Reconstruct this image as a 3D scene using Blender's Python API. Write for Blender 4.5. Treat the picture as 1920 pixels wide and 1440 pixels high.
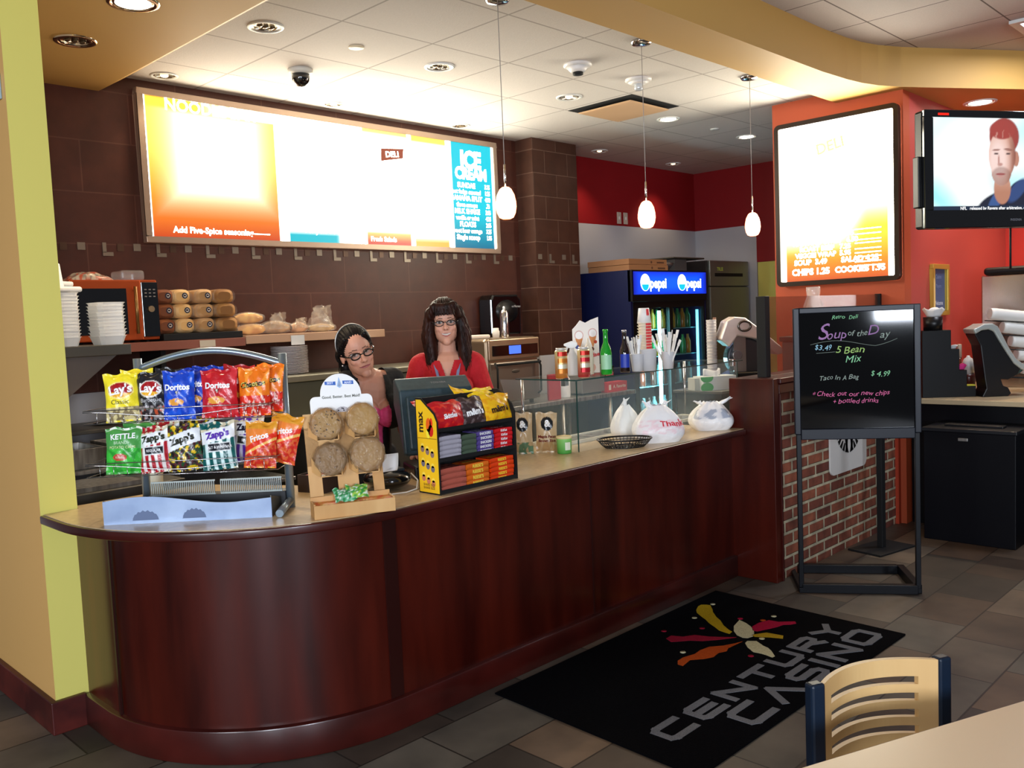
import bpy, bmesh, math, random
from mathutils import Vector, Matrix, noise
PI = math.pi
random.seed(7)
S = bpy.context.scene
C = S.collection
for o in list(bpy.data.objects): bpy.data.objects.remove(o)

# ------------------------------------------------ camera
cd = bpy.data.cameras.new('camera'); cam = bpy.data.objects.new('camera', cd); C.objects.link(cam)
yaw, pit, rol = 0.793, -0.0731, -0.04248
fw = Vector((math.sin(yaw)*math.cos(pit), math.cos(yaw)*math.cos(pit), math.sin(pit)))
r0 = Vector((math.cos(yaw), -math.sin(yaw), 0)); u0 = r0.cross(fw)
rr = r0*math.cos(rol) + u0*math.sin(rol); uu = -r0*math.sin(rol) + u0*math.cos(rol)
m = Matrix((rr, uu, -fw)).transposed().to_4x4(); m.translation = (0, 0, 1.6)
cam.matrix_world = m
cd.sensor_width = 36; cd.lens = 36*1656.4/1920; cd.clip_start = .05
S.camera = cam
S.view_settings.view_transform = 'Standard'; S.view_settings.look = 'None'
S.view_settings.exposure = 0.75; S.view_settings.gamma = 1
S.view_settings.use_curve_mapping = False

# ------------------------------------------------ world and large lights
w = bpy.data.worlds.new('world'); S.world = w; w.use_nodes = True
w.node_tree.nodes['Background'].inputs[0].default_value = (.55, .58, .66, 1)
w.node_tree.nodes['Background'].inputs[1].default_value = .13
def area(name, loc, to, sx, sy, power, col):
    l = bpy.data.lights.new(name, 'AREA'); l.shape = 'RECTANGLE'; l.size = sx; l.size_y = sy; l.energy = power; l.color = col
    o = bpy.data.objects.new(name, l); C.objects.link(o); o.location = loc
    o.rotation_euler = (Vector(to)-Vector(loc)).to_track_quat('-Z', 'Y').to_euler(); return o
# daylight through the shop windows behind the photographer
area('window_daylight', (-1.80, -5.40, 1.98), (3.0, 2.4, 1.2), .72, 1.3, 150, (.80, .88, 1.0))
area('window_daylight', (-4.6, -3.6, 1.9), (2.2, 2.8, 1.2), 1.2, 1.6, 190, (.82, .89, 1.0))
area('side_fill_light', (-3.6, .8, 1.8), (2.0, 3.2, 1.1), 1.2, 1.6, 75, (.86, .92, 1.0))  # added fill with no known window, brightens the outer face of the left wall
def spot(name, loc, power, col=(1, .78, .52), ang=100, blend=.7, rad=.04, to=None):
    l = bpy.data.lights.new(name, 'SPOT'); l.energy = power; l.color = col; l.spot_size = math.radians(ang); l.spot_blend = blend; l.shadow_soft_size = rad
    o = bpy.data.objects.new(name, l); C.objects.link(o); o.location = loc
    if to: o.rotation_euler = (Vector(to)-Vector(loc)).to_track_quat('-Z', 'Y').to_euler()
    return o

# ------------------------------------------------ helpers
def hx(h):
    if not isinstance(h, str): return tuple(h)
    h = h.lstrip('#'); c = [int(h[i:i+2], 16)/255 for i in (0, 2, 4)]
    return tuple(x/12.92 if x <= .04045 else ((x+.055)/1.055)**2.4 for x in c)
MC = {}
def mat(name, col='888888', rough=.5, metal=0, emit=None, es=0, trans=0, alpha=1, coat=0, ior=1.45, spec=.5):
    if name in MC: return MC[name]
    m = bpy.data.materials.new(name); m.use_nodes = True; b = m.node_tree.nodes['Principled BSDF']; i = b.inputs
    i['Base Color'].default_value = (*hx(col), 1); i['Roughness'].default_value = rough; i['Metallic'].default_value = metal
    i['Specular IOR Level'].default_value = spec; i['IOR'].default_value = ior
    i['Transmission Weight'].default_value = trans; i['Alpha'].default_value = alpha; i['Coat Weight'].default_value = coat; i['Coat Roughness'].default_value = min(.15, rough)
    if emit: i['Emission Color'].default_value = (*hx(emit), 1); i['Emission Strength'].default_value = es
    MC[name] = m; return m
def nodes(m): return m.node_tree.nodes, m.node_tree.links, m.node_tree.nodes['Principled BSDF']
def noisy(m, c1, c2, scale=5, stretch=(1, 1, 1), detail=4, bump=0, rot=(0, 0, 0), lo=.35, hi=.65, dist=.02):
    n, l, b = nodes(m)
    tc = n.new('ShaderNodeTexCoord'); mp = n.new('ShaderNodeMapping'); nz = n.new('ShaderNodeTexNoise'); cr = n.new('ShaderNodeValToRGB')
    mp.inputs['Scale'].default_value = stretch; mp.inputs['Rotation'].default_value = rot
    nz.inputs['Scale'].default_value = scale; nz.inputs['Detail'].default_value = detail
    cr.color_ramp.elements[0].position = lo; cr.color_ramp.elements[1].position = hi
    cr.color_ramp.elements[0].color = (*hx(c1), 1); cr.color_ramp.elements[1].color = (*hx(c2), 1)
    l.new(tc.outputs['Object'], mp.inputs[0]); l.new(mp.outputs[0], nz.inputs[0]); l.new(nz.outputs[0], cr.inputs[0]); l.new(cr.outputs[0], b.inputs['Base Color'])
    if bump:
        bp = n.new('ShaderNodeBump'); bp.inputs['Strength'].default_value = bump; bp.inputs['Distance'].default_value = dist
        l.new(nz.outputs[0], bp.inputs['Height']); l.new(bp.outputs[0], b.inputs['Normal'])
    return m
def bricked(m, axes, w, h, mortar, c1, c2, cm, offset=.5, off=(0, 0), bump=.4, var='noise', smooth=.1, ns=6, nmix=.35, dist=.01):
    """brick pattern in the plane given by two object axes, sizes in metres"""
    n, l, b = nodes(m)
    tc = n.new('ShaderNodeTexCoord'); sx = n.new('ShaderNodeSeparateXYZ'); cb = n.new('ShaderNodeCombineXYZ'); mp = n.new('ShaderNodeMapping')
    l.new(tc.outputs['Object'], sx.inputs[0]); l.new(sx.outputs[axes[0]], cb.inputs[0]); l.new(sx.outputs[axes[1]], cb.inputs[1])
    mp.inputs['Location'].default_value = (off[0], off[1], 0); l.new(cb.outputs[0], mp.inputs[0])
    br = n.new('ShaderNodeTexBrick'); br.offset = offset; br.squash = 1
    br.inputs['Scale'].default_value = 1; br.inputs['Brick Width'].default_value = w; br.inputs['Row Height'].default_value = h
    br.inputs['Mortar Size'].default_value = mortar; br.inputs['Mortar Smooth'].default_value = smooth; br.inputs['Bias'].default_value = 0
    br.inputs['Color1'].default_value = (*hx(c1), 1); br.inputs['Color2'].default_value = (*hx(c2), 1); br.inputs['Mortar'].default_value = (*hx(cm), 1)
    l.new(mp.outputs[0], br.inputs[0])
    nz = n.new('ShaderNodeTexNoise'); nz.inputs['Scale'].default_value = ns; nz.inputs['Detail'].default_value = 5
    l.new(tc.outputs['Object'], nz.inputs[0])
    cr = n.new('ShaderNodeValToRGB'); cr.color_ramp.elements[0].position = .3; cr.color_ramp.elements[1].position = .7
    cr.color_ramp.elements[0].color = (.45, .45, .45, 1); cr.color_ramp.elements[1].color = (1.25, 1.2, 1.15, 1)
    l.new(nz.outputs[0], cr.inputs[0])
    mx = n.new('ShaderNodeMix'); mx.data_type = 'RGBA'; mx.blend_type = 'MULTIPLY'; mx.inputs[0].default_value = nmix
    l.new(br.outputs[0], mx.inputs[6]); l.new(cr.outputs[0], mx.inputs[7]); l.new(mx.outputs[2], b.inputs['Base Color'])
    if bump:
        iv = n.new('ShaderNodeMath'); iv.operation = 'SUBTRACT'; iv.inputs[0].default_value = 1; l.new(br.outputs['Fac'], iv.inputs[1])
        ad = n.new('ShaderNodeMath'); ad.operation = 'MULTIPLY_ADD'; ad.inputs[1].default_value = .25; l.new(nz.outputs[0], ad.inputs[0]); l.new(iv.outputs[0], ad.inputs[2])
        bp = n.new('ShaderNodeBump'); bp.inputs['Strength'].default_value = bump; bp.inputs['Distance'].default_value = dist
        l.new(ad.outputs[0], bp.inputs['Height']); l.new(bp.outputs[0], b.inputs['Normal'])
    return m
def vmat(name, rough=.4, metal=0, coat=0, emit=0, bump=0, bs=60):
    """printed surface: colours come from the print on the mesh"""
    if name in MC: return MC[name]
    m = mat(name, 'ffffff', rough, metal, coat=coat); n, l, b = nodes(m)
    a = n.new('ShaderNodeAttribute'); a.attribute_name = 'Col'
    if emit:
        l.new(a.outputs['Color'], b.inputs['Emission Color']); b.inputs['Emission Strength'].default_value = emit
        b.inputs['Base Color'].default_value = (.02, .02, .02, 1)
    else: l.new(a.outputs['Color'], b.inputs['Base Color'])
    if bump:
        tc = n.new('ShaderNodeTexCoord'); nz = n.new('ShaderNodeTexNoise'); nz.inputs['Scale'].default_value = bs; nz.inputs['Detail'].default_value = 3
        bp = n.new('ShaderNodeBump'); bp.inputs['Strength'].default_value = bump; bp.inputs['Distance'].default_value = .01
        l.new(tc.outputs['Object'], nz.inputs[0]); l.new(nz.outputs[0], bp.inputs['Height']); l.new(bp.outputs[0], b.inputs['Normal'])
    return m

class MB:
    def __init__(s): s.v = []; s.f = []; s.m = []; s.s = []; s.c = []; s.T = None; s.col = (1, 1, 1)
    def add(s, vs, fs, mi=0, sm=False, col=None):
        k = len(s.v)
        for q in vs:
            q = Vector(q)
            s.v.append(s.T @ q if s.T else q)
        if col is None: col = s.col
        if isinstance(col, list): s.c += col
        else: s.c += [hx(col)]*len(vs)
        for f in fs: s.f.append([i+k for i in f]); s.m.append(mi); s.s.append(sm)
        return s
    def box(s, x0, x1, y0, y1, z0, z1, mi=0, col=None):
        return s.add([(x, y, z) for z in (z0, z1) for y in (y0, y1) for x in (x0, x1)],
                     [(0, 2, 3, 1), (4, 5, 7, 6), (0, 1, 5, 4), (2, 6, 7, 3), (0, 4, 6, 2), (1, 3, 7, 5)], mi, False, col)
    def prism(s, poly, a, b, ax='z', mi=0, col=None, sm=False):
        f = {'z': lambda p, h: (p[0], p[1], h), 'y': lambda p, h: (p[0], h, p[1]), 'x': lambda p, h: (h, p[0], p[1])}[ax]
        n = len(poly); vs = [f(p, a) for p in poly]+[f(p, b) for p in poly]
        fs = [list(range(n))[::-1], list(range(n, 2*n))]
        s.add(vs, fs, mi, False, col)
        return s.add(vs, [(i, (i+1) % n, n+(i+1) % n, n+i) for i in range(n)], mi, sm, col)
    def lathe(s, prof, n=24, mi=0, sm=True, col=None, c=(0, 0), sx=1, sy=1):
        vs = []; fs = []; k = len(prof)
        for r, z in prof:
            for i in range(n): a = 2*PI*i/n; vs.append((c[0]+r*sx*math.cos(a), c[1]+r*sy*math.sin(a), z))
        for j in range(k-1):
            for i in range(n): fs.append((j*n+i, j*n+(i+1) % n, (j+1)*n+(i+1) % n, (j+1)*n+i))
        fs.append(list(range(n))[::-1]); fs.append([(k-1)*n+i for i in range(n)])
        if isinstance(col, list): col = [hx(cc) for cc in col for _ in range(n)]
        return s.add(vs, fs, mi, sm, col)
    def tube(s, pts, r, n=8, mi=0, col=None, closed=False):
        pts = [Vector(p) for p in pts]; k = len(pts); vs = []; fs = []; up = None
        for i, p in enumerate(pts):
            if closed: d = pts[(i+1) % k]-pts[i-1]
            else: d = pts[min(i+1, k-1)]-pts[max(i-1, 0)]
            d = d.normalized() if d.length > 1e-9 else Vector((0, 0, 1))
            if up is None: up = Vector((0, 0, 1)) if abs(d.z) < .9 else Vector((1, 0, 0))
            a = d.cross(up)
            if a.length < 1e-6: a = d.cross(Vector((0, 1, 0)))
            a.normalize(); b = a.cross(d).normalized(); up = b
            ri = r[i] if isinstance(r, (list, tuple)) else r
            for j in range(n): t = 2*PI*j/n; vs.append(p+a*math.cos(t)*ri+b*math.sin(t)*ri)
        for i in range(k if closed else k-1):
            for j in range(n):
                q = (i+1) % k; fs.append((i*n+j, i*n+(j+1) % n, q*n+(j+1) % n, q*n+j))
        s.add(vs, fs, mi, True, col)
        if not closed: s.add(vs[:n]+vs[-n:], [list(range(n))[::-1], list(range(n, 2*n))], mi, False, col)
        return s
    def ell(s, c, r, nu=20, nv=12, mi=0, col=None):
        vs = []; fs = []
        for j in range(1, nv):
            t = PI*j/nv
            for i in range(nu): a = 2*PI*i/nu; vs.append((c[0]+r[0]*math.sin(t)*math.cos(a), c[1]+r[1]*math.sin(t)*math.sin(a), c[2]+r[2]*math.cos(t)))
        for j in range(nv-2):
            for i in range(nu): fs.append((j*nu+i, (j+1)*nu+i, (j+1)*nu+(i+1) % nu, j*nu+(i+1) % nu))
        a = len(vs); vs += [(c[0], c[1], c[2]+r[2]), (c[0], c[1], c[2]-r[2])]
        for i in range(nu): fs.append((a, i, (i+1) % nu)); fs.append((a+1, (nv-2)*nu+(i+1) % nu, (nv-2)*nu+i))
        return s.add(vs, fs, mi, True, col)
    def grid(s, fn, nu, nv, mi=0, paint=None, sm=True, col=None):
        vs = []; cs = []
        for j in range(nv+1):
            for i in range(nu+1):
                u, v = i/nu, j/nv; vs.append(fn(u, v))
                if paint: cs.append(hx(paint(u, v)))
        fs = [(j*(nu+1)+i, j*(nu+1)+i+1, (j+1)*(nu+1)+i+1, (j+1)*(nu+1)+i) for j in range(nv) for i in range(nu)]
        return s.add(vs, fs, mi, sm, cs if paint else col)
    def text(s, st, size, fn, mi=0, col=None, bold=0, shear=0, rot=0, sxx=1):
        vs, fs = glyphs(st, size, bold, shear); ca, sa = math.cos(rot), math.sin(rot)
        return s.add([fn(x*sxx*ca-y*sa, x*sxx*sa+y*ca) for x, y in vs], fs, mi, False, col)
def glyphs(st, size, bold=0, shear=0, cache={}):
    k = (st, size, bold, shear)
    if k in cache: return cache[k]
    cu = bpy.data.curves.new('t', 'FONT'); cu.body = st; cu.size = size; cu.align_x = 'CENTER'; cu.align_y = 'CENTER'; cu.resolution_u = 3
    cu.offset = bold*size; cu.shear = shear
    o = bpy.data.objects.new('t', cu); C.objects.link(o); bpy.context.view_layer.update()
    me = bpy.data.meshes.new_from_object(o.evaluated_get(bpy.context.evaluated_depsgraph_get()))
    bm = bmesh.new(); bm.from_mesh(me); bmesh.ops.triangulate(bm, faces=bm.faces)
    r = ([(v.co.x, v.co.y) for v in bm.verts], [[v.index for v in f.verts] for f in bm.faces])
    bm.free(); bpy.data.objects.remove(o); bpy.data.curves.remove(cu); bpy.data.meshes.remove(me)
    cache[k] = r; return r
def obj(name, mb, mats, parent=None, loc=None, rz=0, rot=None, bev=0, seg=2, sub=0, solid=0, flat=False, sharp=0):
    me = bpy.data.meshes.new(name); me.from_pydata([tuple(v) for v in mb.v], [], mb.f)
    if not isinstance(mats, (list, tuple)): mats = [mats]
    for m in mats: me.materials.append(m)
    me.polygons.foreach_set('material_index', mb.m); me.polygons.foreach_set('use_smooth', mb.s)
    if any(c != (1, 1, 1) for c in mb.c):
        a = me.color_attributes.new('Col', 'FLOAT_COLOR', 'POINT'); a.data.foreach_set('color', [x for c in mb.c for x in (*c, 1)])
    bm = bmesh.new(); bm.from_mesh(me)
    if not flat: bmesh.ops.remove_doubles(bm, verts=bm.verts, dist=1e-5) if 'Col' not in me.attributes else None
    if bm.faces and not flat: bmesh.ops.recalc_face_normals(bm, faces=bm.faces)
    bm.to_mesh(me); bm.free()
    o = bpy.data.objects.new(name, me); C.objects.link(o)
    if parent: o.parent = parent
    if loc: o.location = loc
    if rot: o.rotation_euler = rot
    elif rz: o.rotation_euler = (0, 0, rz)
    if bev:
        b = o.modifiers.new('b', 'BEVEL'); b.width = bev; b.segments = seg; b.limit_method = 'ANGLE'; b.angle_limit = .6
        b.use_clamp_overlap = True
    if sharp: q = o.modifiers.new('e', 'EDGE_SPLIT'); q.split_angle = math.radians(sharp); me.polygons.foreach_set('use_smooth', [True]*len(me.polygons))
    if solid: q = o.modifiers.new('s', 'SOLIDIFY'); q.thickness = solid; q.offset = 0
    if sub: q = o.modifiers.new('u', 'SUBSURF'); q.levels = sub; q.render_levels = sub
    return o
def tag(o, label, cat, group=None):
    o['label'] = label; o['category'] = cat
    if group: o['group'] = group
    return o
def thing(name, label, cat, loc=(0, 0, 0), rz=0, group=None, rot=None):
    o = bpy.data.objects.new(name, None); C.objects.link(o); o.empty_display_size = .05; o.location = loc
    o.rotation_euler = rot if rot else (0, 0, rz); return tag(o, label, cat, group)
def struct(name, mb, m, **k):
    o = obj(name, mb, m, **k); o['kind'] = 'structure'; return o
def dup(root, loc=None, rz=None, label=None, group=None, rot=None):
    r = root.copy(); C.objects.link(r)
    if loc: r.location = loc
    if rz is not None: r.rotation_euler = (0, 0, rz)
    if rot is not None: r.rotation_euler = rot
    if label: r['label'] = label
    if group: r['group'] = group
    for ch in list(root.children):
        c = ch.copy(); C.objects.link(c); c.parent = r
        for g in list(ch.children):
            d = g.copy(); C.objects.link(d); d.parent = c
    return r
def arc(c, r, a0, a1, n, z=None):
    out = []
    for i in range(n+1):
        a = a0+(a1-a0)*i/n; p = (c[0]+r*math.cos(a), c[1]+r*math.sin(a)); out.append(p if z is None else (*p, z))
    return out

# ------------------------------------------------ shared materials
steel = mat('brushed_steel', 'a8a6a2', .32, .8); noisy(steel, '8e8c88', 'b8b6b2', 40, (1, 1, .05), 2)
dsteel = mat('dull_steel', '6a6862', .45, .9)
chrome = mat('chrome', 'd8d8da', .12, 1)
black = mat('black_plastic', '0c0c0e', .35)
mblack = mat('black_matte', '0a0a0b', .7)
bmetal = mat('black_painted_metal', '05070e', .4, spec=.3)
white = mat('white_plastic', 'e8e8e6', .4)
foam = mat('white_foam', 'f2f2f0', .6)
red_w = mat('red_paint', 'a8141c', .55)
glass = mat('clear_glass', 'e6f2ee', .02, trans=1, ior=1.1, alpha=.35)
film = mat('clear_plastic_film', 'f4f4f0', .12, alpha=.22, coat=1)
printm = vmat('printed_foil', .28, coat=.3, bump=.35, bs=38)
card = vmat('printed_card', .6)
# ------------------------------------------------ structure materials
mah = mat('mahogany_panel', '5a1712', .3, coat=.25, spec=.35); noisy(mah, '2a0704', '50160b', 2.4, (3, 3, .4), 7, lo=.3, hi=.75)
mah2 = mat('mahogany_trim', '5c1a13', .28, coat=.3); noisy(mah2, '2c0a07', '481510', 3, (1, 1, 1), 5)
lam = mat('tan_laminate', 'b89a6e', .28, spec=.5); noisy(lam, 'b8a07c', 'c8b08a', 40, (1, 1, 1), 3)
ochre = mat('ochre_paint', 'c89c54', .6); orangep = mat('peach_paint', 'd6a763', .6)
yell = mat('yellow_green_paint', 'd5cc6a', .6); redw = mat('crimson_paint', '8c0c14', .6); orw = mat('red_orange_paint', 'b44c28', .55)
coral = mat('coral_red_paint', 'b8483e', .55); frp = mat('white_wall_panel', 'b9b9be', .45)
tilew = mat('brown_wall_tile', '4a251b', .4)
bricked(tilew, (0, 2), .61, .305, .004, '4a251a', '522a1e', '603a2e', off=(.1, -.02), bump=.15, ns=9, nmix=.35)
tilep = mat('brown_pillar_tile', '4a251b', .4)
bricked(tilep, (0, 2), .305, .20, .004, '4a2e22', '523428', '6e5446', off=(.04, -.07), bump=.15, ns=9, nmix=.35)
brickm = mat('red_brick', '7d3a2a', .8)
bricked(brickm, (0, 2), .205, .0715, .011, '94543c', '68352a', 'b8ae92', off=(.05, .02), bump=.9, ns=14, nmix=.75, smooth=.4, dist=.012)
ceilm = mat('white_ceiling_tile', 'cfc8c2', .9)
bricked(ceilm, (0, 1), .612, .605, .006, 'd2cac4', 'cec6c0', 'a59c96', offset=0, off=(-.33, -.225), bump=.5, ns=120, nmix=.08, smooth=0)
ceil2 = mat('dining_ceiling_tile', 'c8bfbb', .9)
bricked(ceil2, (0, 1), .605, .61, .005, 'cac0bc', 'c6bcb8', '6f6461', offset=0, off=(-.22, -.5), bump=.5, ns=120, nmix=.1, smooth=0)
floorm = mat('slate_floor_tile', '4a443d', .5)
n_, l_, b_ = nodes(floorm)
bricked(floorm, (0, 1), .46, .30, .004, '6a655c', '413933', '2c2823', offset=.37, off=(.05, .08), bump=.25, ns=3.2, nmix=.8, dist=.004)
# a second, slower tone over the tiles: some are rusty, some green-grey
br2 = n_.new('ShaderNodeTexBrick'); br2.offset = .37; br2.inputs['Scale'].default_value = 1; br2.inputs['Brick Width'].default_value = .46; br2.inputs['Row Height'].default_value = .30
br2.inputs['Mortar Size'].default_value = 0; br2.inputs['Bias'].default_value = -.35
br2.inputs['Color1'].default_value = (1, 1, .96, 1); br2.inputs['Color2'].default_value = (1.5, .92, .58, 1)
mp2 = n_.new('ShaderNodeMapping'); mp2.inputs['Location'].default_value = (.05+.46*7, .08+.3*4, 0)
tc2 = n_.new('ShaderNodeTexCoord'); l_.new(tc2.outputs['Object'], mp2.inputs[0]); l_.new(mp2.outputs[0], br2.inputs[0])
mm = n_.new('ShaderNodeMix'); mm.data_type = 'RGBA'; mm.blend_type = 'MULTIPLY'; mm.inputs[0].default_value = 1
src = b_.inputs['Base Color'].links[0].from_socket; l_.new(src, mm.inputs[6]); l_.new(br2.outputs[0], mm.inputs[7]); l_.new(mm.outputs[2], b_.inputs['Base Color'])

# ------------------------------------------------ room shell
struct('floor', MB().box(-4, 10, -4, 6.2, -.06, 0), floorm)
b = MB().box(-1, 9, 3.04, 6, 3.17, 3.24); struct('ceiling', b, ceilm)
struct('ceiling_dining', MB().box(-2, 9.2, -1.5, 2.60, 3.36, 3.42), ceil2)
# dropped beam over the counter: underside, sloped inner edge, curved fascia on the dining side
outer = [(-2, 2.57), (5.55, 2.57), (5.87, 2.552), (6.05, 2.53), (6.22, 2.485), (6.40, 2.40), (6.61, 2.27), (6.95, 2.05), (7.24, 1.865), (8.1, 1.32), (9.2, .62)]
poly = outer+[(9.2, 2.9), (-2, 2.9)]
b = MB().prism(poly, 3.09, 3.40, 'z'); b.add([(-2, 2.9, 3.09), (9.2, 2.9, 3.09), (9.2, 3.05, 3.168), (-2, 3.05, 3.168), (-2, 2.9, 3.2), (9.2, 2.9, 3.2), (9.2, 3.05, 3.2), (-2, 3.05, 3.2)],
      [(0, 1, 2, 3), (3, 2, 6, 7), (0, 4, 5, 1), (4, 7, 6, 5), (0, 3, 7, 4), (1, 5, 6, 2)])
struct('ceiling_beam', b, ochre)
b = MB().prism([(1.1, 3.065), (2.17, 3.065), (2.335, 3.169), (2.335, 3.2), (1.1, 3.2)], 2.95, 5.5, 'y'); struct('ceiling_soffit', b, ochre)
# walls
struct('wall_back', MB().box(1.0, 6.0, 5.5, 5.6, 1.27, 3.17), tilew)
struct('wall_back_lower', MB().box(1.0, 6.0, 5.502, 5.6, 0, 1.268), frp)
b = MB().box(5.75, 6.345, 5.3, 5.62, 1.27, 3.17); struct('wall_pillar', b, tilep)
struct('wall_pillar_lower', MB().box(5.75, 6.345, 5.3, 5.62, 0, 1.268), frp)
struct('wall_kitchen_back', MB().box(6.345, 8.96, 5.66, 5.76, 2.52, 3.17), redw)
struct('wall_kitchen_back_lower', MB().box(6.345, 8.96, 5.66, 5.76, 0, 2.519), frp)
struct('wall_kitchen_right', MB().box(8.86, 8.96, 4.885, 5.66, 2.52, 3.17).box(8.86, 8.96, 2.5, 4.885, 2.11, 3.17), redw)
struct('wall_kitchen_right_lower', MB().box(8.86, 8.96, 4.885, 5.66, 0, 2.519), frp)
struct('door_1', MB().box(8.87, 8.95, 4.66, 4.88, 0, 2.109), yell)
struct('wall_kitchen_side', MB().box(8.87, 8.95, 2.5, 4.655, 0, 2.109), mat('brown_paint', '6b4630', .6))
b = MB().box(1.15, 1.292, 3.81, 6.0, 0, 3.36, 0); struct('wall_left', b, [orangep, yell])
wl = bpy.data.objects['wall_left']
for p in wl.data.polygons:
    if p.normal.y < -.9 or p.normal.x > .9: p.material_index = 1
bs = mat('baseboard_red', '4a1512', .45); noisy(bs, '3a0e0c', '5e2018', 6, (1, 1, 1), 5)
struct('baseboard_left', MB().prism([(1.125, 3.785), (1.262, 3.785), (1.262, 3.81), (1.15, 3.81), (1.15, 6), (1.125, 6)], 0, .135, 'z'), bs, bev=.004)
struct('wall_menu', MB().box(6.48, 6.6, 2.42, 3.414, 0, 3.17), orw)
struct('wall_right', MB().box(6.6, 8.9, 2.42, 2.5, 0, 3.09), coral)
struct('wall_right_end', MB().box(8.86, 8.96, -1, 2.42, 0, 3.09), mat('bright_red_paint', 'c83020', .5))
struct('wall_kitchen_left', MB().box(1.292, 1.31, 3.95, 5.5, 0, 3.06), frp)
# tile border under the menu sign: squares and L shapes
b = MB(); x = 2.0; k = 0
def motif(b, x, y, kind):
    if kind: b.box(x-.03, x-.008, y-.006, y, 2.105, 2.165).box(x-.03, x+.032, y-.006, y, 2.085, 2.108)
    else: b.box(x-.022, x+.022, y-.006, y, 2.118, 2.162)
while x < 5.70:
    motif(b, x, 5.5, k % 2); x += .152 if k % 2 == 0 else .178; k += 1
for i, xx in enumerate((5.80, 5.955, 6.12, 6.27)): motif(b, xx, 5.3, i % 2)
struct('trim_1', b, mat('pewter_tile', '8d8071', .35, .4))
x = 1.9
b = MB()
while x < 5.7: b.box(x-.02, x+.02, 5.496, 5.5, 2.115, 2.16); x += .33
struct('trim_2', b, mat('bronze_tile', '5a4234', .35, .4))

# ------------------------------------------------ half wall with brick face
struct('wall_half', MB().box(4.70, 6.48, 2.485, 2.70, 0, 1.16), brickm)
t = thing('counter_end_panel', 'mahogany end panel and cap rail around the brick half wall', 'panel', (0, 0, 0))
obj('side_panel', MB().box(4.64, 4.70, 2.47, 2.76, 0, 1.195), mah, t, bev=.004)
obj('cap_rail', MB().box(4.7, 6.478, 2.455, 2.75, 1.162, 1.195), mah2, t, bev=.006)
obj('top_rail', MB().box(4.7, 6.478, 2.466, 2.484, 1.105, 1.16), mah2, t, bev=.003)
obj('corner_trim', MB().box(4.7, 4.712, 2.462, 2.484, 0, 1.104), mah2, t, bev=.002)
obj('end_trim', MB().box(6.44, 6.479, 2.46, 2.484, 0, 1.104), mat('orange_trim', '9c3014', .5), t)
# smoked screen on top
t = thing('smoked_screen', 'brown tinted acrylic screen with black post on the half wall', 'screen', (0, 0, 0))
obj('tinted_pane', MB().box(4.80, 6.46, 2.597, 2.605, 1.198, 1.668), mat('brown_acrylic', '8a4a32', .05, trans=0, alpha=.42, coat=.5), t)
obj('post', MB().box(4.745, 4.80, 2.57, 2.63, 1.195, 1.672), mblack, t, bev=.003)
obj('post', MB().box(6.44, 6.47, 2.58, 2.62, 1.195, 1.672), mblack, t, bev=.003)

# ------------------------------------------------ service counter
def cpath(r, y, x0, yw=3.81, n=22):
    """outline: wall end, straight, quarter curve, straight front (front edge at y)"""
    cx, cy = 2.10, y+r
    return [(cx-r, yw)]+arc((cx, cy), r, PI, 1.5*PI, n*2)
t = thing('service_counter', 'long mahogany service counter with rounded left end and tan laminate top', 'counter', (0, 0, 0))
pan = cpath(.82, 2.75, 4.64)
body = pan+[(4.64, 2.75), (4.64, 3.30), (2.25, 3.30), (1.95, 3.81)]
obj('front_panel', MB().prism(body, .12, .862, 'z', sm=False), mah, t, sharp=25)
base = cpath(.845, 2.725, 4.64)
obj('base_rail', MB().prism(base+[(4.64, 2.725), (4.64, 3.25), (2.3, 3.25), (2.0, 3.81)], 0, .128, 'z'), mah2, t, bev=.006, sharp=25)
rim = [(2.10-.955, 3.95)]+[(2.10+.955*math.cos(a), 3.60+.95*math.sin(a)) for a in [PI+PI/2*i/26 for i in range(27)]]
rimo = rim+[(4.638, 2.65), (4.638, 3.36), (2.15, 3.36), (1.86, 3.86), (1.33, 3.86), (1.33, 3.95)]
# rim wraps the wall corner: cut round it
rimo = [(1.145, 3.808)]+rim[1:]+[(4.638, 2.65), (4.638, 3.36), (2.15, 3.36), (1.86, 3.88), (1.294, 3.88), (1.294, 3.808)]
obj('edge_band', MB().prism(rimo, .863, .897, 'z'), mah2, t, bev=.006, seg=3, sharp=60)
top = [(1.16, 3.806)]+[(2.10+.94*math.cos(a), 3.60+.935*math.sin(a)) for a in [PI+PI/2*i/26 for i in range(27)]]+[(4.636, 2.665), (4.636, 3.355), (2.15, 3.355), (1.86, 3.875), (1.296, 3.875), (1.296, 3.806)]
obj('laminate_top', MB().prism(top, .8975, .90, 'z'), lam, t)
for x, w_ in ((2.04, .06), (3.30, .005)): obj('seam_strip', MB().box(x, x+w_, 2.7425, 2.7498, .130, .86), mat('dark_mahogany', '280906', .35), t)
obj('seam_strip', MB().box(1.2725, 1.2798, 3.46, 3.475, .13, .86), mat('dark_mahogany', '280906', .35), t)
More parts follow.
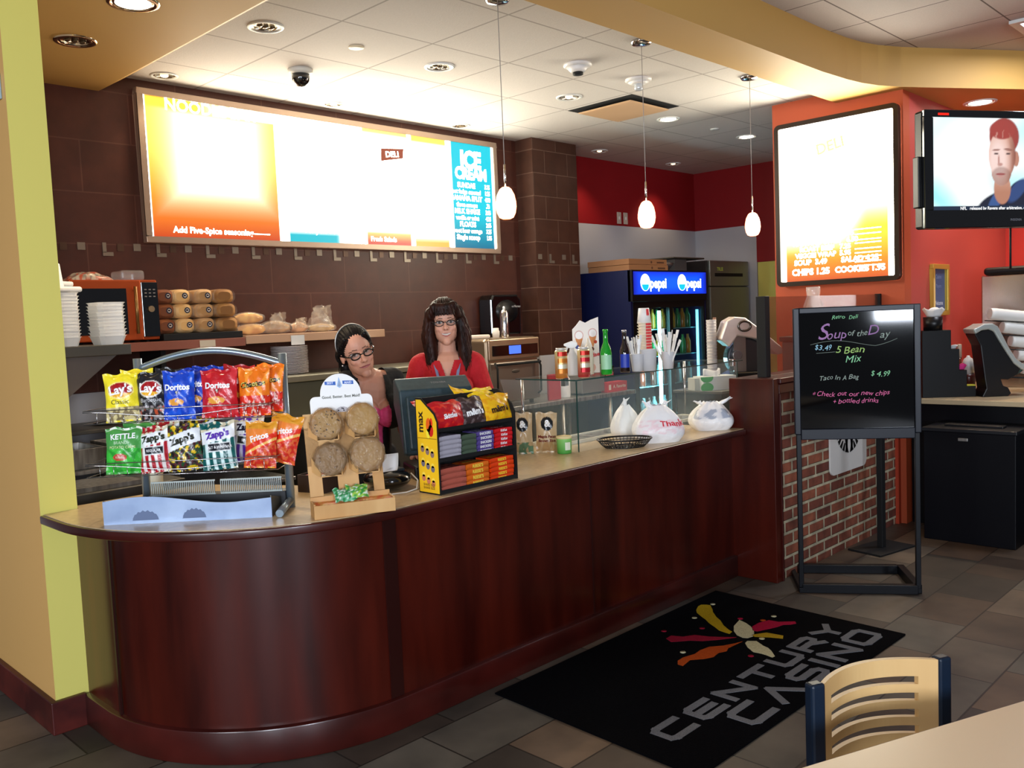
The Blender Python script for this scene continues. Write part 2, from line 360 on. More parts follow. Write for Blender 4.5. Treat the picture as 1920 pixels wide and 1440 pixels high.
# ------------------------------------------------ lit menu signs
def lerp(a, b, t): t = max(0, min(1, t)); return tuple(a[i]+(b[i]-a[i])*t for i in range(3))
W = (1, .94, .76); TL = (0, .085, .105); TLD = (0, .022, .04)
def menu_paint(u, v):
    # u along the sign, v up; five printed panels
    bright = W
    if u < .003 or u > .997: return (1, 1, 1)
    if u < .305:
        c = lerp((.085, .008, .001), (.16, .045, .003), v/.28) if v < .28 else lerp((.16, .045, .003), (.22, .13, .02), (v-.28)/.4)
        d = max(0, min(1, min((u-.01)/.12, (.30-u)/.13+.1, (v-.14)/.40, (.95-v)/.10)))
        c = lerp(c, W, d**3*.9+d*.1)
        if v > .93: c = lerp((.25, .14, .01), W, (u-.12)/.3)
        return c
    if u < .325: return W
    if u < .52:
        c = lerp((0, .07, .085), W, (v-.06)/.2)
        return lerp(c, W, (u-.46)/.05)
    if u < .545: return W
    if u < .69:
        c = lerp((.09, .008, .005), (.2, .12, .03), (v-.03)/.10); c = lerp(c, W, (v-.10)/.12)
        return lerp(c, (.25, .17, .04), (v-.88)/.1)
    if u < .705: return W
    if u < .825:
        c = lerp((.18, .07, .01), W, (v-.05)/.18); return lerp(c, (.22, .14, .02), (v-.86)/.1)
    if u < .84: return W
    return lerp(TLD, TL, (v-.0)/.35)
def hdr(f):
    # the saturated inks pass less of the tube light than the clear parts
    def g(u, v):
        c = f(u, v); mx = max(c); t = max(0, min(1, (mx-.22)/.6)); k = .45+.55*t*t; return tuple(x*k for x in c)
    return g
SGN = vmat('sign_lit', .3, emit=11.0)
t = thing('menu_sign', 'very wide lit menu sign in a pale metal frame high on the brown tiled wall', 'sign', (0, 0, 0))
x0, x1, z0, z1 = 2.372, 5.458, 2.168, 3.112; fr = mat('champagne_metal', 'b9a08c', .35, .5)
b = MB(); wf = .04
b.box(x0, x1, 5.44, 5.497, z1-wf, z1).box(x0, x1, 5.44, 5.497, z0, z0+wf).box(x0, x0+wf, 5.44, 5.497, z0+wf, z1-wf).box(x1-wf, x1, 5.44, 5.497, z0+wf, z1-wf)
obj('frame', b, fr, t, bev=.004)
sx, sz = x1-x0-2*wf, z1-z0-2*wf
b = MB(); b.grid(lambda u, v: (x0+wf+u*sx, 5.462, z0+wf+v*sz), 180, 50, 0, hdr(menu_paint), sm=False)
def sgf(yy): return lambda u, v: (lambda x, y: (x0+wf+u*sx+x, yy, z0+wf+v*sz+y))
F = sgf(5.4605)
b.text('NOODLE BAR', .10, F(.15, .955), col=(1, 1, .8), bold=.02)
b.text('Add Five-Spice seasoning', .055, F(.14, .055), col=W, bold=.02)
b.add([F(.22, .045)(0, 0), F(.275, .045)(0, 0), F(.275, .052)(0, 0), F(.22, .052)(0, 0)], [(0, 1, 2, 3)], col=W)
b.text('Teriyaki bowl', .06, F(.42, .10), col=W, bold=.02)
b.text('Fresh Salads', .05, F(.60, .05), col=W, bold=.02)
b.text('ICE', .19, F(.915, .84), col=W, bold=.05, sxx=.85)
b.text('CREAM', .13, F(.915, .71), col=W, bold=.05, sxx=.85)
for i in range(9):
    v = .60-.062*i
    b.text(('SUNDAE', 'hot fudge caramel', 'BANANA SPLIT', 'three scoops', 'MILK SHAKE', 'vanilla or mint', 'FLOATS', 'root beer orange', 'Single scoop')[i], .058 if i % 2 == 0 else .05, F(.895, v), col=W, bold=.03, sxx=.9)
    b.text('%s' % ('3.75', '1.25', '4.50', '.75', '3.95', '4.25', '2.95', '3.25', '1.95')[i], .05, F(.975, v), col=W, bold=.03, sxx=.7)
def brown(x, y): return F(.640, .80)(x, y)
DB = (.02, .003, .001)
b.add([brown(*p) for p in ((-.11, -.055), (.105, -.015), (.115, .06), (-.105, .04))], [(0, 1, 2, 3)], col=DB)
G = sgf(5.4595)
b.text('DELI', .060, G(.640, .805), col=W, bold=.03, rot=.10, sxx=1.1)
b.text('PASTRIES', .07, F(.765, .90), col=(.13, .10, .05), sxx=1)
b.text('B O W L', .07, F(.765, .40), col=(.13, .08, .04), sxx=1.3)
obj('lit_panel', b, SGN, t, flat=True)

t = thing('menu_board', 'tall lit menu poster in a dark rounded frame on the orange wall', 'sign', (0, 0, 0))
y0, y1, z0, z1 = 2.435, 3.375, 1.762, 3.0
def rrect(a0, a1, b0, b1, r, n=5):
    return arc((a1-r, b1-r), r, 0, PI/2, n)+arc((a0+r, b1-r), r, PI/2, PI, n)+arc((a0+r, b0+r), r, PI, 1.5*PI, n)+arc((a1-r, b0+r), r, 1.5*PI, 2*PI, n)
o_, i_ = rrect(y0, y1, z0, z1, .04), rrect(y0+.035, y1-.035, z0+.035, z1-.035, .01)
b = MB(); n = len(o_)
vs = [(6.425, *p) for p in o_]+[(6.425, *p) for p in i_]+[(6.479, *p) for p in o_]+[(6.45, *p) for p in i_]
b.add(vs, [(i, (i+1) % n, n+(i+1) % n, n+i) for i in range(n)]+[(i, 2*n+i, 2*n+(i+1) % n, (i+1) % n) for i in range(n)]+[(n+i, n+(i+1) % n, 3*n+(i+1) % n, 3*n+i) for i in range(n)])
obj('frame', b, mat('dark_bronze', '2a1c14', .35, .3), t)
def mp2(u, v):
    if u < .035 or u > .945: return W
    c = lerp((.10, .014, .003), (.13, .045, .003), v/.12); c = lerp(c, (.17, .12, .008), (v-.12)/.16)
    s_ = max(0, min(1, (u-.50)/.28)); s_ = s_*s_*(3-2*s_)
    a = max(0, min(1, (v-.16)/.22)); e = max(0, min(1, (v-.30)/.34))
    return lerp(c, W, (a*(1-s_)+e*s_)**2)
b = MB(); yy0, yy1, zz0, zz1 = y0+.03, y1-.03, z0+.03, z1-.03
def P2(u, v, d=0): return (6.452-d, yy1-(yy1-yy0)*u, zz0+(zz1-zz0)*v)
b.grid(lambda u, v: P2(u, v), 60, 80, 0, hdr(mp2), sm=False)
H = lambda u, v: (lambda x, y: (6.4505, yy1-(yy1-yy0)*u-x, zz0+(zz1-zz0)*v+y))
b.text('DELI', .11, H(.46, .84), col=(.19, .15, .03), bold=.03, rot=.18)
for i, (st, u, v, sz) in enumerate((('TURKEY CLUB   6.95', .40, .285, .05), ('HAM AND SWISS   6.50', .40, .245, .05), ('ROAST BEEF   7.25', .40, .205, .05), ('VEGGIE WRAP  5.95', .38, .165, .05), ('SOUP  3.49', .27, .122, .055), ('SALAD 4.25', .70, .122, .055), ('CHIPS 1.25', .27, .06, .065), ('COOKIES 1.95', .70, .06, .06))):
    b.text(st, sz, H(u, v), col=W, bold=.04)
for v in (.30, .27, .235, .215, .18, .155, .13, .10, .075):
    b.add([P2(.66, v, .001), P2(.88, v, .001), P2(.88, v+.006, .001), P2(.66, v+.006, .001)], [(0, 1, 2, 3)], col=W)
obj('lit_panel', b, SGN, t, flat=True)

# ------------------------------------------------ ceiling fixtures
ringw = mat('white_trim_ring', 'dcdcd8', .4); refl = mat('downlight_reflector', 'c9b8a0', .15, 1)
def disc(r, z=0, n=24): return [(r, z), (r, z)]
def downlight(x, y, z, lit, label, group=None, r=.085, power=0, trim=True):
    t = thing('downlight', label, 'light', (x, y, z), 0, group)
    b = MB(); n = 28
    pr = [(r*1.18, 0), (r*1.16, -.006), (r, -.008), (r*.92, -.002)]
    vs = []; fs = []
    for rr_, zz in pr:
        for i in range(n): a = 2*PI*i/n; vs.append((rr_*math.cos(a), rr_*math.sin(a), zz))
    for j in range(3):
        for i in range(n): fs.append((j*n+i, j*n+(i+1) % n, (j+1)*n+(i+1) % n, (j+1)*n+i))
    b.add(vs, fs, 0, True)
    obj('trim_ring', b, ringw if trim else refl, t)
    obj('reflector', MB().lathe([(r*.92, -.0025), (r*.9, -.0035), (r*.6, -.0012), (r*.5, -.001)], n), refl, t)
    em = mat('lamp_lit', 'ffffff', .5, emit='fff4dc', es=14) if lit == 2 else mat('lamp_warm', 'ffffff', .5, emit='ffd9a8', es=2.2) if lit else mat('lamp_off', '6b5a44', .2, .6)
    b = MB()
    if lit == 2: b.ell((0, 0, -.004), (r*.8, r*.8, .006), 20, 6)
    elif lit: b.ell((0, 0, -.003), (r*.34, r*.34, .008), 14, 6)
    else:
        for k in (-1, 0, 1): b.ell((k*r*.42, 0, -.003), (r*.16, r*.3, .006), 10, 6)
    obj('bulb', b, em, t)
    if power: spot('downlight_beam', (x, y, z-.03), power)
    return t
downlight(1.735, 4.64, 3.065, 0, 'unlit recessed downlight in the brown soffit beside the left wall', trim=False)
downlight(1.742, 3.963, 3.065, 2, 'glaring recessed downlight in the soffit at the top left', power=45, trim=False, r=.095)
downlight(2.52, 4.168, 3.17, 0, 'white ringed downlight nearest the left soffit in the middle ceiling row', r=.08)
downlight(3.716, 4.17, 3.17, 0, 'white ringed downlight between the round sensor and the pendants', r=.08)
downlight(4.955, 4.184, 3.17, 1, 'small downlight left of the square ceiling vent', power=30, r=.08)
downlight(6.172, 4.167, 3.17, 2, 'bright oval looking downlight just right of the ceiling vent', power=24, r=.08)
downlight(7.406, 4.158, 3.17, 2, 'bright downlight beside the rightmost pendant cord', power=24, r=.08)
downlight(2.498, 5.32, 3.17, 1, 'downlight above the left end of the wide menu sign', power=8, r=.07)
downlight(3.722, 5.32, 3.17, 1, 'downlight above the middle of the wide menu sign', power=30, r=.07)
downlight(4.933, 5.32, 3.17, 0, 'dim downlight above the right end of the wide menu sign', r=.07)
downlight(6.777, 5.367, 3.17, 1, 'small far downlight above the red wall, left one of two', power=10, r=.07)
downlight(8.037, 5.382, 3.17, 1, 'small far downlight above the red wall corner, right one of two', power=10, r=.07)
downlight(7.42, 2.20, 3.09, 2, 'bright downlight in the orange lit beam above the television', power=45, r=.10)
downlight(8.35, 1.75, 3.09, 2, 'downlight in the orange lit beam, partly behind the television', power=35, r=.10)  # added lamp with no seen fixture, brightens the coffee bar corner
def detector(x, y, label, strobe):
    t = thing('smoke_detector', label, 'smoke detector', (x, y, 3.17)); wp = mat('detector_white', 'e4e0dc', .4)
    obj('base', MB().lathe([(.088, 0), (.09, -.012), (.075, -.022)], 28), wp, t)
    if strobe:
        obj('body', MB().lathe([(.07, -.022), (.045, -.036)], 24), wp, t)
        obj('strobe', MB().lathe([(.03, -.036), (.03, -.065), (.024, -.075)], 16), mat('strobe_glass', 'cfd4d8', .1, .3), t)
    else:
        obj('body', MB().lathe([(.07, -.022), (.045, -.05), (.035, -.052)], 24), wp, t)
        obj('sensor_grille', MB().lathe([(.033, -.052), (.033, -.066), (.02, -.07)], 16), mblack, t)
detector(4.367, 3.608, 'round white smoke detector with a dark grille, left of the strobe', False)
detector(4.969, 3.584, 'round white ceiling alarm with a clear strobe below it', True)
tag(obj('ceiling_sensor', MB().lathe([(.045, 0), (.043, -.006), (.02, -.008)], 24), mat('sensor_disc', 'd8c8a8', .5), loc=(3.087, 4.16, 3.17)), 'tiny flat round sensor disc in the ceiling above the dark camera dome', 'sensor')
tag(obj('sprinkler_cover', MB().lathe([(.04, 0), (.04, -.006), (.02, -.008)], 20), ringw, loc=(6.85, 4.15, 3.17)), 'small round sprinkler cover on the shaded ceiling between two downlights', 'sprinkler')
t = thing('security_camera', 'black security camera dome hanging from the ceiling before the menu sign', 'camera', (3.076, 4.722, 3.17))
obj('mount', MB().lathe([(.075, 0), (.075, -.02), (.06, -.032)], 24), mat('grey_white', 'c8c4ba', .4), t)
obj('dome', MB().lathe([(.055, -.032), (.054, -.06), (.045, -.085), (.025, -.102), (.006, -.108)], 24), mat('smoked_dome', '060608', .08, coat=1), t)
t = thing('ceiling_vent', 'square tan ceiling vent plate with a dark slot round it', 'vent', (5.565, 4.16, 3.17))
obj('recess', MB().box(-.30, .30, -.30, .30, -.003, 0), mat('vent_dark', '120e0c', .8), t)
b = MB(); b.add([(-.235, -.235, -.03), (.235, -.235, -.03), (.235, .235, -.03), (-.235, .235, -.03), (-.25, -.25, -.022), (.25, -.25, -.022), (.25, .25, -.022), (-.25, .25, -.022)],
  [(0, 3, 2, 1), (0, 1, 5, 4), (1, 2, 6, 5), (2, 3, 7, 6), (3, 0, 4, 7), (4, 5, 6, 7)])
obj('plate', b, mat('vent_plate', 'c9a27c', .5), t)
obj('hanger', MB().box(-.02, .02, -.02, .02, -.022, -.003), dsteel, t)
t = thing('fluorescent_fixture', 'fluorescent ceiling fixture at the top right corner of the dining ceiling', 'light', (6.72, 1.42, 3.36))
b = MB().box(-.31, .31, -.31, -.26, -.02, 0).box(-.31, .31, .26, .31, -.02, 0).box(-.31, -.26, -.26, .26, -.02, 0).box(.26, .31, -.26, .26, -.02, 0)
obj('frame', b, ringw, t)
obj('diffuser', MB().box(-.26, .26, -.26, .26, -.012, -.004), mat('fluorescent_diffuser', 'ffffff', .5, emit='dfe8ff', es=3.0), t)
l = area('fluorescent_glow', (6.72, 1.42, 3.32), (6.72, 1.42, 0), .5, .5, 14, (.85, .9, 1))

# pendants
PEND = [(3.18, 3.12, 'leftmost of the three glowing pendant lamps, in front of the menu sign'), (4.31, 3.08, 'middle one of the three glowing egg shaped pendant lamps'), (5.54, 3.08, 'rightmost of the three glowing pendant lamps, before the grey wall')]
for i, (x, y, lab) in enumerate(PEND):
    if i == 0:
        t = thing('pendant_lamp', lab, 'pendant lamp', (x, y, 3.168), 0, 'glass pendant lamps over the counter')
        obj('canopy', MB().lathe([(.062, 0), (.062, -.008), (.05, -.02), (.012, -.026)], 24), chrome, t)
        obj('cord', MB().tube([(0, 0, -.02), (0, 0, -.80)], .0022, 6), mat('grey_cord', '9a9490', .4), t)
        obj('stem', MB().tube([(0, 0, -.80), (0, 0, -.915)], .005, 8), chrome, t)
        sh = MB().lathe([(.018, -.912), (.03, -.922), (.044, -.95), (.051, -.985), (.052, -1.01), (.047, -1.04), (.036, -1.062), (.02, -1.07)], 24)
        gm = mat('pendant_glass', 'ffd8b0', .3, emit='ffc890', es=1); n, l, bb = nodes(gm)
        lw = n.new('ShaderNodeLayerWeight'); lw.inputs[0].default_value = .35; cr = n.new('ShaderNodeValToRGB')
        cr.color_ramp.elements[0].color = (4.2, 3.0, 1.8, 1); cr.color_ramp.elements[1].color = (1.2, .16, .02, 1); cr.color_ramp.elements[0].position = .22; cr.color_ramp.elements[1].position = .72
        l.new(lw.outputs['Facing'], cr.inputs[0]); l.new(cr.outputs[0], bb.inputs['Emission Color']); bb.inputs['Emission Strength'].default_value = 1.6
        obj('shade', sh, gm, t); P0 = t
    else: dup(P0, (x, y, 3.168), label=lab)

# ------------------------------------------------ television
def ellm(u, v, cu, cv, ru, rv, soft=.15, rot=0):
    du, dv = u-cu, v-cv; c, s = math.cos(rot), math.sin(rot); du, dv = du*c+dv*s, -du*s+dv*c
    d = math.hypot(du/ru, dv/rv); return max(0, min(1, (1-d)/soft+.5))
def tvp(u, v):
    # u 0..1 left to right, v 0..1 up; u scaled by 1.78 for round shapes
    U = u*1.78
    n = noise.noise((U*2.2, v*2.2, 3.1))
    c = lerp((.95, 1, 1), (.25, .75, .85), (n+.15)*1.6)
    c = lerp(c, (1, 1, 1), ellm(U, v, .35, .6, .35, .45, .8))
    c = lerp(c, (.01, .012, .03), max(ellm(U, v, .98, -.06, .50, .30, .06), ellm(U, v, 1.12, .12, .26, .20, .06, -.5)))
    c = lerp(c, (.04, .09, .25), ellm(U, v, .74, .13, .06, .17, .3, -.6)); c = lerp(c, (.03, .06, .18), ellm(U, v, .98, .22, .07, .16, .3, -.7))
    skin = (.62, .33, .24)
    c = lerp(c, lerp((.42, .19, .12), (.8, .5, .4), (v-.2)*2), ellm(U, v, .80, .24, .10, .17, .1))
    c = lerp(c, (.45, .20, .14), ellm(U, v, .965, .56, .034, .085, .2))
    c = lerp(c, (.30, .05, .04), ellm(U, v, .825, .80, .175, .20, .08))
    f = max(ellm(U, v, .80, .60, .158, .27, .06), ellm(U, v, .79, .44, .12, .17, .06))
    side = lerp(skin, (.22, .07, .05), (U-.84)/.12)
    side = lerp(side, (.80, .60, .55), ellm(U, v, .75, .55, .12, .25, .8))
    c = lerp(c, side, f)
    c = lerp(c, (.33, .05, .04), ellm(U, v, .80, .87, .15, .10, .15)*(1 if noise.noise((U*30, v*8, 1)) > -.2 else .6))
    beard = max(0, ellm(U, v, .79, .36, .13, .12, .3)-.3)*.7; c = lerp(c, (.14, .045, .03), beard*f)
    c = lerp(c, (.22, .08, .06), .8*max(ellm(U, v, .73, .655, .045, .012, .5, .1), ellm(U, v, .87, .66, .05, .013, .5, -.1)))
    c = lerp(c, (.06, .03, .03), .9*max(ellm(U, v, .73, .615, .026, .012, .5), ellm(U, v, .87, .615, .026, .012, .5)))
    c = lerp(c, (.35, .12, .09), .7*max(ellm(U, v, .775, .50, .03, .018, .5), ellm(U, v, .76, .54, .012, .06, .6)))
    c = lerp(c, (.28, .05, .05), .9*ellm(U, v, .78, .395, .055, .014, .4)); c = lerp(c, (.55, .25, .22), .6*ellm(U, v, .78, .37, .035, .01, .5))
    if v < .055: c = (.01, .02, .045)
    return c
tvd = Vector((4.40, 1.545, 0)); hd = math.radians(-31)
t = thing('television', 'flat black television hanging at the upper right, showing a man in a dark jacket', 'television', (tvd.x, tvd.y, 1.945), hd)
wt, ht = .98, .555; gb = mat('gloss_black', '08080a', .08, coat=1)
obj('cabinet', MB().box(0, wt, .012, .075, 0, ht), black, t, bev=.012)
b = MB().box(0, wt, 0, .02, 0, .085).box(0, wt, 0, .02, ht-.035, ht).box(0, .05, 0, .02, .085, ht-.035).box(wt-.05, wt, 0, .02, .085, ht-.035)
obj('bezel', b, gb, t, bev=.004)
b = MB(); b.grid(lambda u, v: (.048+u*(wt-.096), .006, .08+v*(ht-.112)), 170, 100, 0, tvp, sm=False)
b.text('NFL   released by Ravens after arbitration, emerged at the center of a', .021, lambda x, y: (.50+x, .0052, .0925+y), col=(1, 1, 1), bold=.02)
obj('screen', b, vmat('tv_screen_lit', .2, emit=.72), t, flat=True)
b = MB(); b.text('INSIGNIA', .016, lambda x, y: (.52+x, -.0006, .035+y)); obj('badge', b, mat('badge_grey', '8a8a90', .3), t)
b = MB().box(.075, .135, -.001, 0, ht-.026, ht-.016); obj('indicator_lamp', b, mat('red_led', 'ff2010', .4, emit='ff2010', es=.6), t)
obj('speaker_bar', MB().box(-.02, .0, .02, .06, .10, .34), black, t, bev=.004)
obj('pole', MB().tube([(.76, .10, .20), (.76, .10, 1.41)], .02, 12), mblack, t)
obj('cable', MB().tube([(.545, .06, -.20), (.545, .06, .02)], .005, 8), mblack, t)
obj('mount_arm', MB().box(.66, .86, .074, .12, .15, .4), mblack, t)

# ------------------------------------------------ chalkboard stand
Lp, Rp = Vector((4.58, 2.293, 0)), Vector((4.926, 1.782, 0)); dv = (Rp-Lp); bw = dv.length; ang = math.atan2(dv.y, dv.x)
t = thing('sign_stand', 'tall black floor stand holding a handwritten soup board', 'sign stand', (Lp.x, Lp.y, 0), ang)
fm = mat('navy_black_frame', '0a0f1c', .35, spec=.4)
for x in (0, bw): 
    o = obj('post', MB().box(x-.013, x+.013, -.013, .013, 0.03, .895), bmetal, t, bev=.003)
b = MB().box(-.02, .012, -.018, .018, .895, 1.592).box(bw-.012, bw+.02, -.018, .018, .895, 1.592).box(.012, bw-.012, -.018, .018, 1.562, 1.592).box(.012, bw-.012, -.018, .018, .865, .925)
obj('frame', b, fm, t, bev=.004)
b = MB().box(0.004, bw-.004, -.02, .02, 0, .05)
b.box(0.03, bw-.02, .37, .41, 0, .05).box(-.014, .012, -.02, .40, 0, .03).box(bw-.02, bw+.02, 0, .40, 0, .05)
obj('base', b, bmetal, t, bev=.003)
bd = obj('board', MB().box(.012, bw-.012, -.004, .004, .925, 1.562), mat('gloss_board', '020203', .05), t)
def hand(st, size, x, z, col, sh=.25, bold=0, rot=0):
    b = MB()
    vs, fs = glyphs(st, size, bold, sh)
    b.add([(x+p[0]+.002*math.sin(p[0]*90), -.0052, z+p[1]+p[0]*rot+.0035*math.sin(p[0]*55+size*99)) for p in vs], fs, 0, False)
    return b, col
mk = {'g': mat('green_marker', '8fd9a0', .6), 'p': mat('violet_marker', 'a878b0', .6), 'k': mat('pink_marker', 'e86aa0', .6), 'b': mat('blue_marker', '9fd4e8', .6), 'w': mat('grey_marker', '9aa89c', .6), 'y': mat('lime_marker', 'a8d070', .6)}
for st, size, x, z, c in (('Retro  Deli', .030, .25, 1.535, 'g'), ('S', .12, .135, 1.455, 'p'), ('oup', .07, .205, 1.44, 'p'), ('of the', .045, .315, 1.445, 'w'), ('D', .075, .395, 1.455, 'p'), ('ay', .055, .455, 1.435, 'w'),
        ('$3.49', .04, .135, 1.372, 'b'), ('5 Bean', .055, .275, 1.355, 'y'), ('Mix', .055, .29, 1.305, 'g'), ('Taco In A Bag', .036, .215, 1.205, 'w'), ('$ 4.99', .04, .43, 1.22, 'g'), ('* Check out our new chips', .037, .275, 1.115, 'k'), ('+ bottled drinks', .037, .30, 1.075, 'k')):
    bb, cc = hand(st, size, x, z, c); obj('handwriting', bb, mk[c], bd)
bb = MB().tube([(.07+.45*i/20, -.005, 1.39+.018*math.sin(i/20*2*PI*.9)+.03*max(0, i-15)/5) for i in range(21)], .0012, 4)
bb.tube([(.10+.10*i/8, -.005, 1.342+.005*i/8) for i in range(9)], .0012, 4); obj('underline', bb, mk['w'], bd)
# second post stand with square base behind it
t = thing('post_stand', 'single black post on a flat square base by the brick wall', 'post', (5.72, 2.30, 0), math.radians(-12))
obj('base', MB().box(-.19, .19, -.12, .12, 0, .012), mblack, t, bev=.004)
obj('post', MB().box(-.02, .02, -.02, .02, .012, 1.10), mblack, t, bev=.003)
# coffee shop sign on the brick wall
t = thing('coffee_sign', 'white rounded sign with a black figure emblem on the brick half wall', 'sign', (0, 2.485, 0))
cx, cz = 5.64, .79
obj('plate', MB().prism(rrect(cx-.275, cx+.275, cz-.275, cz+.275, .05), -.012, -.001, 'y'), mat('sign_white', 'd6d2cc', .4), t)
b = MB()
for s_ in (-1, 1):
    for k in range(5):
        xo = .045+.030*k; lo = -.155+.006*k*k; pts = []
        for j in range(15):
            f = j/14; pts.append((cx+s_*(xo*(.35+.75*f)+.010*math.sin(f*9+k)), cz+lo+.24*f+.0*k))
        w_ = .0085-.0006*k
        vs = [(p[0]-w_, -.0135, p[1]) for p in pts]+[(p[0]+w_, -.0135, p[1]) for p in pts]
        b.add(vs, [(j, j+1, 16+j, 15+j) for j in range(14)])
    for k in range(6):
        a = -.2-.22*k; r1, r2 = .15, .205
        b.add([(cx+s_*r1*math.cos(a), -.0135, cz+.05+r1*math.sin(a)), (cx+s_*r2*math.cos(a+.05), -.0135, cz+.05+r2*math.sin(a+.05)), (cx+s_*r2*math.cos(a-.12), -.0135, cz+.05+r2*math.sin(a-.12)), (cx+s_*r1*math.cos(a-.09), -.0135, cz+.05+r1*math.sin(a-.09))], [(0, 1, 2, 3)])
obj('emblem', b, mat('emblem_black', '101010', .5), t, flat=True)

# ------------------------------------------------ floor mat
t = thing('floor_mat', 'black entrance mat with grey casino lettering and a firework emblem', 'mat', (0, 0, 0))
mm_ = mat('black_carpet', '060708', .95, spec=.08); nn, ll, bb_ = nodes(mm_)
noisy(mm_, '010103', '040409', 300, (1, 1, 1), 2, bump=.6)
obj('carpet', MB().prism([(2.53, 2.675), (4.30, 2.675), (4.255, 1.60), (2.49, 1.635)], .001, .009, 'z'), mm_, t, bev=.003)
def carpet(n, c): return noisy(mat(n, c, .95, spec=.1), tuple(x*.75 for x in hx(c)), tuple(x*1.2 for x in hx(c)), 260, bump=.4)
gl = carpet('grey_carpet', '6f7074')
b = MB()
# square-cut lettering, drawn letter by letter on a 4 x 5 cell
LT = {'C': [[(4, 5), (0.6, 5), (0, 4.4), (0, .6), (.6, 0), (4, 0)]], 'E': [[(4, 5), (.6, 5), (0, 4.4), (0, .6), (.6, 0), (4, 0)], [(0, 2.5), (3.6, 2.5)]], 'N': [[(0, 0), (0, 5), (4, 0), (4, 5)]],
      'T': [[(-.2, 5), (4.2, 5)], [(2, 5), (2, 0)]], 'U': [[(0, 5), (0, .6), (.6, 0), (3.4, 0), (4, .6), (4, 5)]], 'R': [[(0, 0), (0, 5), (3.4, 5), (4, 4.4), (4, 2.8), (3.4, 2.2), (0, 2.2)], [(2.2, 2.2), (4.1, 0)]],
      'Y': [[(0, 5), (2, 2.6), (4, 5)], [(2, 2.6), (2, 0)]], 'A': [[(0, 0), (2, 5), (4, 0)]], 'S': [[(4, 5), (.6, 5), (0, 4.4), (0, 3.1), (.6, 2.5), (3.4, 2.5), (4, 1.9), (4, .6), (3.4, 0), (0, 0)]], 'I': [[(0, 0), (0, 5)]], 'O': [[(.6, 0), (0, .6), (0, 4.4), (.6, 5), (3.4, 5), (4, 4.4), (4, .6), (3.4, 0), (.6, 0), (0, .6)]]}
def blockword(b, st, x0, x1, y0, y1, wd):
    ws = [0 if c == 'I' else 4 for c in st]; gap = 2.0; tot = sum(ws)+gap*(len(st)-1); kx = (x1-x0-2*wd)/tot; ky = (y1-y0-2*wd)/5; cx_ = x0+wd
    for c, w_ in zip(st, ws):
        for pl in LT[c]:
            P = [Vector((cx_+p[0]*kx, y0+wd+p[1]*ky)) for p in pl]
            for i in range(len(P)-1):
                d = (P[i+1]-P[i]).normalized(); q = Vector((-d.y, d.x))*wd; e = d*wd*.72; A_, B_ = P[i]-e, P[i+1]+e
                kz = len(b.v)*2e-6; b.prism([tuple(A_-q), tuple(B_-q), tuple(B_+q), tuple(A_+q)], .0085, .0103+kz)
        cx_ += (w_+gap)*kx
blockword(b, 'CENTURY', 2.645, 4.155, 1.835, 1.965, .0165); blockword(b, 'CASINO', 2.945, 4.175, 1.668, 1.815, .0165)
obj('lettering', b, gl, t)
for nm, c, pts in (('yellow_streak', 'b89a1c', [(3.944, 2.576), (4.0, 2.60), (4.032, 2.602), (4.05, 2.58), (4.055, 2.558), (4.0, 2.51), (3.97, 2.49), (3.912, 2.433), (3.88, 2.39), (3.827, 2.34), (3.79, 2.29), (3.775, 2.261), (3.743, 2.256), (3.745, 2.28), (3.754, 2.323), (3.78, 2.36), (3.813, 2.415), (3.85, 2.46), (3.879, 2.506), (3.91, 2.55)]),
                   ('crimson_streak', '8f1830', [(3.5, 2.463), (3.547, 2.466), (3.571, 2.413), (3.626, 2.38), (3.649, 2.313), (3.72, 2.205), (3.642, 2.255), (3.579, 2.309), (3.55, 2.358), (3.478, 2.419)]),
                   ('orange_streak', 'b04a18', [(3.267, 2.24), (3.30, 2.262), (3.348, 2.265), (3.418, 2.246), (3.47, 2.252), (3.534, 2.242), (3.589, 2.197), (3.65, 2.169), (3.69, 2.155), (3.576, 2.164), (3.54, 2.15), (3.498, 2.168), (3.44, 2.16), (3.396, 2.181), (3.344, 2.224), (3.266, 2.211)]),
                   ('white_petal', 'c9c4a0', [(3.945, 2.318), (3.925, 2.27), (3.895, 2.225), (3.86, 2.19), (3.82, 2.165), (3.78, 2.15), (3.745, 2.158), (3.735, 2.18), (3.75, 2.22), (3.79, 2.26), (3.85, 2.295)]),
                   ('pink_streak', 'a8183c', [(3.853, 2.194), (3.90, 2.22), (3.962, 2.221), (4.0, 2.212), (4.032, 2.199), (4.039, 2.15), (4.095, 2.088), (4.07, 2.07), (4.04, 2.085), (4.015, 2.112), (3.97, 2.12), (3.927, 2.137), (3.853, 2.168)]),
                   ('gold_streak', 'b09020', [(3.792, 2.166), (3.83, 2.145), (3.866, 2.123), (3.877, 2.04), (3.841, 2.024), (3.819, 2.079), (3.782, 2.142)]),
                   ('cream_streak', 'c4bf9a', [(3.71, 2.14), (3.735, 2.105), (3.70, 2.05), (3.69, 2.02), (3.665, 1.99), (3.617, 1.947), (3.597, 1.95), (3.605, 1.98), (3.609, 2.01), (3.604, 2.05), (3.64, 2.10), (3.68, 2.135)])):
    obj(nm, MB().prism(pts, .0085, .0105), carpet(nm+'_carpet', c), t)
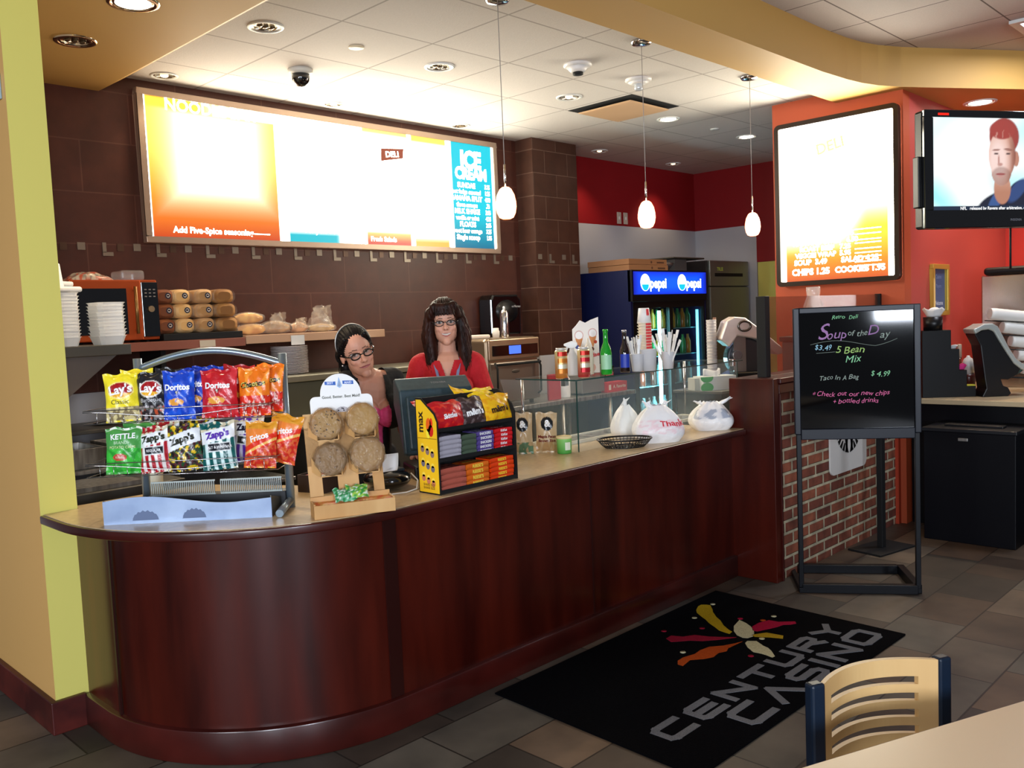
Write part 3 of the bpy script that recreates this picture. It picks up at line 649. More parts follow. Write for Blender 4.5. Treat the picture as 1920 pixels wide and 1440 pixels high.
for i, (x, y) in enumerate([(4.08, 2.558), (3.837, 2.518), (3.58, 2.531), (3.729, 2.404), (3.403, 2.302), (3.967, 2.326), (4.014, 2.223), (4.101, 2.209), (3.781, 2.102), (3.555, 2.034)]):
    obj('spark', MB().lathe([(.014, .0085), (.014, .0105)], 10, c=(x, y)), MC[('white_petal_carpet', 'cream_streak_carpet', 'crimson_streak_carpet', 'crimson_streak_carpet', 'white_petal_carpet', 'pink_streak_carpet', 'orange_streak_carpet')[i % 7]], t)

# ------------------------------------------------ near table and chair
t = thing('dining_table', 'pale dining table with a dark edge, close at the lower right', 'table', (0, 0, 0))
e0, e1 = Vector((1.30, .826, 0)), Vector((2.40, .375, 0)); d = (e1-e0).normalized(); q = Vector((-d.y, d.x, 0))*-.72
tp = [tuple((e0-d*.0)[:2]), tuple(e1[:2]), tuple((e1+q)[:2]), tuple((e0+q)[:2])]
obj('edge_band', MB().prism(tp, .715, .7485), mat('table_edge', '6b3d2a', .4), t, bev=.005, seg=3)
cc_ = (Vector(tp[0])+Vector(tp[2]))/2
ti = [tuple(cc_+(Vector(p)-cc_)*.982) for p in tp]
obj('tabletop', MB().prism(ti, .749, .75), mat('pale_maple_laminate', 'ecd0aa', .35), t)
cm = cc_; obj('pedestal', MB().lathe([(.03, .03), (.03, .715)], 16, c=tuple(cm)), mblack, t)
obj('foot', MB().lathe([(.27, 0), (.26, .02), (.06, .035)], 28, c=tuple(cm)), mblack, t)
t = thing('dining_chair', 'wooden slotted back chair with navy posts at the near table', 'chair', (0, 0, 0))
A0, A1 = Vector((1.722, .827, 0)), Vector((2.030, .676, 0)); d = (A1-A0).normalized(); ang = math.atan2(d.y, d.x); t.location = (*((A0+A1)/2)[:2], 0); t.rotation_euler = (0, 0, ang)
nv = mat('navy_metal', '0c1c2e', .4, spec=.4); mp = mat('maple_wood', 'd3a765', .4); noisy(mp, 'c8a068', 'dab880', 4, (1, 1, .15), 5)
hw = (A1-A0).length/2
for s_ in (-1, 1):
    obj('back_post', MB().prism([(s_*hw-.0175, -.0), (s_*hw+.0175, 0), (s_*hw+.0175, .028), (s_*hw-.0175, .028)], .40, .805), nv, t, bev=.006)
    obj('leg', MB().tube([(s_*hw, .014, .42), (s_*(hw+.01), .08, 0)], .014, 10), nv, t)
    obj('leg', MB().tube([(s_*hw, .0-.40, .42), (s_*(hw+.01), -.43, 0)], .014, 10), nv, t)
    obj('seat_rail', MB().tube([(s_*hw, .014, .42), (s_*hw, -.40, .42)], .012, 10), nv, t)
# slotted curved back: strips between slots
b = MB(); iw = hw-.0175; top, bot = .802, .50; slots = [(.744, .762), (.706, .724), (.668, .686), (.630, .648)]
def cy(x): return .005+.055*(1-(x/iw)**2)
def strip(xa, xb, za, zb, n=20):
    vs = []; fs = []
    for i in range(n+1):
        x = xa+(xb-xa)*i/n; y = cy(x)
        vs += [(x, y, za), (x, y, zb), (x, y+.012, zb), (x, y+.012, za)]
    for i in range(n):
        k = 4*i
        for j in range(4): fs.append((k+j, k+(j+1) % 4, k+4+(j+1) % 4, k+4+j))
    fs += [(0, 3, 2, 1), (4*n, 4*n+1, 4*n+2, 4*n+3)]; b.add(vs, fs, 0, False)
sw = iw-.035; zt = top
for za, zb in slots: strip(-sw, sw, zb, zt); zt = za
strip(-sw, sw, bot, zt)
for s_ in (-1, 1): strip(*sorted((s_*iw, s_*sw)), bot, top, 6)
obj('backrest', b, mp, t)
obj('seat', MB().prism(rrect(-.21, .21, -.42, -.01, .06), .43, .445), mp, t, bev=.004)
# ------------------------------------------------ counter: chip rack (local frame: +x right, -y to the dining side)
RZ = math.radians(-43.8)
rk = thing('chip_rack', 'silver tube counter rack with two wire baskets and a blue grey wavy front plate', 'display rack', (1.232, 3.374, .9), RZ)
ux, uy = Vector((math.cos(RZ), math.sin(RZ), 0)), Vector((-math.sin(RZ), math.cos(RZ), 0))
def RK(x, y, z): return Vector((1.232, 3.374, .9))+ux*x+uy*y+Vector((0, 0, z))
pm = mat('silver_paint_tube', '8fa0ae', .3, .75); wr = mat('chrome_wire', 'c8c8cc', .2, 1)
plate = mat('blue_grey_plate', '8fa3c4', .35, .35); noisy(plate, '7f93b6', '9fb2d0', 6, (1, 1, 1), 4, lo=.3, hi=.7)
xs = [i/24 for i in range(25)]
topz = lambda u: .082+.018*math.sin((u+.02)*2*PI*.93+.15) if u < .78 else .082+.018*math.sin(.80*2*PI*.93+.15)+.05*(u-.78)
b = MB().prism([(u*.622, topz(u)) for u in xs][::-1]+[(0, 0), (.622, 0)], 0, .003, 'y'); obj('front_plate', b, plate, rk)
sm_ = mat('darker_blue_grey', '5a6a8c', .5)  # two darker ragged patches low on the front plate
for cx_, cw in ((.155, .05), (.335, .045)):
    obj('dark_patch', MB().prism([(cx_-cw, .012), (cx_+cw, .012)]+[(cx_+cw*.95*math.cos(PI*k/16), .014+(.030+(.006 if k % 2 else 0))*math.sin(PI*k/16)) for k in range(17)], -.0006, -.0001, 'y'), sm_, rk)
obj('tray_side', MB().prism([(0.003, 0), (.235, 0), (.235, .03), (.003, .082)], .619, .622, 'x'), dsteel, rk)
obj('tray_side', MB().prism([(0.003, 0), (.235, 0), (.235, .03), (.003, .09)], 0, .003, 'x'), dsteel, rk)
obj('tray_floor', MB().box(0.003, .619, .003, .30, .002, .006), mat('rack_floor_dark', '1a1c20', .5), rk)
LX, RX_, BY = .075, .655, .235
obj('post', MB().tube([(LX, BY, 0.006), (LX, BY, .608)], .0165, 14), pm, rk)
obj('post', MB().tube([(RX_, BY-.06, .0), (RX_, BY-.06, .607)], .0165, 14).tube([(RX_, BY-.06, .03), (RX_-.0, -.02, .0165)], .015, 12), pm, rk)
arch = [(LX+(RX_-LX)*i/24, BY-.06*(i/24), .545+.083*math.sin(PI*(.08+.84*i/24))) for i in range(25)]
obj('arch_tube', MB().tube(arch, .0135, 12), pm, rk)
def basket(name, zf, zb, x0, x1, y0, y1):
    b = MB(); r = .0018
    n = 20; fx = lambda i: x0+(x1-x0)*i/n
    dip = lambda u: -.026*math.sin(PI*u)**2
    b.tube([(x0, y1, zf+.045), (x0, y0, zf+.05), (x1, y0, zf+.05), (x1, y1, zf+.045)], r, 6)
    b.tube([(fx(i), y0-.003, zf+.045+dip(i/n)) for i in range(n+1)], r, 6)
    b.tube([(x0, y1, zb), (x0, y0, zf), (x1, y0, zf), (x1, y1, zb), (x0, y1, zb)], r, 6)
    for i in range(1, 14):
        x = x0+(x1-x0)*i/14
        b.tube([(x, y1, zb), (x, y0, zf), (x, y0, zf+.045+dip(i/14))], r*.8, 5)
    return obj(name, b, wr, rk)
basket('wire_basket', .377, .372, -.05, .64, .01, BY-.03)
basket('wire_basket', .180, .175, -.05, .655, -.0, BY-.03)
fin = mat('grille_steel', '9aa2a0', .3, .8)
b = MB()
for x0, x1 in ((.125, .372), (.392, .63)):
    b.box(x0, x1, .150, .155, .070, .076).box(x0, x1, .150, .155, .122, .128)
    k = x0
    while k < x1: b.box(k, k+.003, .150, .158, .076, .122); k += .0075
obj('grille', b, fin, rk)
obj('grille_tray', MB().box(.10, .64, .16, .225, .006, .069), mat('rack_floor_dark', '1a1c20'), rk, bev=.004)

# ---- chip bags
def bag(name, label, cat, w, h, t, paint, texts, loc, rot, group=None, wob=1, nu=40, nv=54, m=None, children=None):
    rnd = random.Random(label); ph = [rnd.uniform(0, 6) for _ in range(4)]
    def S_(u, v, side, off=0):
        uu, vv = 2*u-1, v
        e = max(0, math.sin(PI*min(1, max(0, (vv-.055)/.89)))) if .055 < vv < .945 else 0
        pinch = 1-.07*math.sin(PI*vv)
        th = t/2*(e**.55)*max(0, (1-abs(uu)**2.6))
        cr = .0035*wob*math.sin(uu*9+ph[0]+vv*7)*math.sin(vv*13+ph[1])*(1-e*.3)+.004*wob*math.sin(uu*4+ph[2])*(abs(vv-.5)*2)**3
        return Vector((uu*w/2*pinch, side*(th+off)+cr, vv*h+ (.004*math.sin(uu*6+ph[3]) if vv > .9 else 0)))
    b = MB()
    b.grid(lambda u, v: S_(u, v, -1), nu, nv, 0, lambda u, v: paint(u, v))
    b.grid(lambda u, v: S_(1-u, v, 1), nu, nv, 0, lambda u, v: paint(1-u, .93))
    for (st, cx, cy, sz, col, ro, bo) in texts:
        vs, fs = glyphs(st, sz, bo, 0); ca, sa = math.cos(ro), math.sin(ro)
        P = [(x*ca-y*sa, x*sa+y*ca) for x, y in vs]
        b.add([S_((cx*w+x)/w, (cy*h+y)/h, -1, .0026) for x, y in P], fs, 0, False, col)
    o = obj(name, b, m or printm, None, loc, rot=rot, flat=True); return tag(o, label, cat, group)
def el(u, v, cu, cv, ru, rv): return ((u-cu)/ru)**2+((v-cv)/rv)**2 < 1
def nz(u, v, s, k=0): return noise.noise((u*s, v*s, k))
def p_lays(base, dark=False):
    def f(u, v):
        if el(u, v, .5, .655, .36, .155):
            if v < .60-.06*(u-.5): return 'f2b428'
            return 'a8141c'
        if el(u, v, .5, .65, .40, .18): return 'ffe890' if not dark else 'e8e4dc'
        if v < .30: return ('d8c890' if nz(u, v, 9) > 0 else '8a7a58') if not dark else ('9a8f90' if nz(u, v, 9) > .05 else 'c05030' if nz(u, v, 7, 4) > .2 else '2a2226')
        return base
    return f
def p_dor(base, hi):
    def f(u, v):
        if el(u, v, .42, .36, .26, .075) and nz(u, v, 10) > -.25: return 'e8a040'
        if .50 < v < .58 and abs(u-.47) < (v-.50)*.9: return '101018' if abs(u-.47) > (v-.50)*.4 else 'e8e0d0'
        if nz(u, v, 5, 2) > .18: return hi
        return base
    return f
def p_chee(u, v):
    if v < .42: return ('e0301c' if nz(u, v, 7) > -.05 else 'f0c0b0' if nz(u, v, 11, 3) > .1 else 'b01818')
    return 'f07818' if nz(u, v, 5, 5) > -.2 else 'ff9a30'
def p_green(u, v):
    if v > .955: return 'e8f0e0'
    if el(u, v, .42, .36, .20, .075): return 'c04838'
    if v > .55: return '4a9a48'
    return '38b838' if nz(u, v, 4) > -.1 else '2a9a30'
def p_zapp(a, c, badge='141822'):
    def f(u, v):
        d = v-.12*(u-.5)
        if .60 < d < .86: return 'eef2f4'
        if d >= .86: return a if nz(u, v, 8) > -.1 else 'd8d0b0'
        if .40 < v < .54 and .22 < u < .86: return badge
        if .38 < v < .56 and .19 < u < .89: return 'e8ecec'
        return c if int(u*9) % 2 else a
    return f
def p_voodoo(u, v):
    d = v-.18*(u-.5)
    if .52 < d < .84: return 'eef2f4'
    n = nz(u, v, 9)
    return 'e8c020' if n > .22 else '1c4a2c' if n > -.05 else '5a1a28' if n > -.25 else '141a18'
def p_frito(u, v):
    d = v-.35*(u-.5)
    if v > .84: return 'e09828'
    if .44 < d < .50: return 'f4b860'
    if d < .40: return ('d86030' if nz(u, v, 12) > 0 else 'c8281c')
    return 'e03018' if d < .62 else 'f08838'
def place(lx, ly, lz, tilt=-.10, yawd=0, roll=0):
    p = RK(lx, ly, lz); return (p.x, p.y, p.z), (tilt, roll, RZ+math.radians(yawd))
BW, BH, BT = .126, .182, .045
WT, BKc = 'f8f8f8', '141414'
def row(items):
    for it in items:
        nm, lab, pf, tx, x, y, z, kw = it
        k = dict(w=BW, h=BH, t=BT, tilt=-.10, yaw=0, roll=0); k.update(kw)
        l, r = place(x, y, z, k['tilt'], k['yaw'], k['roll'])
        bag(nm, lab, 'chip bag', k['w'], k['h'], k['t'], pf, tx, l, r, 'chip bags in the wire rack')
LY = [("Lay's", .5, .66, .046, WT, .10, .03), ('Classic', .47, .41, .025, '5a5a20', 0, 0)]
LB = [("Lay's", .5, .66, .046, WT, -.10, .03), ('Barbecue', .5, .42, .022, 'c8c8cc', 0, 0)]
DO = [('Doritos', .47, .66, .031, WT, 0, .04)]
CH = [('Cheetos', .48, .65, .029, '141008', .10, .06), ('Cheetos', .48, .655, .029, 'f4e070', .10, .01)]
KT = [('KETTLE', .5, .80, .028, WT, .04, .03), ('BRAND', .45, .67, .016, 'd0f0c8', 0, 0), ('POTATO CHIPS', .5, .57, .0145, 'd8e8a0', 0, 0), ('Kettle', .42, .36, .012, 'f0e0c0', 0, 0)]
ZP = lambda c, c2, s: [("Zapp's", .52, .735, .034, c, .13, .05), (s, .54, .47, .0135, WT, 0, .01)]
row([
 ('chip_bag', 'rear yellow potato chip bag, its crimped top showing over the front yellow bag', p_lays('f2dc28'), LY, .110, .115, .388, dict(yaw=-3)),
 ('chip_bag', 'front yellow potato chip bag with a red oval logo, far left of the top basket', p_lays('f6e22c'), LY, .080, .055, .378, dict(yaw=6, roll=-.04)),
 ('chip_bag', 'rear dark grey chip bag leaning right, second column of the top basket', p_lays('1c1c1e', True), LB, .215, .125, .388, dict(yaw=-8, roll=.10)),
 ('chip_bag', 'front black and grey chip bag with a red oval logo in the top basket', p_lays('201e22', True), LB, .190, .06, .378, dict(yaw=0, roll=-.05, w=.112)),
 ('chip_bag', 'rearmost blue tortilla chip bag, seen at the right of the blue column', p_dor('1438a8', '2a50c8'), DO, .372, .135, .388, dict(yaw=-6)),
 ('chip_bag', 'middle blue tortilla chip bag half hidden by the front blue one', p_dor('1030a0', '2848c0'), DO, .345, .095, .384, dict(yaw=-4)),
 ('chip_bag', 'front blue tortilla chip bag with white lettering and a cheese chip picture', p_dor('1644c0', '1c58d8'), DO, .292, .045, .378, dict(yaw=2, w=.120)),
 ('chip_bag', 'rear red tortilla chip bag leaning behind the front red one', p_dor('a81c20', 'c83430'), DO, .485, .125, .388, dict(yaw=-5, roll=.06)),
 ('chip_bag', 'front red tortilla chip bag with white lettering', p_dor('c01824', 'd83038'), DO, .440, .052, .378, dict(yaw=0, w=.138)),
 ('chip_bag', 'rear orange cheese puff bag against the right post of the rack', p_chee, CH, .605, .120, .388, dict(yaw=-12, w=.115, roll=.05)),
 ('chip_bag', 'front orange and red cheese puff bag at the right of the top basket', p_chee, CH, .568, .06, .378, dict(yaw=-2, w=.122)),
 ('chip_bag', 'rear green kettle chip bag, lower left, with its top showing', p_green, KT, .105, .115, .188, dict(yaw=-4, h=.185, w=.13)),
 ('chip_bag', 'front bright green kettle chip bag with a small red oval, lower left', p_green, KT, .072, .045, .182, dict(yaw=3, h=.175, w=.138, tilt=-.14)),
 ('chip_bag', 'small red and white chip bag behind the red striped one', p_zapp('b01828', 'e8e4e0'), ZP('2a3020', WT, 'REGULAR'), .20, .12, .188, dict(yaw=-6, h=.18, w=.115)),
 ('chip_bag', 'red and white striped chip bag with a white logo panel, lower basket', p_zapp('b01828', 'e8e4e0'), ZP('2a3020', WT, 'REGULAR'), .188, .045, .182, dict(yaw=-2, h=.175, w=.112, roll=-.06, tilt=-.16)),
 ('chip_bag', 'rear yellow and black chip bag in the middle of the lower basket', p_voodoo, [("Zapp's", .5, .68, .034, '202418', .18, .05)], .325, .12, .19, dict(yaw=-5, h=.185, w=.13)),
 ('chip_bag', 'dark multicoloured chip bag with a slanted white logo panel, lower middle', p_voodoo, [("Zapp's", .5, .68, .036, '202418', .18, .05)], .302, .05, .182, dict(yaw=3, h=.175, w=.135, roll=-.10, tilt=-.16)),
 ('chip_bag', 'purple and grey chip bag peeking out behind the teal striped one', p_zapp('5a2aa0', 'b8b4c8'), ZP('201830', WT, 'SPICY'), .50, .125, .19, dict(yaw=-10, h=.19, w=.125, roll=.12)),
 ('chip_bag', 'teal and white striped chip bag with purple lettering, lower basket', p_zapp('0c5a58', 'd0eae8'), ZP('5a30a8', WT, 'SALT & VINEGAR'), .430, .045, .182, dict(yaw=0, h=.18, w=.132, roll=-.06, tilt=-.14)),
 ('chip_bag', 'rear orange and red corn chip bag overhanging the right post', p_frito, [('Fritos', .5, .66, .032, WT, .3, .03)], .640, .075, .195, dict(yaw=-10, h=.185, w=.13, roll=.24)),
 ('chip_bag', 'front red and orange corn chip bag, right end of the lower basket', p_frito, [('Fritos', .48, .66, .032, WT, .3, .03)], .580, .035, .182, dict(yaw=-4, h=.175, w=.125, roll=.05, tilt=-.15)),
])
tag(obj('plastic_tub', MB().lathe([(.033, 0), (.038, .11), (.040, .112), (.036, .113)], 20), mat('milky_plastic', 'c8ccc0', .4), loc=(1.60, 3.77, .9)), 'milky plastic tub standing behind the left post of the chip rack', 'tub')
t = thing('cardboard_box', 'small open dark box holding a red pad between the chip rack and the cookie stand', 'box', (2.13, 3.26, .9), .3)
b = MB().box(-.10, .10, -.07, -.066, 0, .075).box(-.10, .10, .066, .07, 0, .075).box(-.10, -.096, -.066, .066, 0, .075).box(.096, .10, -.066, .066, 0, .075).box(-.096, .096, -.066, .066, 0, .004)
obj('box_body', b, mat('dark_carton', '3a2a24', .7), t)
obj('pad', MB().box(-.07, .07, -.05, .05, .004, .07), mat('red_pad', 'a82830', .6), t)

# ------------------------------------------------ cookie stand
RC = math.radians(-24)
KS = .84
ck = thing('cookie_stand', 'wooden cookie display stand with a white rounded header card', 'display stand', (1.746, 2.757, .9), RC); ck.scale = (KS,)*3
cux, cuy = Vector((math.cos(RC), math.sin(RC), 0)), Vector((-math.sin(RC), math.cos(RC), 0))
def CK(x, y, z): return Vector((1.746, 2.757, .9))+(cux*x+cuy*y+Vector((0, 0, z)))*KS
wd = mat('pale_plywood', 'c8965a', .45); noisy(wd, 'bd8a4e', 'd6aa70', 5, (1, 1, .2), 5)
b = MB().box(0, .36, 0, .008, 0, .060).box(0, .36, .102, .11, 0, .08).box(0, .008, .008, .102, 0, .065).box(.352, .36, .008, .102, 0, .065).box(.008, .352, .008, .102, 0, .056)
obj('tray_box', b, wd, ck, bev=.0015)
b = MB(); b.grid(lambda u, v: (.010+.34*u, .0105+.09*v, .0575), 24, 6, 0, lambda u, v: 'f07038' if nz(u*3, v, 5) > -.05 else 'f0c060'); obj('printed_liner', b, card, ck, flat=True)
# back frame leaning: three uprights, shelves and side wings
def BKp(x, z): return (x, .105+z*.27, z)
b = MB()
def slab(x0, x1, z0, z1, dy=0, th=.007):
    p = [(x0, .105+z0*.27+dy, z0), (x1, .105+z0*.27+dy, z0), (x1, .105+z1*.27+dy, z1), (x0, .105+z1*.27+dy, z1)]
    b.add(p+[(x, y+th, z) for x, y, z in p], [(0, 1, 2, 3), (7, 6, 5, 4), (0, 4, 5, 1), (1, 5, 6, 2), (2, 6, 7, 3), (3, 7, 4, 0)])
slab(.005, .065, .03, .44); slab(.135, .23, .03, .44); slab(.295, .345, .03, .44); slab(.005, .345, .21, .38)
obj('back_frame', b, wd, ck, bev=.001)
for zc in (.185, .342):
    for x0 in (.022, .190):
        yb = .105+zc*.27; b = MB()
        b.add([(x0, yb, zc), (x0+.028, yb-.06, zc-.015), (x0+.028, yb-.06, zc+.02), (x0, yb, zc+.065), (x0+.004, yb+.003, zc), (x0+.032, yb-.057, zc-.015), (x0+.032, yb-.057, zc+.02), (x0+.004, yb+.003, zc+.065)], [(0, 1, 2, 3), (7, 6, 5, 4), (0, 4, 5, 1), (1, 5, 6, 2), (2, 6, 7, 3), (3, 7, 4, 0)])
        x1 = x0+.155
        b.add([(x1, yb, zc), (x1-.028, yb-.06, zc-.015), (x1-.028, yb-.06, zc+.02), (x1, yb, zc+.065), (x1-.004, yb+.003, zc), (x1-.032, yb-.057, zc-.015), (x1-.032, yb-.057, zc+.02), (x1-.004, yb+.003, zc+.065)], [(3, 2, 1, 0), (4, 5, 6, 7), (0, 1, 5, 4), (1, 2, 6, 5), (2, 3, 7, 6), (3, 0, 4, 7)])
        b.box(x0+.03, x1-.03, yb-.055, yb, zc-.019, zc-.014)
        obj('cookie_shelf', b, wd, ck)
# header card
pts = [(.02, .36)]+[(.02, .50)]+arc((.045, .515), .025, PI, PI/2, 5)+[(.07, .54)]+arc((.165, .545), .095, PI*.98, PI*.02, 16)+[(.26, .54), (.285, .54)]+arc((.285, .515), .025, PI/2, 0, 5)+[(.31, .36)]
hd_ = MB(); zt_ = lambda z: .105+z*.27+.010; ZH = -.025; XH = .025
vs = [(x, zt_(z)-.002, z) for x, z in pts]; n = len(pts)
hd_.add(vs+[(x, y+.003, z) for x, y, z in vs], [list(range(n)), list(range(n, 2*n))[::-1]]+[(i, n+i, n+(i+1) % n, (i+1) % n) for i in range(n)], col='fafaf8')
HF = lambda cx_, cz_: (lambda x, y: (cx_+x, zt_(cz_+y)-.0035, cz_+y))
for x0, x1 in ((.095, .145), (.178, .228)): hd_.add([HF(x, z)(0, 0) for x, z in ((x0, .592), (x1, .588), (x1, .605), (x0, .607))], [(0, 1, 2, 3)], col='3a6ac0')
hd_.text('BEST', .014, lambda x, y: (.120+x, zt_(.599+y)-.0045, .599+y), col='dfe8ff', bold=.03); hd_.text('MAID', .014, lambda x, y: (.203+x, zt_(.597+y)-.0045, .597+y), col='dfe8ff', bold=.03)
hd_.add([HF(x, z)(0, 0) for x, z in ((.150, .583), (.162, .625), (.174, .583), (.162, .574))], [(0, 1, 2, 3)], col='a8c8f0')
hd_.add([HF(x, z)(0, 0) for x, z in ((.155, .583), (.162, .612), (.169, .583), (.162, .578))], [(0, 1, 2, 3)], col='e8f2ff')
hd_.text('Good. Better. Best Maid!', .0175, HF(.165, .535), col='70726a', bold=.02)
for cx_, cz_, c1, c2 in ((.165, .45, 'c8c4c8', '4a4448'), (.235, .45, 'c89868', '8a5c30'), (.10, .43, 'e0b870', 'a87838')):
    vs = [HF(cx_, cz_)(.040*math.cos(a), .040*math.sin(a)) for a in [2*PI*i/18 for i in range(18)]]
    hd_.add(vs, [list(range(18))], col=c1)
    rnd = random.Random(cx_)
    for _ in range(16):
        a, r_ = rnd.uniform(0, 6.28), .033*math.sqrt(rnd.random()); q_ = (r_*math.cos(a), r_*math.sin(a))
        vs = [(lambda P: (P[0], P[1]-.0006, P[2]))(HF(cx_, cz_)(q_[0]+.004*math.cos(t_), q_[1]+.004*math.sin(t_))) for t_ in (0, 1.3, 2.6, 3.9, 5.2)]
        hd_.add(vs, [(0, 1, 2, 3, 4)], col=c2)
hc = obj('header_card', hd_, card, ck, flat=True); hc.location = (XH, -.005, ZH)
# wrapped cookies
wrapm = mat('cookie_wrapper', '9a7c58', .2, alpha=.38, coat=1, spec=1)
_n, _l, _b = nodes(wrapm); _t = _n.new('ShaderNodeTexCoord'); _z = _n.new('ShaderNodeTexNoise'); _z.inputs['Scale'].default_value = 55; _z.inputs['Detail'].default_value = 4
_p = _n.new('ShaderNodeBump'); _p.inputs['Strength'].default_value = 1; _p.inputs['Distance'].default_value = .012; _l.new(_t.outputs['Object'], _z.inputs[0]); _l.new(_z.outputs[0], _p.inputs['Height']); _l.new(_p.outputs[0], _b.inputs['Normal']); _l.new(_p.outputs[0], _b.inputs['Coat Normal'])
def cookie(label, cx_, cz_, dy, chips, base, edge, r=.066, th=.022, seed=1, roll=0):
    p = CK(cx_, .105+cz_*.27-.058+dy, cz_+.0)
    t = thing('wrapped_cookie', label, 'cookie', tuple(p), 0, 'wrapped cookies in the wooden stand')
    # local z = cookie axis towards viewer
    t.rotation_euler = (Matrix.Rotation(RC, 3, 'Z') @ Matrix.Rotation(math.radians(90-14), 3, 'X')).to_euler()
    rnd = random.Random(seed); b = MB(); N = 30
    def dome(u, v):
        a = 2*PI*u; rr_ = r*v*(1+.015*math.sin(5*a+seed)); z = th/2*math.sqrt(max(0, 1-(v**6)))+.0015*noise.noise((math.cos(a)*v*4, math.sin(a)*v*4, seed)); return (rr_*math.cos(a), rr_*math.sin(a), z)
    cp = lambda u, v: lerp(hx(base), hx(edge), max(0, v-.55)*1.6+.5*noise.noise((math.cos(2*PI*u)*v*3, math.sin(2*PI*u)*v*3, seed+5)))
    t.scale = (KS*1.06,)*3
    b.grid(dome, N, 14, 0, cp); b.grid(lambda u, v: (lambda q: (q[0], q[1], -q[2]*.6))(dome(1-u, v)), N, 6, 0, lambda u, v: edge)
    obj('cookie', b, vmat('baked_cookie', .75), t, flat=True)
    if chips:
        b = MB()
        for _ in range(chips[0]):
            a, r_ = rnd.uniform(0, 6.28), r*.86*math.sqrt(rnd.random()); b.ell((r_*math.cos(a), r_*math.sin(a), th/2), (rnd.uniform(.002, .0045),)*2+(.0025,), 8, 5)
        obj('chocolate_chips', b, mat('cookie_bits_'+chips[1], chips[1], .5), t)
    b = MB(); R = r*1.07
    def wf(u, v):
        a = 2*PI*u; w_ = 1+.04*math.sin(9*a+seed)*v; z = (th/2+.003)*math.sqrt(max(0, 1-v**8))+.0022*noise.noise((math.cos(a)*v*9, math.sin(a)*v*9, seed*3)); return (R*v*w_*math.cos(a), R*v*w_*math.sin(a), z)
    b.grid(wf, 40, 16); b.grid(lambda u, v: (lambda q: (q[0], q[1], -q[2]*.7))(wf(1-u, v)), 40, 6)
    obj('clear_wrapper', b, wrapm, t)
    return t
for dy, tag_, k in ((.0, 'front', 0), (.026, 'rear', 9)):
    cookie('%s cookie with dark chocolate chips in the upper left holder' % tag_, .100, .398, dy, (26, '2a160c'), 'd2a866', 'b07a40', seed=1+k)
    cookie('%s plain golden sugar cookie in the upper right holder' % tag_, .266, .408, dy, None, 'd8ac62', 'b8843e', seed=2+k, r=.068)
    cookie('%s dark oatmeal cookie in the lower left holder' % tag_, .103, .242, dy, (14, '6a4a38'), 'a5825a', '7a5a3c', seed=3+k)
    cookie('%s pale nut cookie in the lower right holder' % tag_, .272, .250, dy, (16, 'e8c890'), 'c8a06a', '9a6e42', seed=4+k, r=.073)
# tea packets in tray
def packet(label, x, y, z, rz, c1, c2, w=.085, h=.065):
    p = CK(x, y, z)
    bag('snack_packet', label, 'packet', w, h, .018, lambda u, v: c1 if nz(u, v, 6) > 0 else c2 if nz(u, v, 9, 2) > -.1 else 'e8f4e8', [], tuple(p), (-.9, 0, RC+rz), 'green packets in the stand tray', nu=14, nv=12)
packet('green and white foil packet lying at the left of the tray pile', .15, .035, .060, .05, '2a8a4a', '7ac098')
packet('green foil packet tilted over its neighbour in the stand tray', .20, .040, .070, -.12, '3a9a40', 'a0c850')

# ------------------------------------------------ candy rack
t = thing('candy_rack', 'three tier black candy rack with a yellow printed side panel', 'display rack', (2.302, 2.70, .9), 0)
RW, RD = .452, .135
side = [(0, 0), (RD, 0), (RD, .395), (.10, .395), (.018, .335), (0, .30)]
obj('rack_side', MB().prism(side, .002, .006, 'x'), mblack, t)
obj('rack_side', MB().prism(side, RW-.006, RW, 'x'), mblack, t)
b = MB(); b.prism([(.006, .006), (RD-.006, .006), (RD-.006, .387), (.10, .387), (.022, .328), (.006, .298)], .0008, .002, 'x', col='f2c418')
b.add([(.0006, .008, .228), (.0006, RD-.008, .228), (.0006, RD-.008, .231), (.0006, .008, .231)], [(0, 1, 2, 3)], col='a07808')
b.text('max', .05, lambda x, y: (.0004, .105+y, .295+x), col='2a1c08', bold=.03)
def sp(y, z, ry, rz_, c): b.add([(.0005, y+ry*math.cos(a), z+rz_*math.sin(a)) for a in [2*PI*i/12 for i in range(12)]], [list(range(12))], col=c)
for y, z, ry, rz_, c in ((.055, .285, .016, .03, 'e86010'), (.042, .262, .016, .025, 'd02010'), (.06, .25, .012, .02, 'f8e840'), (.038, .295, .009, .02, 'e83010')): sp(y, z, ry, rz_, c)
for k, (z, c) in enumerate(((.185, '8a7068'), (.125, '706a78'), (.065, 'c87858'))):
    for j in range(3): sp(.10-.03*j, z-.01*j, .012, .014, c); sp(.10-.03*j, z+.014-.01*j, .010, .010, 'f8dc50')
for z in (.038, .025): b.text('SHARE SIZE', .014, lambda x, y, z=z: (.0004, .068-x, z+y), col='8a6010', bold=.03)
obj('side_print', b, card, t, flat=True)
b = MB(); tiers = [(.004, 0), (.135, .0), (.255, .012)]
for z, y in tiers: b.box(.006, RW-.006, y, RD-.004, z, z+.004).box(.006, RW-.006, y, y+.003, z+.004, z+.016)
b.box(.006, RW-.006, RD-.004, RD, .0, .39)
obj('shelves', b, mblack, t)
CX, CY = 2.302, 2.70
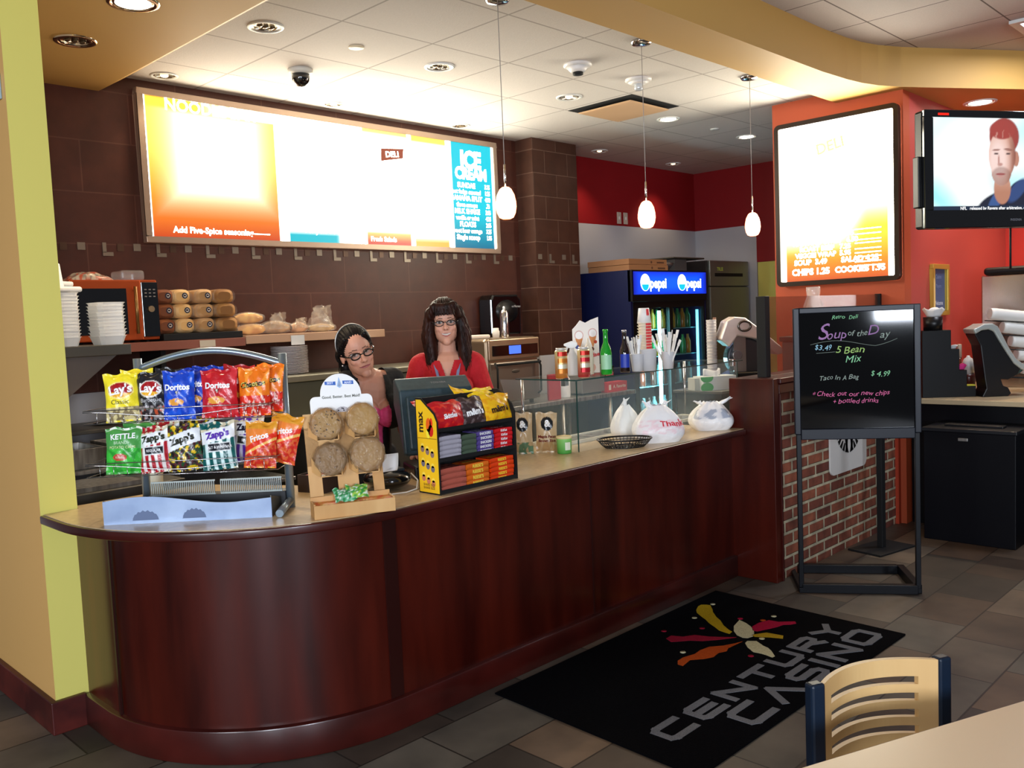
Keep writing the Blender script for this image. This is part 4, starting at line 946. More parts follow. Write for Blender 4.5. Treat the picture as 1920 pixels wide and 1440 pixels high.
def bar(label, x, y, z, w, d, h, c1, c2, group, txt=None, tc=WT, rz=0, sil=False):
    """one boxed or wrapped bar, printed top and front"""
    b = MB(); rnd = random.Random(label+str(x)+str(z)); e = .004
    def pf(u, v): return c2 if (nz(u*w*60, v*d*60, 1, rnd.random()) > .25) else c1
    n = 10
    b.grid(lambda u, v: ((u-.5)*w, v*d, h-abs(2*u-1)**4*h*.12+.0006*math.sin(u*30+v*9)), n, 8, 0, pf)
    b.grid(lambda u, v: ((u-.5)*w, -.001*math.sin(PI*v), v*h*.9+(.1*h*(1-abs(2*u-1)**4) if v == 1 else 0)), n, 4, 0, lambda u, v: c1 if v > .3 else lerp(hx(c1), (0, 0, 0), .25))
    b.box(-w/2, w/2, 0, d, 0, h*.86, col=c1)
    if txt:
        b.text(txt, min(h*.8, w/len(txt)*1.5), lambda xx, yy: (xx, -.0022, h*.45+yy), col=tc, bold=.03)
        b.text(txt, min(d*.5, w/len(txt)*1.6), lambda xx, yy: (xx, d*.45+yy, h+.0012), col=tc, bold=.03)
    o = obj('candy_bar', b, MC['printed_foil'], None, (CX+x, CY+y, .9+z), rz, flat=True); return tag(o, label, 'candy bar', group)
NUM = ('bottom', 'second from bottom', 'third from bottom', 'fourth from bottom', 'fifth from bottom', 'top')
def stack(n, desc, x, z, w, d, h, c1, c2, group, txt=None, y=.006, tc=WT):
    for i in range(n):
        bar('%s, %s' % (desc, NUM[i]+' one' if i < n-1 else 'top one'), x+random.uniform(-.002, .002), y+random.uniform(0, .004), z+i*h, w, d, h, c1, c2, group, txt, tc)
g1 = 'candy bars on the bottom tier'; g2 = 'candy bars on the middle tier'
stack(4, 'maroon and gold wrapped bar at left, bottom tier', .083, .0085, .135, .09, .024, 'b05848', '5a1420', g1)
stack(4, 'orange wrapped bar in the middle, bottom tier', .220, .0085, .128, .09, .024, 'e06a18', 'c83818', g1, "REESE'S", tc='f8e050')
stack(5, 'orange red cup candy pack at the right, bottom tier', .364, .0085, .140, .09, .020, 'e8400c', 'f06a20', g1, "REESE'S", tc='f8d840')
stack(5, 'silver and purple bar at left, middle tier', .073, .1395, .118, .09, .0195, 'a8a4b0', '7a4a88', g2)
stack(4, 'green brown bar second from left, middle tier', .178, .1395, .080, .09, .0225, '4a5a48', '2c2420', g2)
stack(5, 'violet and blue bar right of centre, middle tier', .272, .1395, .095, .09, .0185, '5a4a90', 'b0b0c8', g2, 'SNICKERS')
stack(5, 'red wafer bar at right, middle tier', .382, .1395, .105, .09, .0185, 'd81820', 'c01018', g2, 'KitKat')
def share(label, x, y, z, c1, c2, txt, tc, w=.15, h=.105, tilt=-.55, roll=0, yaw_=0):
    w *= 1.12; h *= 1.25
    bag('candy_bag', label, 'candy bag', w, h, .035, lambda u, v: c2 if nz(u, v, 7) > .15 else c1, [(txt, .5, .42, .038 if len(txt) < 6 else .0265, tc, .06, .05)], (CX+x, CY+y, .9+z), (tilt, roll, yaw_), 'share size candy bags on the top tier', nu=34, nv=28, wob=.6)
share('rear red fruit candy bag, top tier left', .10, .085, .300, 'c81820', 'f0b0a0', 'Skittles', WT, .16, .10, -.9)
share('front red fruit candy bag with white lettering, top tier left', .092, .018, .263, 'c01420', 'e03020', 'Skittles', WT, .165, .095, -.35)
share('rear brown chocolate candy bag, top tier middle', .235, .09, .305, '3a2a24', 'c8a890', "m&m's", WT, .15, .10, -1.0)
share('front dark brown chocolate candy bag, top tier middle', .235, .018, .263, '3c2c2c', '6a5a5a', "m&m's", WT, .135, .10, -.38)
share('rearmost yellow chocolate candy bag sticking up and tilted left', .30, .12, .335, 'f2c418', 'e8b010', "m&m's", '3a2410', .13, .09, -.9, .3)
share('upper yellow chocolate candy bag lying over the front one', .372, .075, .315, 'f8d820', 'f0c010', "m&m's", '3a2410', .155, .095, -.75)
share('front orange yellow chocolate candy bag, top tier right', .375, .016, .263, 'f0b818', 'e8a010', "m&m's", '3a2410', .15, .098, -.30)

# ------------------------------------------------ register and card terminal
teal = mat('slate_teal_plastic', '2b3f46', .4); noisy(teal, '283b42', '30464e', 40)
t = thing('cash_register', 'slate coloured touch screen register seen from behind', 'cash register', (2.615, 3.10, .9), math.radians(-25))
obj('base', MB().box(-.12, .15, -.11, .12, 0, .06), black, t, bev=.01)
obj('stand', MB().prism([(-.03, .06), (.08, .06), (.02, .28), (-.04, .28)], -.06, .06, 'x'), teal, t, bev=.008)
b = MB().prism([(-.085, .12), (-.065, .105), (.10, .33), (.085, .445), (.055, .45), (-.03, .40)], -.155, .19, 'x'); obj('screen_housing', b, teal, t, bev=.008, seg=3)
obj('rear_cover', MB().prism([(-.10, .14), (-.075, .13), (-.03, .37), (-.055, .375)], -.13, .16, 'x'), teal, t, bev=.008)
obj('badge', MB().text('TOSHIBA', .018, lambda x, y: (.04+x, .012+(y)*.94, .4255+y*.5)), mat('badge_grey', '8a8a90'), t, flat=True)
t = thing('card_terminal', 'black card terminal with a white receipt on top', 'card terminal', (2.28, 3.02, .9), math.radians(-15))
b = MB(); b.ell((0, 0, .045), (.10, .12, .045), 24, 12); obj('body', b, mat('gloss_black_plastic', '08090b', .15, coat=.6), t)
b = MB(); b.grid(lambda u, v: (-.075+.07*u*1.0+.01*v, -.125+.02*v-.02*math.sin(v*1.5), .095+.075*v-.02*math.sin(v*3)), 4, 8, 0, lambda u, v: 'dfe6ee' if not (.35 < u < .7 and .3 < v < .42) else 'a8b0bc')
obj('receipt', b, vmat('paper_print', .7), t, flat=True, solid=.0006)
obj('keypad', MB().box(-.04, .06, -.06, .05, .078, .09), mat('keypad_grey', '1c2024', .4), t, bev=.004)
b = MB().tube([(2.16, 2.93, .904), (2.20, 2.885, .904), (2.26, 2.865, .904), (2.33, 2.885, .905), (2.375, 2.93, .93), (2.38, 2.98, .955)], .0032, 8)
tag(obj('cable', b, mat('white_cable', 'd8d8d4', .4)), 'thin white cable looping on the counter behind the candy rack', 'cable')
t = thing('black_organizer', 'low black clutter tray of papers between register and cookie stand', 'tray', (2.36, 3.20, .9), math.radians(-20))
obj('tray', MB().box(-.10, .03, -.04, .12, 0, .05), mblack, t, bev=.004)
obj('papers', MB().box(-.09, .02, -.03, .11, .05, .062), mat('paper_grey', '8f9498', .6), t)

# ------------------------------------------------ small goods on the counter
def p_cof(c2):
    def f(u, v):
        if el(u, v, .5, .72, .30, .17): return '14181e' if not (abs(u-.5) < .10 and abs(v-.72) < .05) else 'd8ccb0'
        if v < .28: return c2 if nz(u, v, 6) > -.2 else 'b89a70'
        return 'c9ad84' if nz(u, v, 5) > -.2 else 'd8c09a'
    return f
bag('coffee_bag', 'rear tan coffee bag with a round black emblem and green band', 'coffee bag', .11, .215, .06, p_cof('5a7a5a'), [('&', .5, .72, .05, WT, 0, .03)], (3.27, 3.16, .9), (-.06, 0, -.75), 'coffee bags on the counter')
bag('coffee_bag', 'front tan coffee bag with red brown lettering and a round black emblem', 'coffee bag', .115, .21, .06, p_cof('b08a5c'), [('&', .5, .72, .05, WT, 0, .03), ('Maple Pecan', .5, .40, .020, '6a1c18', 0, .04), ('Brown Rice', .5, .30, .020, '6a1c18', 0, .04)], (3.37, 3.085, .9), (-.08, .03, -.70), 'coffee bags on the counter')
b = MB(); b.lathe([(.0355, 0), (.037, .004), (.039, .075), (.039, .078)], 24, col=['3a8a3a', '4aa040', '8ad070', 'b0e090'])
b.lathe([(.041, .078), (.041, .088), (.037, .09)], 24, col='f0e0a8')
b.add([(.0392*math.cos(a), .0392*math.sin(a), z) for z in (.02, .06) for a in (-2.3, -2.1, -1.9, -1.7, -1.5)], [(i, i+1, i+6, i+5) for i in range(4)], col='e8f0d8')
tag(obj('paper_tub', b, vmat('printed_tub', .5), loc=(3.40, 2.99, .9), flat=True), 'small green paper tub with a pale lid beside the coffee bags', 'tub')
# oval wire-look basket
t = thing('food_basket', 'empty black oval plastic mesh basket on the counter', 'basket', (3.70, 2.83, .9), math.radians(-38))
bk = mat('basket_plastic', '0a0a0b', .3); b = MB()
N = 44
def oval(r, z): return [(.145*r*math.cos(2*PI*i/N), .098*r*math.sin(2*PI*i/N), z) for i in range(N)]
for r_, z, th in ((1, .048, .005), (.93, .034, .0022), (.84, .02, .0022), (.72, .006, .003), (.5, .003, .002), (.25, .003, .002)): b.tube(oval(r_, z), th, 6, closed=True)
A_, M_, B_ = oval(1, .048), oval(.86, .022), oval(.72, .005)
for i in range(N): b.tube([A_[i], M_[i], B_[i]], .0018, 5)
for i in range(0, N, 2): b.tube([B_[i], (0, 0, .003)], .0016, 4)
obj('basket_weave', b, bk, t)
# takeaway bags
def carry(name, label, loc, rz, W_, D_, H_, txt, knots, tint, seed):
    t = thing(name, label, 'plastic bag', loc, rz); rnd = random.Random(seed); b = MB()
    pl = mat('thin_white_plastic', 'f4f2f2', .35, alpha=.93)
    def f(u, v):
        a = 2*PI*u; sq = .78+.22*abs(math.cos(2*a))**.5*0+.0
        ph = math.sin(a*5+seed)*.5+math.sin(a*9+2*seed)*.3+math.sin(a*14+seed)*.2
        prof = (.80+.21*math.sin(min(1, v/.30)*PI/2)) if v < .30 else 1.01-.72*((v-.30)/.70)**1.7
        prof = max(.12, prof)*(1+.05*ph*(.3+v))
        sup = (abs(math.cos(a))**4+abs(math.sin(a))**4)**(-.25)
        z = v*H_+.008*noise.noise((math.cos(a)*3, math.sin(a)*3, v*4+seed))*(v > .05)
        return (W_/2*prof*sup*math.cos(a), D_/2*prof*sup*math.sin(a), max(0, z))
    def pc(u, v):
        x = u
        if txt and .60 < u < .90 and .25 < v < .62: return 'f4d8dc' if nz(u*3, v*2, 6, 3) > .0 else 'f6eeee'
        if tint and .55 < u < .88 and .45 < v < .75: return 'a8b0c0' if nz(u*3, v, 5, 7) > 0 else 'e8e8ec'
        return 'f6f5f5'
    b.grid(f, 64, 26, 0, pc); b.add([f(i/64, 0) for i in range(64)], [list(range(64))[::-1]], col='f0f0f0')
    if txt: b.text(txt, .045, lambda x, y: (lambda a: (lambda P: (P[0]*1.02, P[1]*1.02-.001, P[2]))(f((a % (2*PI))/(2*PI), .52+y/H_)))(-PI/2+.45+x/(W_*.40)), col='d83848', bold=.02)
    m_ = vmat('printed_thin_plastic', .35, bump=.7, bs=22)
    obj('bag_body', b, m_, t, flat=True)
    for (hx_, hy, tx, ty, hz) in knots:
        hb = MB(); hb.grid(lambda u, v: (hx_+(tx)*v+.022*(u-.5)*(1+v)+.004*math.sin(v*9+u*5), hy+ty*v+.01*math.sin(u*6+v*4), H_*.82+hz*v+.006*math.sin(u*7)), 8, 10, 0, lambda u, v: 'faf9f9')
        obj('handle', hb, m_, t, flat=True, solid=.002)
carry('takeaway_bag', 'crumpled white plastic bag with red print, right of the oval basket', (3.98, 2.815, .9), math.radians(-40), .27, .20, .20, 'Thank', ((-.02, -.02, -.05, 0, .06), (.03, .0, .03, .02, .055)), False, 3)
carry('takeaway_bag', 'tied white plastic bag with boxy contents at the far end of the counter', (4.54, 2.825, .9), math.radians(-42), .25, .19, .165, None, ((-.03, 0, -.06, -.01, .035), (.03, 0, .10, .0, .05)), True, 8)
carry('takeaway_bag', 'second white plastic bag tucked behind the red printed one', (3.99, 3.04, .9), math.radians(-20), .16, .13, .19, None, ((0, 0, .01, .01, .07),), False, 5)

# ------------------------------------------------ glass sneeze guard
t = thing('glass_guard', 'clear glass food guard with a flat glass shelf on steel clips', 'glass guard', (0, 0, 0))
gp = mat('pane_glass', 'd8ebe6', .02, alpha=.09, coat=1, spec=.8); ge = mat('glass_edge', '2a4a44', .15, coat=1)
obj('front_pane', MB().box(3.46, 5.06, 2.945, 2.951, .9, 1.268), gp, t)
obj('side_pane', MB().prism([(2.955, .9), (3.35, .9), (3.50, 1.268), (2.955, 1.268)], 3.458, 3.464, 'x'), gp, t)
b = MB().prism([(3.44, 2.93), (5.10, 2.93), (5.10, 3.36), (3.44, 3.36)], 1.270, 1.277); obj('shelf_pane', b, gp, t)
b = MB().box(3.44, 5.10, 2.928, 2.93, 1.270, 1.277).box(3.438, 3.44, 2.93, 3.36, 1.270, 1.277).box(3.457, 3.465, 2.943, 2.946, .9, 1.268).box(5.056, 5.062, 2.943, 2.946, .9, 1.268); obj('polished_edge', b, ge, t)
b = MB().box(3.46, 3.49, 3.02, 3.05, 1.24, 1.285).box(5.02, 5.05, 2.95, 2.98, 1.24, 1.285); obj('clip', b, chrome, t, bev=.003)
b = MB().tube([(3.47, 3.34, .9), (3.47, 3.34, 1.27)], .008, 10).tube([(5.05, 3.34, .9), (5.05, 3.34, 1.27)], .008, 10); obj('support_rod', b, chrome, t)
t = thing('food_well', 'steel food well with white edge strip on the counter behind the glass', 'food well', (0, 0, 0))
b = MB().box(3.50, 5.0, 3.15, 3.16, .9005, .918).box(3.50, 5.0, 3.325, 3.335, .9005, .918).box(3.50, 3.51, 3.16, 3.325, .9005, .918).box(4.99, 5.0, 3.16, 3.325, .9005, .918)
obj('rim', b, mat('well_rim_white', 'd8d4c4', .4), t)
obj('well_floor', MB().box(3.51, 4.99, 3.16, 3.325, .9005, .904), dsteel, t)
for i in range(4): obj('lid', MB().box(3.53+.37*i, 3.87+.37*i, 3.165, 3.315, .904, .912).box(3.68+.37*i, 3.72+.37*i, 3.22, 3.25, .912, .930), steel, t, bev=.003)
GZ = 1.2775; GG = 'goods standing on the glass shelf'
def can(label, x, y, c):
    b = MB(); b.lathe([(.026, 0), (.033, .006), (.033, .145), (.026, .153)], 24, col=['d8d0b0', c, 'd8c890', 'c8c8c8'])
    b.lathe([(.027, .153), (.027, .162), (.024, .162)], 24, col='e8e4dc')
    for i, (cc, zz) in enumerate(((c, .03), ('e8e0c0', .055), (c, .085), ('c02818', .12))):
        b.add([(.0333*math.cos(a), .0333*math.sin(a), z_) for z_ in (zz, zz+.022) for a in [-3.0+.25*k for k in range(9)]], [(k, k+1, k+10, k+9) for k in range(8)], col=cc)
    tag(obj('drink_can', b, vmat('printed_can', .25, .4), loc=(x, y, GZ), flat=True), label, 'can', GG)
can('tall tea can with orange fruit print, left one on the glass shelf', 3.475, 3.055, 'd88030')
can('tall tea can with red print, right of the white spray bottle', 3.575, 2.985, 'c02830')
t = thing('spray_bottle', 'white trigger spray bottle between two tall cans', 'spray bottle', (3.70, 3.17, GZ), -.8, GG)
obj('bottle', MB().lathe([(.034, 0), (.036, .01), (.036, .07), (.03, .10), (.014, .135), (.012, .15)], 20), white, t)
obj('trigger_head', MB().prism([(-.045, .175), (-.045, .165), (-.015, .15), (.015, .15), (.03, .165), (.03, .18), (0, .19)], -.010, .010, 'y').prism([(-.03, .162), (-.04, .12), (-.034, .12), (-.02, .155)], -.005, .005, 'y'), white, t, bev=.003)
tag(obj('squeeze_bottle', MB().lathe([(.028, 0), (.028, .13), (.018, .155), (.006, .175), (.004, .20)], 18), mat('cream_plastic', 'e0d4c0', .4), loc=(3.79, 3.13, GZ)), 'slim cream squeeze bottle behind the spray bottle', 'bottle')
# ice cream cone card
t = thing('cone_card', 'folded white card printed with ice cream cones and red lettering', 'card', (3.875, 3.215, GZ), math.radians(-42))
def cone_p(u, v): return 'f2ece4'
b = MB()
pts = [(-.075, 0), (.075, 0), (.075, .315), (.03, .30), (.0, .285), (-.03, .30), (-.05, .275), (-.075, .25)]
b.prism(pts, 0, .004, 'y', col='efe8e0')
for cx_, cz_, s_ in ((-.038, .215, 1), (.04, .225, 1)):
    b.add([(cx_+.026*math.cos(a), -.0008, cz_+.028*math.sin(a)) for a in [2*PI*i/16 for i in range(16)]], [list(range(16))], col='d8b0a8')
    b.add([(cx_+.021*math.cos(a), -.0012, cz_+.022*math.sin(a)) for a in [2*PI*i/16 for i in range(16)]], [list(range(16))], col='f4f0ee')
    b.add([(cx_-.022, -.0010, cz_-.018), (cx_+.022, -.0010, cz_-.018), (cx_, -.0010, cz_-.085)], [(0, 1, 2)], col='d08850')
for x_, z_, r_, c in ((-.05, .15, .012, '3a4a90'), (-.02, .14, .010, '304080'), (.035, .135, .012, '603020'), (.055, .175, .01, 'c04020'), (-.04, .05, .02, 'e0a890'), (.03, .03, .024, 'e8b8a8')):
    b.add([(x_+r_*math.cos(a), -.0014, z_+r_*math.sin(a)) for a in [2*PI*i/10 for i in range(10)]], [list(range(10))], col=c)
b.text('Sundae', .032, lambda x, y: (.03+x, -.0014, .098+y+x*.2), col='c82020', bold=.03)
obj('printed_card', b, card, t, flat=True)
obj('easel_back', MB().prism([(.005, 0), (.07, 0), (.005, .2)], -.004, .004, 'x'), mat('grey_card', 'b8b0a8', .7), t)
def bottle(label, x, y, z, r, h, m, cap, lab=None, group=None, lc='e8f0e8'):
    t = thing('glass_bottle', label, 'bottle', (x, y, z), 0, group)
    obj('bottle', MB().lathe([(r*.9, 0), (r, .008), (r, h*.48), (r*.85, h*.58), (r*.42, h*.72), (r*.38, h*.93), (r*.42, h*.95), (r*.42, h*.97)], 24), m, t)
    obj('cap', MB().lathe([(r*.46, h*.955), (r*.46, h), (r*.3, h+.002)], 16), cap, t)
    if lab:
        n = 12; b = MB(); a0 = math.atan2(-y, -x)
        b.add([((r+.0006)*math.cos(a), (r+.0006)*math.sin(a), zz) for zz in (h*.12, h*.44) for a in [a0-1.0+2.0*k/n for k in range(n+1)]], [(k, k+1, n+2+k, n+1+k) for k in range(n)])
        obj('label', b, lab, t, flat=True)
    return t
grn = mat('green_glass', '18a028', .05, alpha=.88, coat=1, emit='18a028', es=0); nv_l = mat('label_green_white', '9ad0a8', .4)
bottle('green glass beer style bottle on the glass shelf', 3.79, 3.005, GZ, .032, .245, grn, mat('green_cap', '3ab03a', .3, .5), nv_l, GG)
bottle('dark cola bottle with a blue label and silver top on the glass shelf', 3.95, 3.00, GZ, .029, .235, mat('cola_glass', '1a0808', .05, coat=1), mat('silver_cap', 'c8c8d0', .25, .9), mat('cola_label', '2038a8', .4), GG)
def straws(label, x, y, n, h, lean, seed):
    t = thing('utensil_cup', label, 'cup', (x, y, GZ), 0, GG); rnd = random.Random(seed)
    obj('cup', MB().lathe([(.030, 0), (.040, .095), (.041, .098), (.037, .099)], 22), mat('frosted_cup', 'd8d8dc', .4, alpha=.85), t)
    for i in range(n):
        a = rnd.uniform(0, 6.28); r_ = rnd.uniform(.005, .028); L_ = rnd.uniform(h*.75, h); dx, dy = math.cos(a)*r_*lean, math.sin(a)*r_*lean
        b = MB(); b.T = Matrix.Translation((math.cos(a)*r_*.7, math.sin(a)*r_*.7, .02)) @ Vector((dx, dy, L_)).to_track_quat('Z', 'Y').to_matrix().to_4x4() @ Matrix.Rotation(rnd.uniform(0, 3), 4, 'Z')
        b.box(-.006, .006, -.0012, .0012, 0, L_); b.box(-.009, .009, -.002, .002, L_*.78, L_)
        obj('wrapped_utensil', b, white, t, bev=.001)
straws('frosted cup of short white plastic utensils left of the tall cup stack', 4.045, 2.985, 9, .19, 2.2, 1)
straws('frosted cup with long white utensils fanned to the right, right of the cup stack', 4.265, 2.93, 12, .215, 3.2, 5)
t = thing('cup_holder', 'frosted holder with white utensils in front of the tall cup stack', 'cup', (4.10, 2.945, GZ), 0, GG)
obj('cup', MB().lathe([(.038, 0), (.046, .12), (.047, .122), (.043, .122)], 22), mat('frosted_cup', 'd8d8dc', .4, alpha=.85), t)
pc = MB(); pc.lathe([(.030, 0), (.0305, .002), (.040, .016), (.0415, .0165), (.0415, .019), (.039, .019)], 24, col='e8dcc8')
pc.add([(.0408*math.cos(a), .0408*math.sin(a), z_) for z_ in (.0, .016) for a in [-2.3+.2*k for k in range(7)]], [(k, k+1, k+8, k+7) for k in range(6)], col='d84040') 
pcm = vmat('printed_paper_cup', .5)
pco = tag(obj('paper_cup', pc, pcm, loc=(4.19, 3.035, GZ), flat=True), 'paper cup in the tall stack on the glass shelf', 'cup', 'stacked paper cups on the glass shelf')
for i in range(1, 16):
    q = pco.copy(); C.objects.link(q); q.location = (4.19, 3.035, GZ+.0168*i)
tp_ = MB(); tp_.lathe([(.041, 0), (.030, .085), (.028, .086)], 24, col=['f0ece8', 'f0ece8', 'e8e4e0']); tp_.add([(.0385*math.cos(a)*(1-.16*(z_/.085)), .0385*math.sin(a)*(1-.16*(z_/.085)), z_) for z_ in (.01, .08) for a in [-2.1+.2*k for k in range(4)]], [(k, k+1, k+5, k+4) for k in range(3)], col='e04040')
tag(obj('paper_cup', tp_, pcm, loc=(4.19, 3.035, GZ+.0168*16), flat=True), 'upturned white and red paper cup topping the tall cup stack', 'cup')
# ------------------------------------------------ kitchen, left side
t = thing('steel_shelf', 'steel wall shelf with a triangular bracket, holding stacks of white foam boxes', 'shelf', (0, 0, 0))
obj('shelf_board', MB().box(1.311, 1.76, 4.30, 5.08, 1.51, 1.56), dsteel, t, bev=.003)
obj('bracket', MB().prism([(1.311, 1.509), (1.70, 1.509), (1.311, 1.20)], 4.33, 4.345, 'y'), mat('bracket_steel', '7c7570', .4, .7), t)
obj('bracket', MB().prism([(1.311, 1.509), (1.70, 1.509), (1.311, 1.20)], 5.0, 5.015, 'y'), dsteel, t)
def clam(name, loc, label, group, w=.19, h=.016, lip=True):
    b = MB()
    vs = []; fs = []; prof = [(.76, 0), (.95, h*2.6), (1.0, h*2.6), (1.0, h*2.75), (.93, h*2.7), (.75, .004)]
    n = 20
    for s_, z in prof:
        for i in range(n):
            a = 2*PI*i/n; q = (abs(math.cos(a))**5+abs(math.sin(a))**5)**(-.2); vs.append((w/2*s_*q*math.cos(a), w/2*s_*q*math.sin(a), z))
    for j in range(5):
        for i in range(n): fs.append((j*n+i, j*n+(i+1) % n, (j+1)*n+(i+1) % n, (j+1)*n+i))
    fs += [list(range(n))[::-1], list(range(5*n, 6*n))]
    b.add(vs, fs, 0, False)
    return tag(obj(name, b, foam, loc=loc), label, 'foam box', group)
def cstack(x, y, n, lab, grp, w=.19, h=.016, z=1.56, rz=.1):
    p = clam('foam_container', (x, y, z), lab, grp, w, h); p.rotation_euler = (0, 0, rz)
    for i in range(1, n):
        q = p.copy(); C.objects.link(q); q.location = (x+random.uniform(-.002, .002), y+random.uniform(-.002, .002), z+i*h); q.rotation_euler = (0, 0, rz+random.uniform(-.04, .04))
cstack(1.70, 4.42, 11, 'white foam container in the short front stack beside the microwave', 'foam containers in the short front stack', w=.145)
cstack(1.60, 4.80, 17, 'white foam container in the middle stack on the steel shelf', 'foam containers in the middle stack', rz=.4, w=.15)
cstack(1.50, 4.41, 14, 'white foam container in the stack against the yellow wall edge', 'foam containers against the wall edge', w=.12)
# tall hinged boxes on top of two stacks
def hinged(loc, rz, label):
    t = thing('hinged_foam_box', label, 'foam box', loc, rz)
    t.scale = (.72,)*3; b = MB(); b.box(-.09, .09, -.09, .09, 0, .035); obj('base', b, foam, t, bev=.012)
    b = MB(); b.T = Matrix.Translation((0, .085, .036)) @ Matrix.Rotation(math.radians(-100), 4, 'X')
    b.box(-.09, .09, -.17, 0, -.0, .03); obj('lid', b, foam, t, bev=.012)
hinged((1.60, 4.80, 1.56+.016*16+.046), .5, 'open white foam box glowing on the middle stack')
hinged((1.50, 4.41, 1.56+.016*13+.046), .3, 'open white foam box on the stack against the wall edge')
# microwave shelf
sw = mat('stained_shelf_wood', '8a5040', .5); sw2 = mat('light_shelf_wood', 'c09878', .5)
t = thing('wall_shelf', 'reddish wooden wall shelf under the microwave and bread', 'shelf', (0, 0, 0))
obj('shelf_board', MB().box(1.78, 2.805, 5.10, 5.499, 1.505, 1.558), sw, t, bev=.003)
obj('price_label', MB().box(2.50, 2.60, 5.096, 5.0995, 1.512, 1.552), mat('tan_label', 'c8b8a0', .6), t)
obj('bracket', MB().box(2.3, 2.33, 5.2, 5.499, 1.35, 1.504), mblack, t)
t = thing('wall_shelf', 'pale wooden wall shelf right of the microwave shelf, with bagged rolls', 'shelf', (0, 0, 0))
obj('shelf_board', MB().box(2.81, 3.90, 5.10, 5.499, 1.515, 1.568), sw2, t, bev=.003)
obj('price_label', MB().box(3.13, 3.23, 5.096, 5.0995, 1.492, 1.555), mat('white_label', 'dcdcd8', .6), t)
t = thing('black_tray', 'flat black tray under the bread loaves', 'tray', (0, 0, 0)); obj('tray', MB().box(2.29, 2.80, 5.12, 5.46, 1.5585, 1.60), mblack, t, bev=.004)
# microwave
t = thing('microwave_oven', 'orange tinted steel microwave with a black control panel', 'microwave', (1.79, 5.12, 1.559))
om = mat('copper_lit_steel', 'c8582a', .35, .55)  # orange light falling on the steel is put into its base colour
obj('cabinet', MB().box(0, .488, .02, .33, .012, .36), om, t, bev=.006)
obj('door', MB().box(.004, .385, .002, .02, .014, .355), om, t, bev=.004)
obj('door_window', MB().box(.03, .30, -.001, .0018, .05, .31), gb, t)
obj('handle', MB().tube([(.345, -.02, .05), (.345, -.02, .32)], .010, 10).tube([(.345, 0, .07), (.345, -.02, .07)], .006, 8).tube([(.345, 0, .30), (.345, -.02, .30)], .006, 8), mat('bronze_handle', 'a07848', .3, .8), t)
obj('control_panel', MB().box(.388, .484, .001, .02, .03, .345), gb, t, bev=.002)
obj('dial', MB().tube([(.436, .001, .19), (.436, -.012, .19)], .018, 18), mat('dial_tan', 'b09878', .3, .6), t)
b = MB()
for i in range(3):
    for j in range(3): b.box(.405+.025*i, .418+.025*i, -.0005, .001, .26+.02*j, .266+.02*j)
obj('buttons', b, mat('button_grey', '98908a', .5), t)
for i in range(2): obj('foot', MB().lathe([(.012, 0), (.012, .012)], 10, c=(.05+.38*i, .06)), mblack, t)
for i in range(2): obj('foot', MB().lathe([(.012, 0), (.012, .012)], 10, c=(.05+.38*i, .28)), mblack, t)
# things on top of the microwave
t = thing('plastic_package', 'crumpled clear package with orange wrappers on top of the microwave', 'package', (1.93, 5.28, 1.9195))
b = MB(); b.grid(lambda u, v: (-.12+.26*u, -.07+.14*v, .05*(math.sin(PI*u)**.6)*(math.sin(PI*v)**.5)*(1+.5*nz(u, v, 5, 2))), 26, 14, 0, lambda u, v: 'c85a40' if nz(u, v, 8) > .1 else 'd8c8b0' if nz(u, v, 10, 3) > -.1 else '8a8478'); b.add([(-.12, -.07, 0), (.14, -.07, 0), (.14, .07, 0), (-.12, .07, 0)], [(3, 2, 1, 0)], col='b0a898')
obj('wrapper', b, printm, t, flat=True)
t = thing('clear_container', 'clear plastic clamshell container at the right on the microwave', 'container', (2.17, 5.28, 1.9195))
b = MB().box(-.07, .07, -.08, .08, 0, .06); obj('container', b, film, t, bev=.015)
# bread
crust = lambda c1, c2, s: (lambda u, v: lerp(hx(c1), hx(c2), .5+1.4*noise.noise((u*5, v*5, s))))
def loaf(label, x, y, z, w, h, d, c1, c2, seed, emb=True, grp='bagged bread loaves stacked on the shelf', rz=0):
    t = thing('bread_loaf', label, 'bread', (x, y, z), rz, grp); b = MB()
    def f(u, v):
        a = 2*PI*u; r_ = (abs(math.cos(a))**3.2+abs(math.sin(a))**3.2)**(-1/3.2); e = 1 if .06 < v < .94 else .86 if .01 < v < .99 else .6
        e *= 1+.03*noise.noise((math.cos(a)*2, math.sin(a)*2, v*4+seed)); return (w/2*r_*e*math.cos(a), v*d, h/2+h/2*r_*e*math.sin(a))
    b.grid(f, 28, 12, 0, crust(c1, c2, seed))
    for v in (0, 1): b.add([f(i/28, v) for i in range(28)], [list(range(28))], col=c2)
    if emb:
        for r_, c in ((.018, '1a2438'), (.011, 'd8c8b8')): b.add([(.25*w*0+.018+r_*math.cos(a), -.002-(.001 if r_ < .015 else 0), h*.55+r_*math.sin(a)) for a in [2*PI*i/16 for i in range(16)]], [list(range(16))], col=c)
        b.box(.010, .024, -.0045, -.003, h*.5, h*.62, col='3a2a2a')
    obj('loaf', b, vmat('bread_crust', .8), t, flat=True)
    b = MB()
    def g(u, v):
        a = 2*PI*u; r_ = (abs(math.cos(a))**2.6+abs(math.sin(a))**2.6)**(-1/2.6)*1.05; e = 1 if .1 < v < .9 else .95; e *= 1+.04*noise.noise((math.cos(a)*4, math.sin(a)*4, v*8+seed)); return (w/2*r_*e*math.cos(a), -.006+v*(d+.012), max(.0005, h/2+h/2*r_*e*math.sin(a)*.98))
    b.grid(g, 30, 10); obj('clear_wrap', b, mat('bread_wrap', 'f0e8d8', .12, alpha=.16, coat=1), t)
